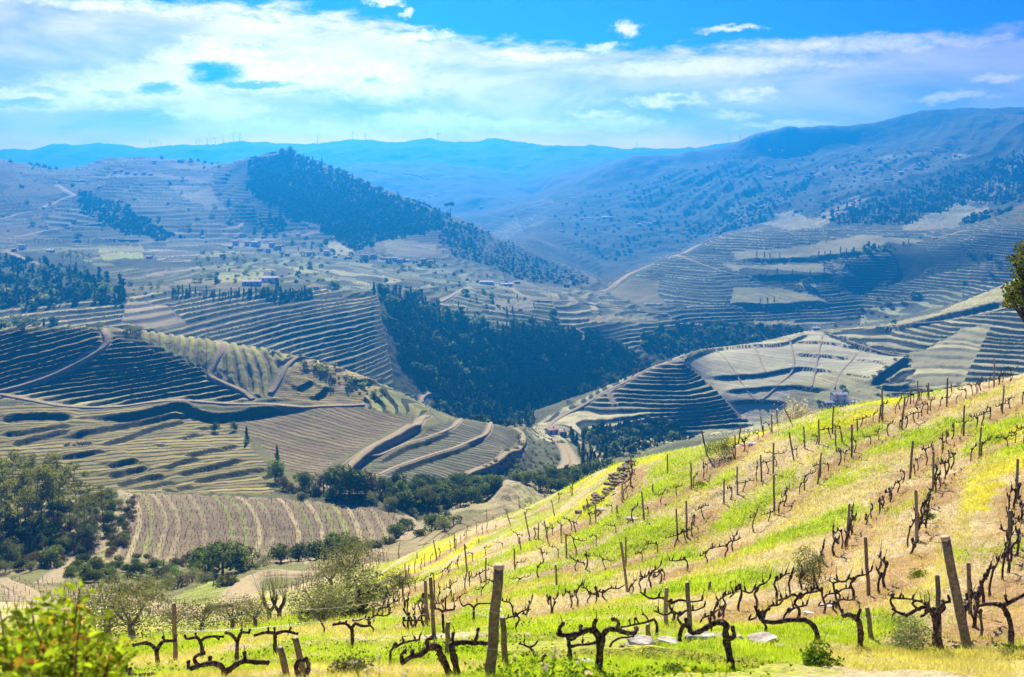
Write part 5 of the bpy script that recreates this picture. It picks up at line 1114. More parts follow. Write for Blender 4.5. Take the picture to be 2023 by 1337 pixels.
def near_plants():
    # olives between the track and the lowest vines
    for px, py, h, w, lb in ((215,1266,2.7,1.15,'large grey olive left, behind the lowest vine row'),(262,1272,2.5,1.1,'grey olive merging with the large left one'),(345,1254,1.9,1.2,'low grey olive behind the lowest vine row'),(400,1252,1.8,1.2,'feathery grey olive between two posts'),(460,1247,1.7,1.2,'feathery grey olive right of the leaning post'),(505,1242,1.5,1.2,'small feathery olive by the pollarded stems'),(688,1162,4.4,.9,'airy silver olive tree above the bramble bush'),(655,1168,3.2,1.,'thinner silver olive left of the airy one'),(620,1220,1.8,1.3,'grey bush low beside the wires')):
        d = ground(px, py, 30, 130)
        big_tree('olive_tree', 'silver_mid', 'olive_trunk', at(px, py, 30, 130), h, lb, None, w)
    # two pollarded stems with thin new shoots
    for px, py, s, lb in ((533,1226,1,'left pollarded tree stump with thin upright shoots'),(552,1222,-1,'right pollarded tree stump with thin upright shoots')):
        p = at(px, py, 30, 120); r = empty('pollarded_tree', p, lb, 'tree'); r.scale = (.62, .62, .62)
        mb = MB(); mb.tube(curvepts([(0,0,-.3),(-.05*s,0,.7),(-.35*s,.1,1.3),(-.45*s,.1,1.7)], 9), [.20,.18,.17,.16,.15,.15,.15,.16,.13], 8, knob=.2); mb.tube(curvepts([(-.02,0,.6),(.35*s,.1,1.1),(.55*s,.1,1.7)], 7), [.14,.13,.12,.12,.12,.13,.11], 7, knob=.2)
        mb.build('trunk', 'vine_bark', r, True)
        mb = MB(); rd = np.random.default_rng(px)
        for k in range(46):
            b = np.array([(-.45 if k % 2 else .55)*s+rd.normal()*.08, .1+rd.normal()*.08, 1.6]); d = np.array([rd.normal()*.5, rd.normal()*.4, 1.6+rd.random()*1.1])
            mb.tube([b, b+d*.5+rd.normal(size=3)*.05, b+d], [.014, .010, .004], 3, False)
        mb.build('shoot_spray', 'leaf_olive', r)['kind'] = 'stuff'
    for px, py, h, w, k, lb in ((712,1212,1.9,1.5,'olive_mid','broad bramble bush left of the first yellow flowers'),(672,1228,1.5,1.6,'shrub_mid','dull bramble bush crossed by the trellis wires'),(752,1186,1.6,1.4,'shrub_mid','dull bush at the head of the yellow strip'),(640,1240,1.2,1.5,'olive_mid','low bramble bush behind the wires'),(790,1162,1.2,1.4,'olive_mid','grey bush on the slope under yellow flowers')):
        big_tree('bramble_bush', k, 'trunk', at(px, py, 26, 110), h, lb, None, w)
    # almond in blossom behind the brow
    p = ground(1585, 838, 40, 66); D = 78.; u, e = px2ue(1585, 786); ztop = float(e)*D; zb = gz(float(u)*D, D)
    r = empty('almond_tree', (float(u)*D, D, zb), 'pale blossoming almond tree just behind the vineyard brow', 'tree'); h = ztop-zb
    rd = np.random.default_rng(5); mb = MB(); limbs = []
    for i in range(15):
        a = rd.random()*6.28; q = 2.0*math.sqrt(rd.random()); limbs.append((q*math.cos(a), q*math.sin(a), h-1.0-.28*q*q-rd.random()*.8))
    mb.tube([(0,0,-.5),(.1,0,h*.4),(0,.1,h*.6)], [.2,.17,.13], 8)
    for c in limbs: mb.tube(curvepts([(0,.05,h*.5),(c[0]*.6,c[1]*.6,h*.55+.25*(c[2]-h*.5)),c], 6), [.10,.08,.06,.045,.03,.015], 5)
    for i in range(150):
        c = limbs[i % 15]; d = rd.normal(size=3)*.55; d[2] = abs(d[2])+.2; mb.tube([c, (c[0]+d[0], c[1]+d[1], c[2]+d[2])], [.014, .005], 3, False)
    mb.build('trunk', 'trunk_pale', r, True)
    mb = MB(); P = np.concatenate([np.array(c)+rd.normal(size=(330, 3))*(.55, .55, .45) for c in limbs]); leaf_faces(mb, P, .055, rd, None, 0, .8); mb.build('blossom', 'blossom', r)
    # oak reaching into the frame at the right
    D = 34.; u, e = px2ue(2062, 560); x = float(u)*D; zc = float(e)*D; zb = drop(x, D)
    r = empty('oak_tree', (x, D, zb), 'leafy green oak cut off by the right edge', 'tree'); zc -= zb
    rd = np.random.default_rng(8); lobes = []
    for (px, py, q) in ((1998,508,16),(1995,588,16),(2000,560,14),(2015,490,16),(2030,505,22),(2012,525,18),(2050,500,30),(2010,575,18),(2030,580,24),(2018,605,14),(2045,555,30),(2060,600,26),(2090,520,40),(2090,580,40),(2120,540,40),(2005,590,12),(2022,545,13),(2120,600,35),(2075,470,30),(2110,490,30),(2008,512,12)):
        uu, ee = px2ue(px, py); lobes.append((float(uu)*D-x, rd.normal()*.5, float(ee)*D-zb, q/F*D*1.15, q/F*D*1.5, q/F*D*.95))
    mb = MB(); P, d = blob_points(rd, 7500, lobes, .35); leaf_faces(mb, P, .062, rd, d, .2, .55); mb.build('crown', 'leaf_near', r)
    mb = MB(); mb.tube(curvepts([(0,0,-.4),(.1,0,zc*.4),(0,.1,zc*.8),(.05,0,zc+.8)], 9), [.26,.23,.21,.19,.17,.14,.12,.09,.06], 8)
    for l in lobes: mb.tube(curvepts([(.05,.05,zc*.6),(l[0]*.5,l[1]*.5,(zc*.65+l[2])/2),l[:3]], 5), [.09,.07,.05,.035,.015], 5)
    mb.build('trunk', 'bark', r, True)
    # small bushes and weeds between the vines
    for px, py, h, w, k, lb in ((1418,905,1.5,.9,'olive_mid','sparse upright bush on the brow above the vine row'),(1800,1288,.55,1.3,'olive_mid','dark little bush below the right vines'),(1602,1150,1.05,.75,'olive_mid','thin leggy bush in the middle of the slope'),(1622,1335,.38,1.2,'green_mid','bright green weed clump under the bent vine'),(700,1330,.36,1.4,'shrub_mid','dark weed bush at the bottom left of the slope'),(1385,957,.5,1.2,'green_mid','green tuft under the vine row near the brow'),(1838,1015,.35,1.4,'green_mid','green tuft beside the right vine row'),(2010,1310,.36,1.5,'green_mid','green weeds at the bottom right corner'),(1330,1332,.2,1.8,'green_mid','low green weeds below flat stones'),(1815,1135,.35,1.4,'green_mid','dark green tuft near the paired vines')):
        big_tree('low_shrub', k, None, at(px, py, 8, 70), h, lb, None, w)
near_plants()
# ------------------------------------------------------------------ houses and wind turbines
def house(px, py, wpx, storeys, wall, roof, label, group=None, d0=300, d1=1800, rz=0., depth=.75, cat='house', name='house', nwin=None, hip=False):
    p = at(px, py, d0, d1); D = p[1]; w = wpx/F*D*(.85 if D > 750 else 1); dp = w*depth if w < 16 else 11; h = (2.4 if D > 750 else 2.7)*storeys
    h = min(h, w*.9*max(1, storeys*.75)); r = empty(name, (p[0], p[1], p[2]-.2), label, cat, group, rz)
    mb = MB(); t = min(.3, w*.05); z0 = -1.2
    mb.box((0, 0, (h+z0)/2), (w, dp, h-z0)); mb.build('wall', wall, r)
    ov = .35; rh = dp*.17 if dp < w else w*.17; mb = MB(); a, b = w/2+ov, dp/2+ov; zt = h-.05
    gx = a*(.55 if hip else 1)
    V = [(-a,-b,zt),(a,-b,zt),(a,b,zt),(-a,b,zt),(-gx,0,zt+rh),(gx,0,zt+rh),(-a,-b,zt-.18),(a,-b,zt-.18),(a,b,zt-.18),(-a,b,zt-.18)]
    mb.add(V, [(0,1,5,4),(2,3,4,5),(1,2,5),(3,0,4),(6,7,1,0),(7,8,2,1),(8,9,3,2),(9,6,0,3),(9,8,7,6)])
    rf = mb.build('roof', roof, r)
    if wpx > 13:
        mb = MB(); mb.box((w*.22, dp*.12, zt+rh*.9+.3), (.5, .5, 1.2)); mb.build('chimney', wall, rf)
    n = nwin or max(2, int(w/3.4)); first = None
    if wpx < 10: n = 2; storeys = 1
    for s in range(storeys):
        zc = h*(s+.55)/storeys
        for k in range(n):
            x = -w/2+w*(k+.5)/n
            if s == 0 and k == n//2:
                mb = MB(); mb.box((x, -dp/2-.03, min(2.1, h*.8)/2), (1.0, .10, min(2.1, h*.8))); mb.build('door', 'door_wood', r); continue
            if first is None:
                mb = MB(); mb.box((0, 0, 0), (.95, .10, min(1.15, h/storeys*.5))); first = mb.mesh('window', 'window_dark')
            link('window', first, r, (x, -dp/2-.03, zc))
    return r
def houses():
    W, PK, ST, RT, RS, RP = 'plaster', 'plaster_pink', 'stone_house', 'roof_tile', 'roof_slate', 'roof_pale'
    house(1657, 793, 30, 2, W, RS, 'large white house with grey roof below the pale fields', None, 540, 800, .15, .6)
    house(1684, 800, 14, 1, W, RP, 'low white outbuilding right of the large white house', None, 540, 800, -.2)
    house(1640, 801, 26, 1, ST, RS, 'low stone annex below the large white house', None, 540, 800, .1, .5)
    house(1611, 652, 15, 1, W, RP, 'small white house on the crest of the pale fields', None, 640, 800, .1)
    house(1090, 858, 22, 1, W, RT, 'red roofed white house at the fork of the tracks', None, 360, 560, .5)
    house(1112, 862, 14, 1, PK, RT, 'small pinkish shed beside the red roofed house', None, 360, 560, .2)
    house(498, 562, 36, 1, W, RP, 'long pale roofed winery hall above the dark hedge', None, 650, 900, .12, .5, 'building', 'winery_hall')
    house(533, 556, 34, 1, W, RP, 'second long winery hall, right of the first', None, 650, 900, .12, .5, 'building', 'winery_hall')
    house(626, 572, 12, 1, W, RT, 'small house with red roof right of the dark hedge', None, 650, 950)
    house(295, 510, 13, 1, W, RT, 'lone small white house among terraces left of the village', None, 700, 1100)
    house(45, 494, 14, 2, W, RT, 'left house on the terraces at the left edge', None, 700, 1100)
    house(28, 497, 9, 1, ST, RT, 'small stone house at the left edge', None, 700, 1100)
    house(100, 498, 16, 1, W, RP, 'flat pale building right of the left edge houses', None, 700, 1100)
    house(962, 562, 32, 1, W, RP, 'pale roofed farm building, left of the pair on the knoll', None, 700, 1000, -.1, .5)
    house(1000, 566, 28, 1, W, RS, 'grey roofed farm building, right of the pair on the knoll', None, 700, 1000, .2, .5)
    house(1022, 560, 13, 1, ST, RT, 'small farm shed right of the pair on the knoll', None, 700, 1000)
    V = [(465,470,9,W,RT),(478,466,9,W,RT),(466,484,12,W,RT),(488,485,11,W,RT),(505,486,18,W,RS),(520,470,8,PK,RT),(538,488,12,PK,RT),(550,494,14,PK,RT),(530,500,11,W,RT),(568,505,10,ST,RT),(402,470,9,W,RP),(455,490,9,W,RT),(515,496,9,W,RT),(560,487,8,W,RT),(590,466,9,W,RT),(605,470,7,PK,RT)]
    pos = ['at the upper left edge', 'near the top', 'by the round dark tree', 'in the upper middle', 'with a tall grey roof in the middle', 'at the back', 'on the right', 'at the lower right', 'at the lower middle', 'at the far right end', 'alone left of the cluster', 'at the left foot', 'just below the grey roofed one', 'upper right of the pink walls', 'on the slope above', 'highest on the slope above']
    for (px, py, w, a, b), q in zip(V, pos): house(px, py, w, 2 if w > 10 else 1, a, b, f'{"pinkish" if a == PK else "stone" if a == ST else "white"} village house {q} of the upper village', 'houses of the upper village', 850, 1250, random.uniform(-.4, .4))
    V = [(690,512,10,W,RT),(722,513,12,PK,RT),(738,511,14,PK,RT),(756,513,10,W,RT),(768,518,14,W,RT),(781,514,10,W,RS),(790,521,12,W,RT),(804,517,11,W,RP),(822,519,9,W,RT),(838,521,12,PK,RT),(852,520,9,W,RT),(612,506,12,W,RT),(646,505,13,W,RT),(662,510,9,W,RT)]
    pos = ['at the left end', 'left with rosy walls', 'large and rosy, left of centre', 'centre left', 'large in the centre', 'behind the centre', 'in front of the centre', 'right of the centre', 'right with red roof', 'rosy at the right', 'at the right end', 'apart at the far left', 'apart left, larger', 'apart left, smaller']
    for (px, py, w, a, b), q in zip(V, pos): house(px, py, w, 2 if w > 11 else 1, a, b, f'lower village house {q} of the row under the wooded hill', 'houses of the lower village', 850, 1250, random.uniform(-.3, .3))
    V = [(228,340,9,W,RT),(240,338,8,PK,RT),(252,342,10,W,RT),(268,344,7,W,RP),(285,343,9,W,RT),(298,345,9,W,RT),(198,371,9,W,RT),(305,322,7,W,RT),(355,319,8,W,RT),(376,326,6,W,RT)]
    pos = ['at the left end', 'second from the left', 'in the middle', 'with pale roof', 'right of the middle', 'at the right end', 'alone below', 'above near the sky line', 'by the trees on the sky line', 'right of those by the sky line trees']
    for (px, py, w, a, b), q in zip(V, pos): house(px, py, w, 1, a, b, f'tiny far house {q} of the left hilltop hamlet', 'houses of the left hilltop hamlet', 1100, 1700)
    V = [(1150,433,9,W,RT),(1163,431,10,W,RP),(1178,434,8,W,RT),(1195,432,13,W,RP),(1206,431,9,W,RT),(1262,445,10,W,RT),(1272,441,9,W,RP),(1283,444,10,W,RT),(1292,440,8,W,RT),(1118,402,6,W,RP),(1010,428,8,W,RT),(1178,424,8,W,RT),(1108,458,8,W,RT)]
    for i, (px, py, w, a, b) in enumerate(V): house(px, py, w, 1, a, b, f'pale hillside house, {["first","second","third","fourth","fifth","sixth","seventh","eighth","ninth","tenth","eleventh","twelfth","last"][i]} from left by row, across the misty valley', 'houses across the misty valley', 1300, 2300)
    V = [(1520,352,10,W,RP),(1608,342,8,W,RT),(1684,323,12,W,RT),(1705,341,10,W,RP),(1778,342,10,W,RP),(1790,336,12,W,RS),(1808,334,10,W,RT),(1770,350,9,W,RP),(1753,362,10,W,RP),(1712,340,8,W,RT),(1850,294,10,W,RP),(1546,298,7,W,RT),(1520,297,6,W,RT),(1684,292,8,W,RP),(1707,290,7,W,RT),(1715,294,6,W,RT),(1600,300,6,W,RP)]
    for i, (px, py, w, a, b) in enumerate(V): house(px, py, w, 1, a, b, f'small pale farmhouse on the long blue slope, number {["one","two","three","four","five","six","seven","eight","nine","ten","eleven","twelve","thirteen","fourteen","fifteen","sixteen","seventeen"][i]} counting from the lower left', 'farmhouses on the long blue slope', 1300, 2350)
    V = [(797,342,5),(803,344,5),(809,343,6),(815,345,5),(821,346,6),(830,349,5),(836,351,5),(845,353,5),(858,355,5),(742,338,5),(862,386,6),(850,389,9),(1012,400,6),(950,410,6),(676,303,5)]
    for (px, py, w) in V: house(px, py, w, 1, W, RP, 'tiny white house on the hazy middle hill', 'houses on the hazy middle hill', 1900, 4000, nwin=2)
houses()
def turbines():
    L = [(297,285,13),(308,285,13),(318,284,8),(388,282,11),(394,282,13),(410,282,11),(418,281,14),(425,281,14),(441,280,13),(461,279,17),(474,280,16),(627,281,15),(697,277,15),(722,278,14),(842,274,13),(866,273,16),(1440,284,13),(1462,283,12),(1258,293,10)]
    pos = ['first from the left on the ridge','second from the left on the ridge','shorter third from the left','left of the central group','second of the central group','third of the central group','fourth of the central group','fifth of the central group','sixth of the central group, beside the tall pair','tallest, left of the tall pair','right of the tall pair','lone above the dip right of the wooded hill','left one above the middle ridge bump','right one above the middle ridge bump','with visible blades above the highest bump, left','right one above the highest bump','left of the pair by the right mountain','right of the pair by the right mountain','lone and faint on the low right ridge']
    for (px, py, hpx), q in zip(L, pos):
        u, e = px2ue(px, py); D = 3980.; x = float(u)*D
        yy = np.linspace(3800, 4100, 90); zz = hs(float(u)*yy, yy); j = int(np.argmax(zz/yy)); D = float(yy[j]); x = float(u)*D; z = float(zz[j]); h = hpx/F*D*.82
        r = empty('wind_turbine', (x, D, z-1), f'wind turbine {q}', 'wind turbine', 'wind turbines on the far ridge', random.uniform(-.7, .7))
        mb = MB(); mb.tube([(0,0,0),(0,0,h*.5),(0,0,h+1)], [.85,.7,.55], 8); mb.build('tower', 'turbine', r)
        mb = MB(); mb.box((0, -.4, h+1.2), (1.3, 3.2, 1.4)); mb.tube([(0,-2,h+1.2),(0,-2.8,h+1.2)], [.7,.35], 8); mb.build('nacelle', 'turbine', r)
        a0 = random.random()*2.1
        for k in range(3):
            a = a0+k*2.0944; L_ = h*.55; mb = MB(); d = Vector((math.sin(a), 0, math.cos(a))); n = Vector((math.cos(a), 0, -math.sin(a))); c = Vector((0, -2.5, h+1.2))
            mb.tube([c, c+d*L_*.25, c+d*L_*.6, c+d*L_], [.4,.6,.4,.12], 5); mb.build('blade', 'turbine', r)
turbines()
# ------------------------------------------------------------------ the near vineyard
def vine_proto(seed, arms, hi=True):
    """parts of a pruned vine: trunk, arms with spur stubs; arms run along local x"""
    rd = random.Random(seed); n = 7 if hi else 5; h = rd.uniform(.42, .62); parts = {'arm': []}
    lean = rd.uniform(-.14, .14); k1 = rd.uniform(-.07, .07); yb = rd.uniform(-.06, .06)
    tp = [(0,0,-.10),(0,0,.02),(k1,yb,h*.35),(lean*.6-k1,yb,h*.7),(lean,0,h)]
    P = curvepts(tp, 11); r0 = rd.uniform(.022, .032); mb = MB()
    mb.tube(P, [r0*(1.45 if i < 1 else 1.2 if i < 3 else 1)*(1-.022*i)*rd.uniform(.88, 1.14) for i in range(11)], n, knob=.22, seed=seed)
    mb.tube([(lean-.02,0,h-.02),(lean+.005,0,h+.02),(lean+.02,.01,h+.05)], [r0*1.25, r0*1.35, r0*.8], n, knob=.4, seed=seed+5)
    parts['trunk'] = mb.mesh('trunk', 'vine_bark', True)
    for s in arms:
        L = rd.uniform(.42, .66); up = rd.uniform(-.02, .13); mb = MB(); z = h-.02
        A = curvepts([(lean,0,z-.03),(lean+s*L*.3,rd.uniform(-.05,.05),z+up*.9),(lean+s*L*.65,rd.uniform(-.06,.06),z+up*.6),(lean+s*L,rd.uniform(-.08,.08),z+up+rd.uniform(-.04,.06))], 8)
        mb.tube(A, [r0*.86*(1-.055*i)*rd.uniform(.85, 1.2) for i in range(8)], n, knob=.25, seed=seed+int(s*3)+9)
        if not hi:
            for i in (3, 5, 7): a = A[i]; mb.tube([a, (a[0]+rd.uniform(-.04,.04), a[1], a[2]+.06), (a[0]+rd.uniform(-.07,.07), a[1]+rd.uniform(-.04,.04), a[2]+rd.uniform(.10,.17))], [r0*.6, r0*.6, r0*.28], 4)
        spurs = []
        if hi:
            for i in sorted(rd.sample(range(2, 8), rd.randint(2, 3))):
                a = A[i]; sb = MB(); t = rd.uniform(.07, .13); dx, dy = rd.uniform(-.05, .05), rd.uniform(-.04, .04)
                sb.tube([(a[0], a[1], a[2]-.01), (a[0]+dx*.4, a[1]+dy, a[2]+t*.55), (a[0]+dx, a[1]+dy*1.5, a[2]+t)], [r0*.62, r0*.78, r0*.5], 6, knob=.35, seed=seed+i)
                if rd.random() < .6: sb.tube([(a[0]+dx, a[1]+dy, a[2]+t*.9), (a[0]+dx*2.2, a[1]+dy*2, a[2]+t+.06), (a[0]+dx*2.6+.02, a[1]+dy*3, a[2]+t+rd.uniform(.12, .22))], [.008, .006, .004], 4)
                spurs.append(sb.mesh('spur', 'vine_bark', True))
        parts['arm'].append((mb.mesh('arm', 'vine_bark', True), spurs))
    return parts
SHAPES = [('two-armed', (-1, 1)), ('one-armed', (1,)), ('one-armed', (-1,)), ('two-armed', (-1, 1)), ('two-armed', (1, -1)), ('one-armed', (1,))]
VPR = [(nm, vine_proto(400+i, a, True)) for i, (nm, a) in enumerate(SHAPES)]
VPL = [(nm, vine_proto(440+i, a, False)) for i, (nm, a) in enumerate(SHAPES)]
def place_vine(loc, rz, label, group, hi, k, sc):
    nm, pr = (VPR if hi else VPL)[k]
    r = empty('vine', loc, label, 'vine', group, rz); r.scale = (sc, sc, sc)
    link('trunk', pr['trunk'], r)
    for arm, spurs in pr['arm']:
        a = link('arm', arm, r)
        for s in spurs: link('spur', s, a)
    return r
ROWD = ['in the outermost valley side row', 'in the second row from the valley', 'in the row ending at the stake bundle', 'in the row under the stone bank', 'in the middle row of the slope', 'in the row reaching the sky line post', 'in the row behind the flat stones', 'in the row right of the sandy strip', 'in the short right edge row']
SKIPV = [(876,1262),(936,1235),(694,1280),(1295,1269)]
def vine_rows():
    allv = []
    for ri, P in enumerate(ROWP):
        seg = np.hypot(*np.diff(P, axis=0).T); cum = np.concatenate([[0], np.cumsum(seg)]); L = cum[-1]
        s = .4; spots = []
        step = [2.2, 1.6, 1.2, 1.1, 1.0, .86, .84, .84, .9][ri]
        while s < L:
            x = np.interp(s, cum, P[:, 0]); y = np.interp(s, cum, P[:, 1]); x2 = np.interp(min(s+.5, L), cum, P[:, 0]); y2 = np.interp(min(s+.5, L), cum, P[:, 1])
            if random.random() > .08:
                z = drop(x, y); px, py = ue2px(x/y, z/y)
                if -20 < px < 2040 and py < 1345 and all((px-a)**2+(py-b)**2 > 28**2 for a, b in SKIPV): spots.append((x, y, z, math.atan2(y2-y, x2-x)))
            s += step*random.uniform(.75, 1.25)
        for i, q in enumerate(spots): allv.append((q[1], q, ri, i, len(spots)))
    allv.sort(key=lambda q: q[0]); mass = MB()
    for n_, (yy_, (x, y, z, a), ri, i, nn) in enumerate(allv):
        k = random.randrange(len(SHAPES)); hi = y < 34
        loc = (x+random.uniform(-.12, .12), y+random.uniform(-.12, .12), z); rz = a+random.uniform(-.35, .35)+(math.pi if random.random() < .4 else 0); sc = random.uniform(.80, 1.12)
        if n_ < 262:
            place_vine(loc, rz, f'{SHAPES[k][0]} bare vine {ROWD[ri]}, {ordw(i, nn)}', 'pruned vines of the near hillside', hi, k, sc)
        else:                                        # beyond the nearest ones: one mass
            pr = VPL[k][1]; T = Matrix.Translation(loc) @ Matrix.Rotation(rz, 4, 'Z') @ Matrix.Scale(sc, 4)
            for me in [pr['trunk']]+[q[0] for q in pr['arm']]: mass.add([T @ v.co for v in me.vertices], [tuple(f.vertices) for f in me.polygons])
    mass.build('distant_vines', 'vine_bark')['kind'] = 'stuff'
    for n_, (px, py, lb) in enumerate(((735,1262,'bare vine behind the lone T-shaped vine'),(800,1256,'bare vine left of the tall left post'),(640,1264,'bare vine behind the two leaning pegs'),(1345,1264,'vine stump under the arch of the thick vine'),(1405,1262,'short vine behind the thick arched vine'),(1548,1240,'crossed-stem vine behind the long low arch'),(1651,1222,'bare vine between the long arch and the upright vine'),(1762,1228,'bare vine above the short weathered peg'),(1938,1248,'small vine between the leaning post and the strong right vine'),(1328,1242,'bare vine beside the left wooden stake'),(1020,1262,'low vine behind the thick upright post'),(770,1318,'low broken vine at the bottom left of centre'),(1510,1262,'small vine behind the wide flat slab'),(1432,1200,'leaning vine on the lower slope above the arch'))):
        k = n_ % len(SHAPES); place_vine(at(px, py, 8, 40), random.uniform(-.5, .9), f'{SHAPES[k][0]} {lb}', 'pruned vines of the near hillside', True, k, random.uniform(.62, .85))
vine_rows()
def near_vine(base, trunk, arms, label, r=.045, d=None, spurs=(), dj=.12):
    """a vine drawn from the photograph: outline points in photograph pixels, given real depth round its own foot"""
    b = ground(base[0], base[1], 7, 60); D = float(b[1]); zb = drop(float(b[0]), D); rd = random.Random(base[0])
    u0, e0 = px2ue(*base)
    root = empty('vine', (float(b[0]), D, zb), label, 'vine', 'pruned vines of the near hillside')
    def W(p, dy): u, e = px2ue(*p); y = D+dy; return (float(u)*y-float(b[0]), dy, float(e)*y-zb)
    def run(pts, r0, r1, nm, par, dy0=0., knob=.25, n=8, m=None):
        P = []; dy = dy0
        for i, p in enumerate(pts): P.append(W(p, dy)); dy += rd.uniform(-dj, dj)*.6
        if nm == 'trunk': P[0] = (P[0][0], P[0][1], P[0][2]-.12)
        m = m or max(6, len(pts)*4); Q = curvepts(P, m); mb = MB()
        mb.tube(Q, [(r0*(1-i/(m-1))+r1*i/(m-1))*rd.uniform(.86, 1.16)*(1.3 if nm == 'trunk' and i < 2 else 1) for i in range(m)], n, knob=knob, seed=base[0]+len(pts))
        if nm in ('arm', 'spur'):
            e = Q[-1]; mb.tube([(e[0]-.012,e[1],e[2]-.012), e, (e[0]+.015,e[1]+.01,e[2]+.02)], [r1*.9, r1*1.45, r1*.7], 7, knob=.5, seed=base[0]+9)
        return mb.build(nm, 'vine_bark', par, True), P[-1][1]
    t, dy = run([base]+trunk, r, r*.85, 'trunk', root)
    objs = []
    for k, a in enumerate(arms):
        o, _ = run(a, r*.82, r*.55, 'arm', root, rd.uniform(-.03, .03)); objs.append(o)
    for k, s in enumerate(spurs): run(s, r*.55, r*.42, 'spur', objs[0] if objs else t, rd.uniform(-.03, .03), .4, 7, 6)
    # thin dry canes on the spurs
    for k, s in enumerate(spurs):
        if k % 2: continue
        e = s[-1]; mb = MB(); mb.tube([W(e, 0), W((e[0]+rd.uniform(-3, 3), e[1]-8), .03), W((e[0]+rd.uniform(-6, 6), e[1]-18), .05)], [.008, .006, .004], 4); mb.build('cane', 'vine_cane', objs[0] if objs else t)
    return root
def near_vines():
    nv = near_vine
    nv((1176,1338), [(1183,1310),(1185,1280),(1182,1258),(1175,1245)], [[(1176,1246),(1160,1244),(1148,1250),(1124,1255),(1103,1253)], [(1184,1287),(1189,1273),(1192,1253),(1203,1243),(1219,1244),(1237,1250),(1253,1250),(1257,1242)]], 'big two-armed vine in front, forking low, left of the flat stones', .040, spurs=[[(1105,1252),(1106,1240),(1112,1233)], [(1147,1249),(1147,1238)], [(1174,1245),(1174,1232),(1177,1226)], [(1218,1243),(1223,1234),(1219,1225),(1211,1224)]])
    nv((1130,1311), [(1126,1290),(1124,1272),(1122,1260)], [[(1126,1278),(1140,1274),(1158,1273),(1174,1270)], [(1124,1264),(1134,1262),(1140,1256)]], 'smaller vine just behind the left arm of the big forked vine', .026, spurs=[[(1151,1274),(1151,1266)]])
    nv((1205,1298), [(1205,1280),(1210,1268)], [[(1210,1268),(1225,1260),(1238,1259),(1251,1257)]], 'slim arched vine right behind the big forked vine', .020)
    nv((1057,1307), [(1055,1292),(1046,1278)], [[(1047,1279),(1037,1275),(1027,1271)], [(1047,1278),(1056,1274),(1061,1268)]], 'small vine right of the thick upright post', .018, spurs=[[(1037,1275),(1035,1267)]])
    nv((1068,1320), [(1071,1303),(1077,1294)], [], 'short bare vine stump right of the thick upright post', .020)
    nv((1295,1271), [(1297,1252),(1298,1236),(1292,1222)], [[(1293,1223),(1276,1229),(1252,1234),(1228,1239)]], 'vine with one long left arm beside the low wooden pegs', .024, spurs=[[(1281,1226),(1276,1217),(1270,1213)], [(1254,1233),(1254,1222)], [(1262,1231),(1257,1223)], [(1246,1235),(1243,1225)]])
    nv((1452,1325), [(1443,1303),(1436,1270),(1433,1250),(1435,1236),(1427,1228)], [[(1429,1229),(1413,1230),(1395,1240),(1380,1248),(1366,1249),(1360,1237),(1352,1234),(1345,1246),(1342,1263)], [(1437,1263),(1450,1256),(1447,1240)]], 'thick vine arching left above the flat stones', .042, spurs=[[(1404,1234),(1402,1222)], [(1360,1240),(1354,1224)]])
    nv((1611,1290), [(1615,1268),(1613,1248),(1603,1232),(1586,1223)], [[(1588,1224),(1557,1225),(1530,1229),(1508,1226),(1498,1213),(1493,1200)]], 'vine bent over in a long low arch to the left', .040, spurs=[[(1507,1224),(1513,1207),(1519,1203)], [(1498,1211),(1514,1206)]])
    nv((1699,1304), [(1699,1278),(1700,1250),(1696,1227),(1685,1216)], [[(1689,1218),(1676,1214),(1666,1217)]], 'short upright vine with a stubby left head', .042, spurs=[[(1694,1219),(1699,1206)], [(1667,1216),(1663,1207)]])
    nv((1668,1206), [(1656,1193),(1650,1173),(1646,1152)], [[(1647,1151),(1658,1149),(1672,1148)]], 'leaning thin vine behind the short upright vine', .022, spurs=[[(1646,1152),(1639,1147)], [(1653,1149),(1653,1141)]])
    nv((1868,1297), [(1858,1274),(1850,1246),(1846,1224),(1839,1204)], [[(1841,1207),(1827,1199),(1810,1205),(1790,1216)], [(1847,1224),(1853,1206),(1862,1196),(1862,1188)]], 'knotty vine leaning left in front of the thick leaning post', .036, spurs=[[(1814,1203),(1803,1194),(1806,1187),(1820,1188)], [(1789,1215),(1771,1208),(1764,1203)], [(1832,1201),(1826,1192)]])
    nv((1998,1283), [(1998,1254),(1995,1227),(1985,1204),(1974,1193)], [[(1976,1194),(1954,1193),(1931,1197)], [(1980,1197),(1996,1189),(2023,1175)]], 'strong vine right of the thick leaning post, arms level', .038, spurs=[[(1930,1194),(1925,1172)], [(1931,1180),(1935,1162)], [(1990,1192),(1986,1178)]])
    nv((897,1341), [(882,1317),(870,1293),(865,1279),(850,1276)], [[(853,1277),(843,1283),(829,1294),(813,1297),(795,1309)]], 'big vine with hooked drooping left arm at the bottom', .042, spurs=[[(795,1308),(793,1294),(800,1287)], [(845,1276),(843,1266),(852,1260)], [(815,1296),(814,1287)]])
    nv((909,1341), [(900,1313),(894,1286),(892,1270)], [[(893,1271),(917,1269),(946,1270),(972,1271)]], 'big vine whose straight arm reaches the thick upright post', .038, spurs=[[(893,1267),(895,1253)], [(937,1268),(942,1258),(944,1244)]])
    nv((445,1340), [(444,1326)], [[(444,1328),(437,1316),(421,1310),(398,1314),(378,1320)], [(445,1328),(457,1320),(471,1310),(487,1306),(509,1308),(528,1309)]], 'low spreading vine with two thick arms at the bottom left', .042, spurs=[[(392,1314),(384,1304),(388,1296),(402,1290)], [(413,1310),(415,1300)], [(484,1306),(483,1291)], [(373,1320),(372,1308)]])
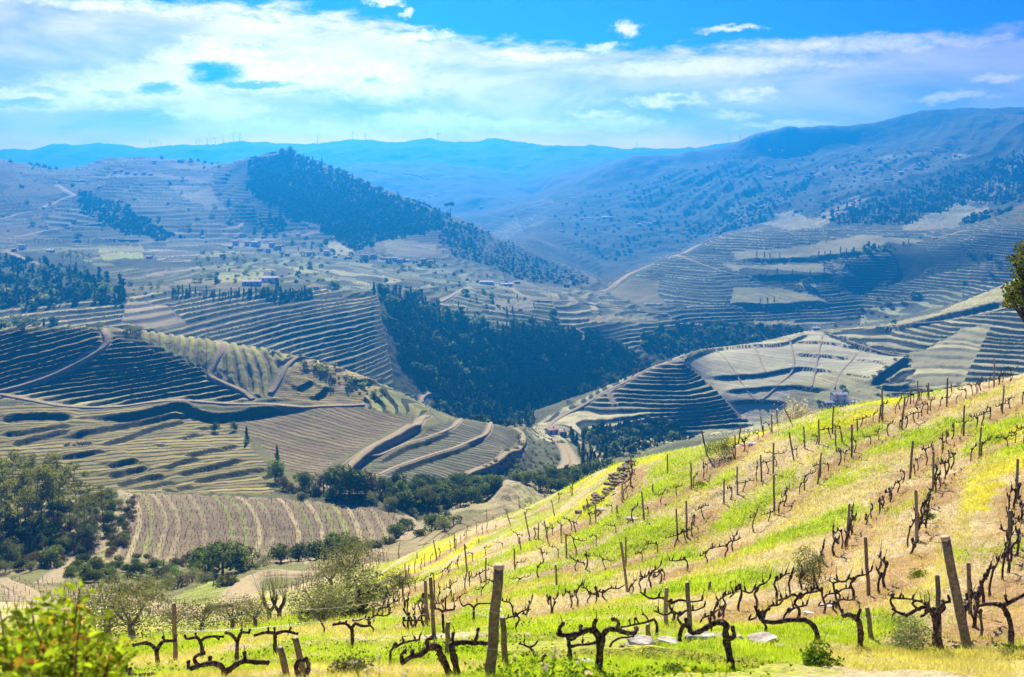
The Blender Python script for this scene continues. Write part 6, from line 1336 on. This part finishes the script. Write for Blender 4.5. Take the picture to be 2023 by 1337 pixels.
    nv((313,1318), [(309,1283)], [[(309,1284),(299,1274),(285,1270),(263,1275)], [(310,1283),(319,1270),(327,1266),(346,1266)]], 'Y-shaped vine left of the thin tall post at the bottom left', .040, spurs=[[(326,1267),(322,1259)], [(345,1266),(348,1256)]])
    nv((398,1303), [(399,1282),(394,1264)], [[(395,1265),(387,1259),(370,1262),(365,1256)], [(396,1266),(407,1259),(425,1257),(440,1258)]], 'Y-shaped vine right of the thin tall post at the bottom left', .036, spurs=[[(388,1259),(386,1252)], [(427,1257),(432,1263)]])
    nv((467,1311), [(468,1290),(469,1266)], [[(469,1267),(457,1253),(446,1250)], [(469,1267),(477,1250),(492,1250)]], 'straight-trunked Y-shaped vine in the lowest left row', .034, spurs=[[(477,1250),(477,1244)], [(491,1251),(493,1245)]])
    nv((544,1297), [(543,1272),(544,1250)], [[(544,1251),(526,1249),(504,1255)], [(545,1251),(565,1247),(587,1252)]], 'T-shaped vine left of the two leaning pegs', .036, spurs=[[(531,1249),(530,1241)], [(543,1250),(542,1241)], [(570,1248),(574,1241)]])
    nv((693,1282), [(696,1262),(695,1240)], [[(694,1241),(683,1232),(670,1232),(659,1234)], [(695,1241),(702,1232),(714,1236),(728,1236),(731,1230)]], 'T-shaped vine alone on the lower slope left of centre', .036, spurs=[[(671,1232),(671,1228)], [(683,1232),(684,1228)]])
    nv((877,1263), [(876,1240),(874,1207)], [[(875,1208),(866,1203),(857,1203)], [(875,1207),(886,1205),(896,1204),(898,1198)]], 'vine right beside the tall left post', .030, spurs=[[(861,1203),(859,1195)], [(880,1204),(880,1182)]])
    nv((938,1238), [(936,1218),(936,1199)], [[(936,1200),(926,1193),(916,1197),(912,1194)], [(937,1199),(944,1193),(958,1192),(974,1191)]], 'Y-shaped vine between the tall left post and the thick upright post', .028, spurs=[[(943,1193),(942,1185)], [(973,1191),(975,1186)]])
    nv((232,1342), [(238,1338)], [[(232,1338),(250,1332),(275,1334),(300,1332)]], 'vine arm lying low at the bottom left corner', .036, spurs=[[(250,1333),(249,1318)], [(258,1333),(257,1322)]])
    nv((612,1345), [(603,1335)], [[(604,1336),(610,1316),(604,1302)], [(590,1338),(585,1318),(590,1306),(604,1304)]], 'crooked low vine between the two leaning pegs', .034)
near_vines()
print('VINES', sum(1 for o in bpy.data.objects if o.get('category') == 'vine'))
# posts: foot and top as seen in the photograph
POSTS = [(1366,961,1365,914),(1397,905,1385,849),(1453,904,1452,859),(1459,877,1464,838),(1506,853,1502,821),(1525,850,1525,818),(1567,838,1548,803),(1537,828,1534,810),(1569,906,1559,853),(1590,882,1587,841),(1618,875,1618,828),(1644,853,1647,801),(1662,804,1653,778),(1651,883,1649,847),(1665,876,1661,850),(1683,900,1684,839),(1694,854,1694,830),(1737,832,1739,802),(1741,828,1746,799),(1505,947,1502,897),(1528,932,1528,874),(1616,950,1623,894),(1530,1009,1528,936),(1457,973,1456,921),(1430,991,1431,946),(1744,832,1742,765),(1781,843,1787,783),(1799,795,1799,764),(1808,803,1818,766),(1814,785,1814,752),(1835,788,1835,756),(1871,799,1872,746),(1880,776,1880,757),(1964,763,1965,708),(1980,813,1982,760),(1904,857,1905,800),(1935,900,1937,842),(1798,939,1804,870),(1843,967,1844,891),(1812,1061,1810,968),(1673,1071,1678,994),(2007,989,2009,905),(1994,1085,1995,1008),(1717,1168,1711,1062),(1856,1250,1856,1139),(1918,1202,1910,1108),(1722,1256,1715,1203),(1364,1268,1358,1152),(1315,1252,1316,1160),(1281,1278,1279,1230),(1228,1300,1227,1275),(998,1322,993,1215),(883,1300,885,1229),(857,1268,850,1143),(843,1237,840,1147),(1100,1166,1098,1117),(1240,1164,1227,1070),(1237,1117,1236,1058),(1273,1023,1268,971),(1290,974,1290,957),(1319,935,1318,896),(1250,931,1245,898),(1247,956,1244,930),(1229,987,1229,954),(1163,1009,1159,984),(1177,1029,1176,995),(1219,1023,1219,998),(1130,981,1131,947),(1087,980,1082,954),(1026,1009,1025,980),(1075,977,1075,965),(1095,1020,1089,987),(1063,1061,1064,1031),(1084,1074,1075,1028),(1137,1047,1132,1028),(1109,1071,1108,1034),(1119,1098,1118,1053),(1046,1058,1036,1010),(1029,1091,1026,1061),(1017,1123,1016,1083),(1070,1096,1069,1082),(1339,1062,1336,1005),(1357,1056,1356,990),(962,1031,961,1006),(900,1086,897,1052),(922,1087,918,1075),(863,1103,856,1066),(801,1152,800,1112),(786,1095,789,1073),(824,1108,824,1092),(923,1130,917,1075),(946,1077,946,1063),(959,1146,960,1101),(889,1161,889,1144),(927,1146,927,1128),(840,1201,840,1148),(858,1182,858,1145),(778,1191,776,1152),(769,1213,768,1176),(738,1233,737,1198),(604,1212,604,1183),(347,1312,344,1190),(567,1342,556,1273),(602,1338,584,1258),(1009,1039,998,1003),(1402,1180,1402,1150)]
def posts():
    rows = [(px, np.array([p for p in r])) for px, r in zip(range(len(ROWS)), ROWS)]
    todo = []
    for (bx, by, tx, ty) in POSTS:
        best = min(range(len(ROWS)), key=lambda i: min(math.hypot(bx-q[0], by-q[1]) for q in [(a[0]*(1-t)+b[0]*t, a[1]*(1-t)+b[1]*t) for a, b in zip(ROWS[i], ROWS[i][1:]) for t in (0, .25, .5, .75)]))
        todo.append((best, bx, by, tx, ty))
    todo.sort()
    from collections import Counter
    nrow = Counter(t[0] for t in todo); seen = Counter()
    own = {347: 'thin tall round post at the bottom left among the Y-shaped vines', 567: 'left of the two short leaning pegs at the bottom', 602: 'right of the two short leaning pegs at the bottom', 857: 'tall left post with wires, beside a Y-shaped vine', 843: 'slim dark stake just left of the tall left post', 998: 'slim stake right of the thick upright post', 883: 'pale short stake behind the big vine with hooked arm', 1364: 'wooden stake rising behind the arch of the thick vine', 1315: 'wooden stake left of the thick arched vine', 1281: 'low square-cut peg between the flat stones and the vines', 1228: 'lowest stub of a peg beside the flat stones', 1722: 'short weathered peg right of the upright vine', 1856: 'straight stake left of the thick leaning post', 1918: 'slim stake right of the thick leaning post', 1717: 'slightly bowed stake by the paired vines at the sandy strip', 1964: 'sky line stake standing highest at the right', 604: 'faint stake in the grey bushes low left', 1402: 'dark stake behind the scattered vines of the lower slope'}
    for (ri, bx, by, tx, ty) in todo:
        d = ground(bx, by, 7, 150); x, D = float(d[0]), float(d[1]); z = drop(x, D); ub, eb = px2ue(tx, ty)
        top = (float(ub)*D-x, 0, float(eb)*D-z); h = top[2]; i = seen[ri]; seen[ri] += 1
        r = .036 if h < 1.35 else .042
        lb = own.get(bx) or f'weathered wooden stake {ROWD[ri]}, {ordw(i, nrow[ri])}'
        o = empty('vineyard_post', (x, D, z), lb, 'post', 'wooden posts of the near vineyard')
        rd = random.Random(bx); dy = rd.uniform(-.08, .08)
        mb = MB(); P = [(0,0,-.25)]+[(top[0]*t+rd.uniform(-.008, .008), dy*t, h*t) for t in (.02, .25, .5, .75, .97)]
        n = 9 if D < 40 else 6
        mb.tube(P+[(top[0]*.985, dy, h*.99)], [r*1.1, r*1.08, r*1.03, r, r*.97, r*.94, r*.80], n, knob=.07, seed=bx)
        mb.build('stake', 'post_wood', o, True)
        if D < 45:
            mb = MB(); mb.tube([(top[0]*.985, dy, h*.985), (top[0], dy, h+.004)], [r*.78, r*.70], n); mb.build('cut_end', 'post_end', o)
    # the two thick ones
    for (bx, by, tx, ty, r, lb) in ((1918, 1287, 1870, 1064, .062, 'thick leaning post in front at the right, pale cut top'), (967, 1346, 986, 1122, .052, 'thick upright post in front at the centre, pale cut top')):
        d = ground(bx, min(by, 1345), 7, 30); x, D = float(d[0]), float(d[1]); z = drop(x, D); ub, eb = px2ue(tx, ty); top = (float(ub)*D-x, .05, float(eb)*D-z); h = top[2]
        o = empty('vineyard_post', (x, D, z), lb, 'post', 'wooden posts of the near vineyard'); rd = random.Random(bx)
        P = [(-top[0]*.1,0,-.3)]+[(top[0]*t+rd.uniform(-.006, .006), .05*t, h*t) for t in np.linspace(.0, .985, 9)]
        mb = MB(); mb.tube(P, [r*(1.06-.012*i)*rd.uniform(.97, 1.03) for i in range(10)], 14, knob=.05, seed=bx); mb.build('stake', 'post_wood', o, True)
        mb = MB(); mb.tube([(top[0]*.98,.05,h*.98), (top[0],.05,h+.01), (top[0]*1.002,.05,h+.016)], [r*.97, r*.93, r*.80], 14); mb.build('cut_end', 'post_end', o, True)
        for t in (.30, .62):
            mb = MB(); c = Vector((top[0]*t, .05*t, h*t)); mb.tube([c+Vector((math.cos(a)*r*1.08, math.sin(a)*r*1.08, .004*math.sin(a*2))) for a in np.linspace(0, 6.1, 15)], [.003]*15, 4); mb.build('wire_loop', 'wire', o)
posts()
def wires():
    """trellis wires, fixed at the posts they run between; photograph points with the foot of the post below"""
    L = [([((250,1256),(250,1300)),((347,1236),(347,1312)),((560,1238),(567,1342)),],'slack trellis wire of the lowest left row'),
         ([((345,1232),(347,1312)),((480,1217),(480,1297)),((604,1204),(604,1290)),((738,1190),(738,1270)),((770,1180),(769,1250))],'upper wire from the thin tall post toward the bramble bush'),
         ([((347,1250),(347,1312)),((604,1230),(604,1290)),((700,1222),(700,1282)),((851,1212),(857,1268)),((980,1200),(967,1346))],'bright wire between the tall left post and the thick upright post'),
         ([((200,1262),(200,1310)),((347,1246),(347,1312)),((600,1234),(604,1290))],'low wire behind the Y-shaped vines'),
         ([((980,1200),(967,1346)),((1100,1186),(1098,1210)),((1315,1166),(1315,1252))],'wire from the thick upright post to the next stake'),
         ([((1279,1250),(1281,1278)),((1360,1245),(1364,1268)),((1460,1246),(1460,1268))],'low wire along the pegs above the flat stones'),
         ([((1713,1100),(1717,1168)),((1760,1128),(1770,1160)),((1858,1190),(1856,1250))],'wire from the bowed stake to the straight stake')]
    for pts, lb in L:
        P = []
        for (wp, fp) in pts:
            d = ground(fp[0], min(fp[1], 1345), 7, 60); D = float(d[1]); u, e = px2ue(*wp); P.append((float(u)*D, D, float(e)*D))
        mb = MB(); Q = []
        for a, b in zip(P, P[1:]):
            for t in np.linspace(0, 1, 9)[:-1]: Q.append((a[0]*(1-t)+b[0]*t, a[1]*(1-t)+b[1]*t, a[2]*(1-t)+b[2]*t-.10*t*(1-t)))
        Q.append(P[-1]); mb.tube(Q, [.0024]*len(Q), 4)
        tag(mb.build('trellis_wire', 'wire', None, True), lb, 'wire', 'trellis wires')
wires()
def stones():
    rd = np.random.default_rng(3)
    L = [(1262,1290,58,24,0,'broad pitted slab, left end of the flat stones'),(1318,1288,50,22,0,'tilted slab second in the line of flat stones'),(1382,1286,58,26,0,'pale slab behind the wire in the line of flat stones'),(1420,1282,28,16,0,'small slab behind the thick arched vine'),(1453,1282,30,20,0,'slab right behind the foot of the thick arched vine'),(1502,1282,60,22,0,'wide flat slab at the right end of the flat stones'),(1545,1290,20,9,0,'thin pale chip right of the wide flat slab'),(1637,1265,44,12,0,'flat stone lying alone right of the bent vine'),(1165,1312,34,14,1,'white quartz stone beside the big forked vine'),(1598,1207,22,9,1,'small white stone on the sandy patch'),(1720,1302,20,8,1,'white stone by the short upright vine'),(1852,1296,16,9,0,'stone at the foot of the knotty vine'),(1884,1296,14,9,0,'dark stone between the knotty vine and the leaning post'),(960,1222,40,14,0,'low stone heap behind the Y-shaped vine'),(985,1210,30,10,1,'pale stones on the ledge right of the Y-shaped vine'),(1640,1190,40,9,0,'flat stone at the edge of the sandy patch'),(1700,1250,18,8,0,'small stone on the slope left of the peg'),(1250,1022,26,8,0,'stone of the broken bank, lower'),(1190,1008,24,8,0,'stone of the broken bank, upper'),(1488,875,22,7,1,'white stone on the brow row')]
    for (px, py, w, h, white, lb) in L:
        d = ground(px, min(py, 1340), 7, 80); x, D = float(d[0]), float(d[1]); z = drop(x, D); W_ = w/F*D; H_ = max(h/F*D*.75, W_*.16)
        bm = bmesh.new(); bmesh.ops.create_icosphere(bm, subdivisions=3, radius=1); s = rd.random()*50
        for v in bm.verts:
            c = v.co; n = float(vnoise(np.array([c.x*1.6+s]), np.array([c.y*1.6+c.z*2.3]), 3)[0]); n2 = float(vnoise(np.array([c.x*4+s]), np.array([c.y*4+c.z*5]), 4)[0])
            k = 1+.25*n+.08*n2; q = max(abs(c.x), abs(c.y), abs(c.z))**-.45
            zz = c.z*q*k; zz = math.copysign(min(abs(zz), .72+.10*n+.06*n2), zz)
            v.co = (c.x*q*k*W_*.5, c.y*q*k*W_*.36, zz*H_*.72)
        me = bpy.data.meshes.new('slab'); bm.to_mesh(me); bm.free(); me.materials.append(MAT['white_stone' if white else 'schist'])
        o = link('stone', me, None, (x, D, z+H_*.22), rd.uniform(-.4, .4)); o.rotation_euler = (rd.uniform(-.15, .10), rd.uniform(-.12, .12), rd.uniform(-.4, .4)); tag(o, lb, 'stone', 'stones of the near vineyard')
    # broken dry stone bank on the brow
    bank = ground(1196, 972, 40, 80); P = gpoly([(1160,1010),(1185,990),(1205,965),(1225,940),(1243,922)], 40, 90, 40)
    r = empty('stone_bank', (float(P[0][0]), float(P[0][1]), drop(*P[0])), 'broken dry stone bank running up to the stake bundle on the brow', 'stone wall'); z0 = r.location.copy()
    protos_ = []
    for k in range(6):
        mb = MB(); mb.box((0, 0, 0), (1, 1, 1)); V = [tuple(c*random.uniform(.75, 1.1) for c in v) for v in mb.v]; mb.v = V; protos_.append(mb.mesh('stone', 'schist_wall'))
    for i in range(64):
        c = P[min(39, int(rd.random()*40))]; x, y = c[0]+rd.normal()*.35, c[1]+rd.normal()*.35; z = drop(x, y)+rd.random()*.32
        o = link('stone', protos_[i % 6], r, (x-z0.x, y-z0.y, z-z0.z), rd.random()*6.28, (rd.uniform(.2, .42), rd.uniform(.15, .3), rd.uniform(.08, .16))); 
stones()
def ground_cover():
    """grass, flowers, straw and weeds on the near hillside: far too many blades to count"""
    rd = np.random.default_rng(21)
    n = 150000
    # spots chosen evenly over the picture of the slope
    px = rd.uniform(-60, 2080, n*2); py = rd.uniform(735, 1345, n*2)
    q = (M['K'] > .45) & (M['K'] < 4.5) & (M['Y'] > 4.5); ii = np.argwhere(q); ii = ii[rd.integers(0, len(ii), n)]
    gx = M['X'][ii[:, 0], ii[:, 1]]; gy = M['Y'][ii[:, 0], ii[:, 1]]
    w = np.clip(gy*.004, .03, .4); gx = gx+rd.normal(size=n)*w; gy = gy+rd.normal(size=n)*w
    k = n//2; uu = rd.uniform((-120-1011.5)/F, (2120-1011.5)/F, k); yy = np.exp(rd.uniform(math.log(4.5), math.log(50), k)); gx[:k] = uu*yy; gy[:k] = yy
    z = hs(gx, gy)+.02
    dn = np.full(n, 1e9)
    for P in ROWP:
        dd, _, _ = pdist(gx, gy, P, 4); dn = np.minimum(dn, dd)
    z = z+near_relief(gx, gy, dn)
    lush = .46+.9*fbm(gx/3.5, gy/3.5, 3, 60)
    kind = np.where((dn < .85) & (rd.random(n) < .7), 2, np.where(lush+.18*rd.normal(size=n) > .5, 0, 1))
    tall = rd.random(n)
    keep = (dn > .85) | (rd.random(n) < .5); gx, gy, z, dn, lush, kind, tall = gx[keep], gy[keep], z[keep], dn[keep], lush[keep], kind[keep], tall[keep]; n = len(gx)
    size = np.clip(gy/22, .75, 2.2)
    for k, (nm, mt) in enumerate((('grass', 'leaf_grass'), ('dry_straw', 'straw_blade'), ('dead_grass', 'straw_red'))):
        s = np.where(kind == k)[0]; nb = 5
        X = np.repeat(gx[s], nb); Y = np.repeat(gy[s], nb); Z = np.repeat(z[s], nb); m = len(X); sp = np.clip(Y*.0035, .03, .16)
        X = X+rd.normal(size=m)*sp; Y = Y+rd.normal(size=m)*sp
        h = (.025+.055*rd.random(m)**1.5)*np.clip(Y/18, .8, 1.9)*np.repeat(.5+.9*tall[s], nb)*(1.15 if k == 0 else 1); a = rd.random(m)*6.283; b = np.clip(Y*.00032, .0028, .014)*(1.3 if k == 0 else .8)
        ln = h*(.3+.9*rd.random(m))*(1.6 if k else .8); la = rd.random(m)*6.283
        B0 = np.stack([X-np.cos(a)*b, Y-np.sin(a)*b, Z-.03], 1); B1 = np.stack([X+np.cos(a)*b, Y+np.sin(a)*b, Z-.03], 1)
        T1 = np.stack([X+np.cos(la)*ln, Y+np.sin(la)*ln, Z+h], 1)
        V = np.stack([B0, B1, T1], 1).reshape(-1, 3)
        ob = mesh_np(nm, V, np.arange(len(V)).reshape(-1, 3), MAT[mt]); ob['kind'] = 'stuff'
    # broad-leaved weeds in patches, brighter
    s = rd.integers(0, n, 14000); s = s[(lush[s] > .66)]; wx_, wy_ = ue2px(gx[s]/gy[s], z[s]/gy[s]); s = s[~((wx_ > 1150) & (wx_ < 1760) & (wy_ > 1225) & (wy_ < 1330))]
    C = np.stack([gx[s], gy[s], z[s]+.03], 1); C = np.repeat(C, 4, 0)+rd.normal(size=(len(s)*4, 3))*(.10, .10, .02)
    mb = MB(); leaf_faces(mb, C, .022, rd, np.tile((0, -.3, 1.), (len(C), 1)), .6); ob = mb.build('weeds', 'leaf_green'); ob['kind'] = 'stuff'
m_leaf('straw_red', (.36, .22, .11), (.56, .38, .20), .5)
m_leaf('straw_blade', (.40, .32, .11), (.64, .54, .22), .5)
ground_cover()
def leafy_bush():
    """the leafy bush close in front at the lower left, out of focus"""
    D = 4.3; u, e = px2ue(90, 1300); x0 = float(u)*D; zg = gz(x0, D)
    r = empty('leafy_bush', (x0, D, zg), 'bright yellow green leafy bush close in front at the lower left corner', 'bush'); rd = np.random.default_rng(17)
    tips = [(0,1205),(30,1215),(60,1190),(95,1200),(130,1205),(158,1160),(122,1172),(160,1215),(190,1215),(200,1255),(235,1262),(250,1290),(20,1250),(70,1240),(110,1250),(150,1260),(60,1290),(120,1300),(180,1300),(220,1310),(10,1310),(-30,1230),(-40,1290),(90,1330),(160,1335),(210,1345),(40,1345)]
    st = MB(); C = []; C2 = []
    for (px, py) in tips:
        d = D+rd.normal()*.35; uu, ee = px2ue(px, py); tip = np.array((float(uu)*d-x0, d-D, float(ee)*d-zg)); base = np.array((tip[0]*.35+.05*rd.normal(), .15*rd.normal(), -.1))
        Q = curvepts([base, (base*.4+tip*.6)+(0, 0, .1), tip], 10); st.tube(Q, [.011-.0009*i for i in range(10)], 4)
        for t in np.linspace(.42, 1, 14):
            i = min(int(t*9), 8); p = np.array(Q[i])*(1-(t*9-i))+np.array(Q[i+1])*(t*9-i)
            for _ in range(2 if t > .94 else 4): (C if rd.random() > .11 else C2).append(p+rd.normal(size=3)*(.05, .05, .035))
    st.build('stem_cluster', 'vine_cane', r)
    for nm, cc, mt in (('foliage', C, 'leaf_lime'), ('autumn_foliage', C2, 'leaf_orange')):
        mb = MB(); cc = np.array(cc); n = len(cc); Dn = rd.normal(size=(n, 3)); Dn[:, 2] = np.abs(Dn[:, 2])+.3; Dn /= np.linalg.norm(Dn, axis=1)[:, None]
        A = np.cross(Dn, rd.normal(size=(n, 3))); A /= np.linalg.norm(A, axis=1)[:, None]; B = np.cross(Dn, A); s = (.015+.012*rd.random(n))[:, None]
        q = np.stack([cc-A*s*1.2, cc-A*s*.4-B*s*.55+Dn*s*.15, cc+A*s*.6-B*s*.45+Dn*s*.1, cc+A*s*1.35-Dn*s*.2, cc+A*s*.6+B*s*.45+Dn*s*.1, cc-A*s*.4+B*s*.55+Dn*s*.15], 1).reshape(-1, 3)
        mb.v = list(map(tuple, q.tolist())); mb.f = [tuple(range(i*6, i*6+6)) for i in range(n)]
        o = mb.build(nm, mt, r); o['kind'] = 'stuff'
    # pale blossoms on thin stalks, also close to the camera
    for (px, py, w, lb) in ((1075, 1300, 9, 'blurred pale flower stalks close in front, below the big forked vine'), (1420, 1305, 7, 'blurred yellow flower stalks close in front of the thick arched vine'), (745, 1320, 6, 'blurred pale stalks close in front at the bottom left of centre')):
        d = 5.0; uu, ee = px2ue(px, py); x = float(uu)*d; zg2 = gz(x, d); o = empty('flower_stalk', (x, d, zg2), lb, 'flower'); mb = MB(); fl = MB(); cs = []
        for k in range(w):
            t = np.array((rd.normal()*.10, rd.normal()*.1, float(ee)*d-zg2+rd.normal()*.07)); mb.tube(curvepts([(t[0]*.2, 0, -.05), t*.6, t], 6), [.004, .004, .003, .003, .002, .002], 4); cs += [t+rd.normal(size=3)*.012 for _ in range(3)]
        mb.build('stalk', 'leaf_green', o); leaf_faces(fl, np.array(cs), .014, rd, None, 0, .9); fl.build('blossom', 'blossom' if px != 1420 else 'leaf_yellow', o)
leafy_bush()

def far_rows():
    """vines and stakes of the vineyards in the dip, too small to tell apart"""
    for nm, poly, k0, k1, n, sep, hs_, mt in (('distant_vines', [(130,1150),(420,1205),(520,1195),(640,1105),(760,1085),(740,1160),(600,1200),(420,1230),(100,1230)], 4.1, 6.2, 900, 6, (.5, 1.4), 'bark'), ('distant_vines', [(250,975),(500,985),(700,995),(820,1035),(740,1080),(600,1105),(420,1105),(230,1100)], 5.9, 7.1, 900, 7, (.5, .9), 'bark'), ('distant_stakes', [(-50,1140),(150,1160),(200,1200),(-50,1225)], 4.1, 6.2, 130, 9, (.8, 1.5), 'bark')):
        mb = MB()
        for (x, y, z, px, py) in pick(poly, k0, k1, n, sep):
            h = random.uniform(*hs_); h = h if random.random() < .35 else h*.55; a, b = random.uniform(-.08, .08), random.uniform(-.08, .08); r = .028*y/90
            mb.tube([(x, y, z-.1), (x+a*.4, y, z+h*.6), (x+a, y+b, z+h)], [r, r*.9, r*.8], 3)
            if h < .8: s = random.choice((-1, 1)); mb.tube([(x+a, y+b, z+h*.9), (x+a+s*.3, y+b, z+h+.05)], [r*.8, r*.5], 3)
        o = mb.build(nm, mt); o['kind'] = 'stuff'
far_rows()

def smoke():
    """thin smoke rising from a bonfire below the wooded hill"""
    p = at(952, 522, 850, 1200); m = bpy.data.materials.new('smoke'); m.use_nodes = True; n = m.node_tree.nodes; n.clear()
    o = n.new('ShaderNodeOutputMaterial'); v = n.new('ShaderNodeVolumePrincipled'); v.inputs['Color'].default_value = (.75, .82, .92, 1); v.inputs['Density'].default_value = .011; v.inputs['Density Attribute'].default_value = ''; m.node_tree.links.new(v.outputs[0], o.inputs['Volume']); MAT['smoke'] = m
    mb = MB(); mb.tube(curvepts([(0,0,.5),(1,0,5),(5,0,14),(12,2,24),(24,3,34),(40,3,42)], 22), [1.2+.42*i*random.uniform(.8, 1.2) for i in range(22)], 12, knob=.25)
    mb.build('smoke', 'smoke', None, True, p)['kind'] = 'stuff'
smoke()
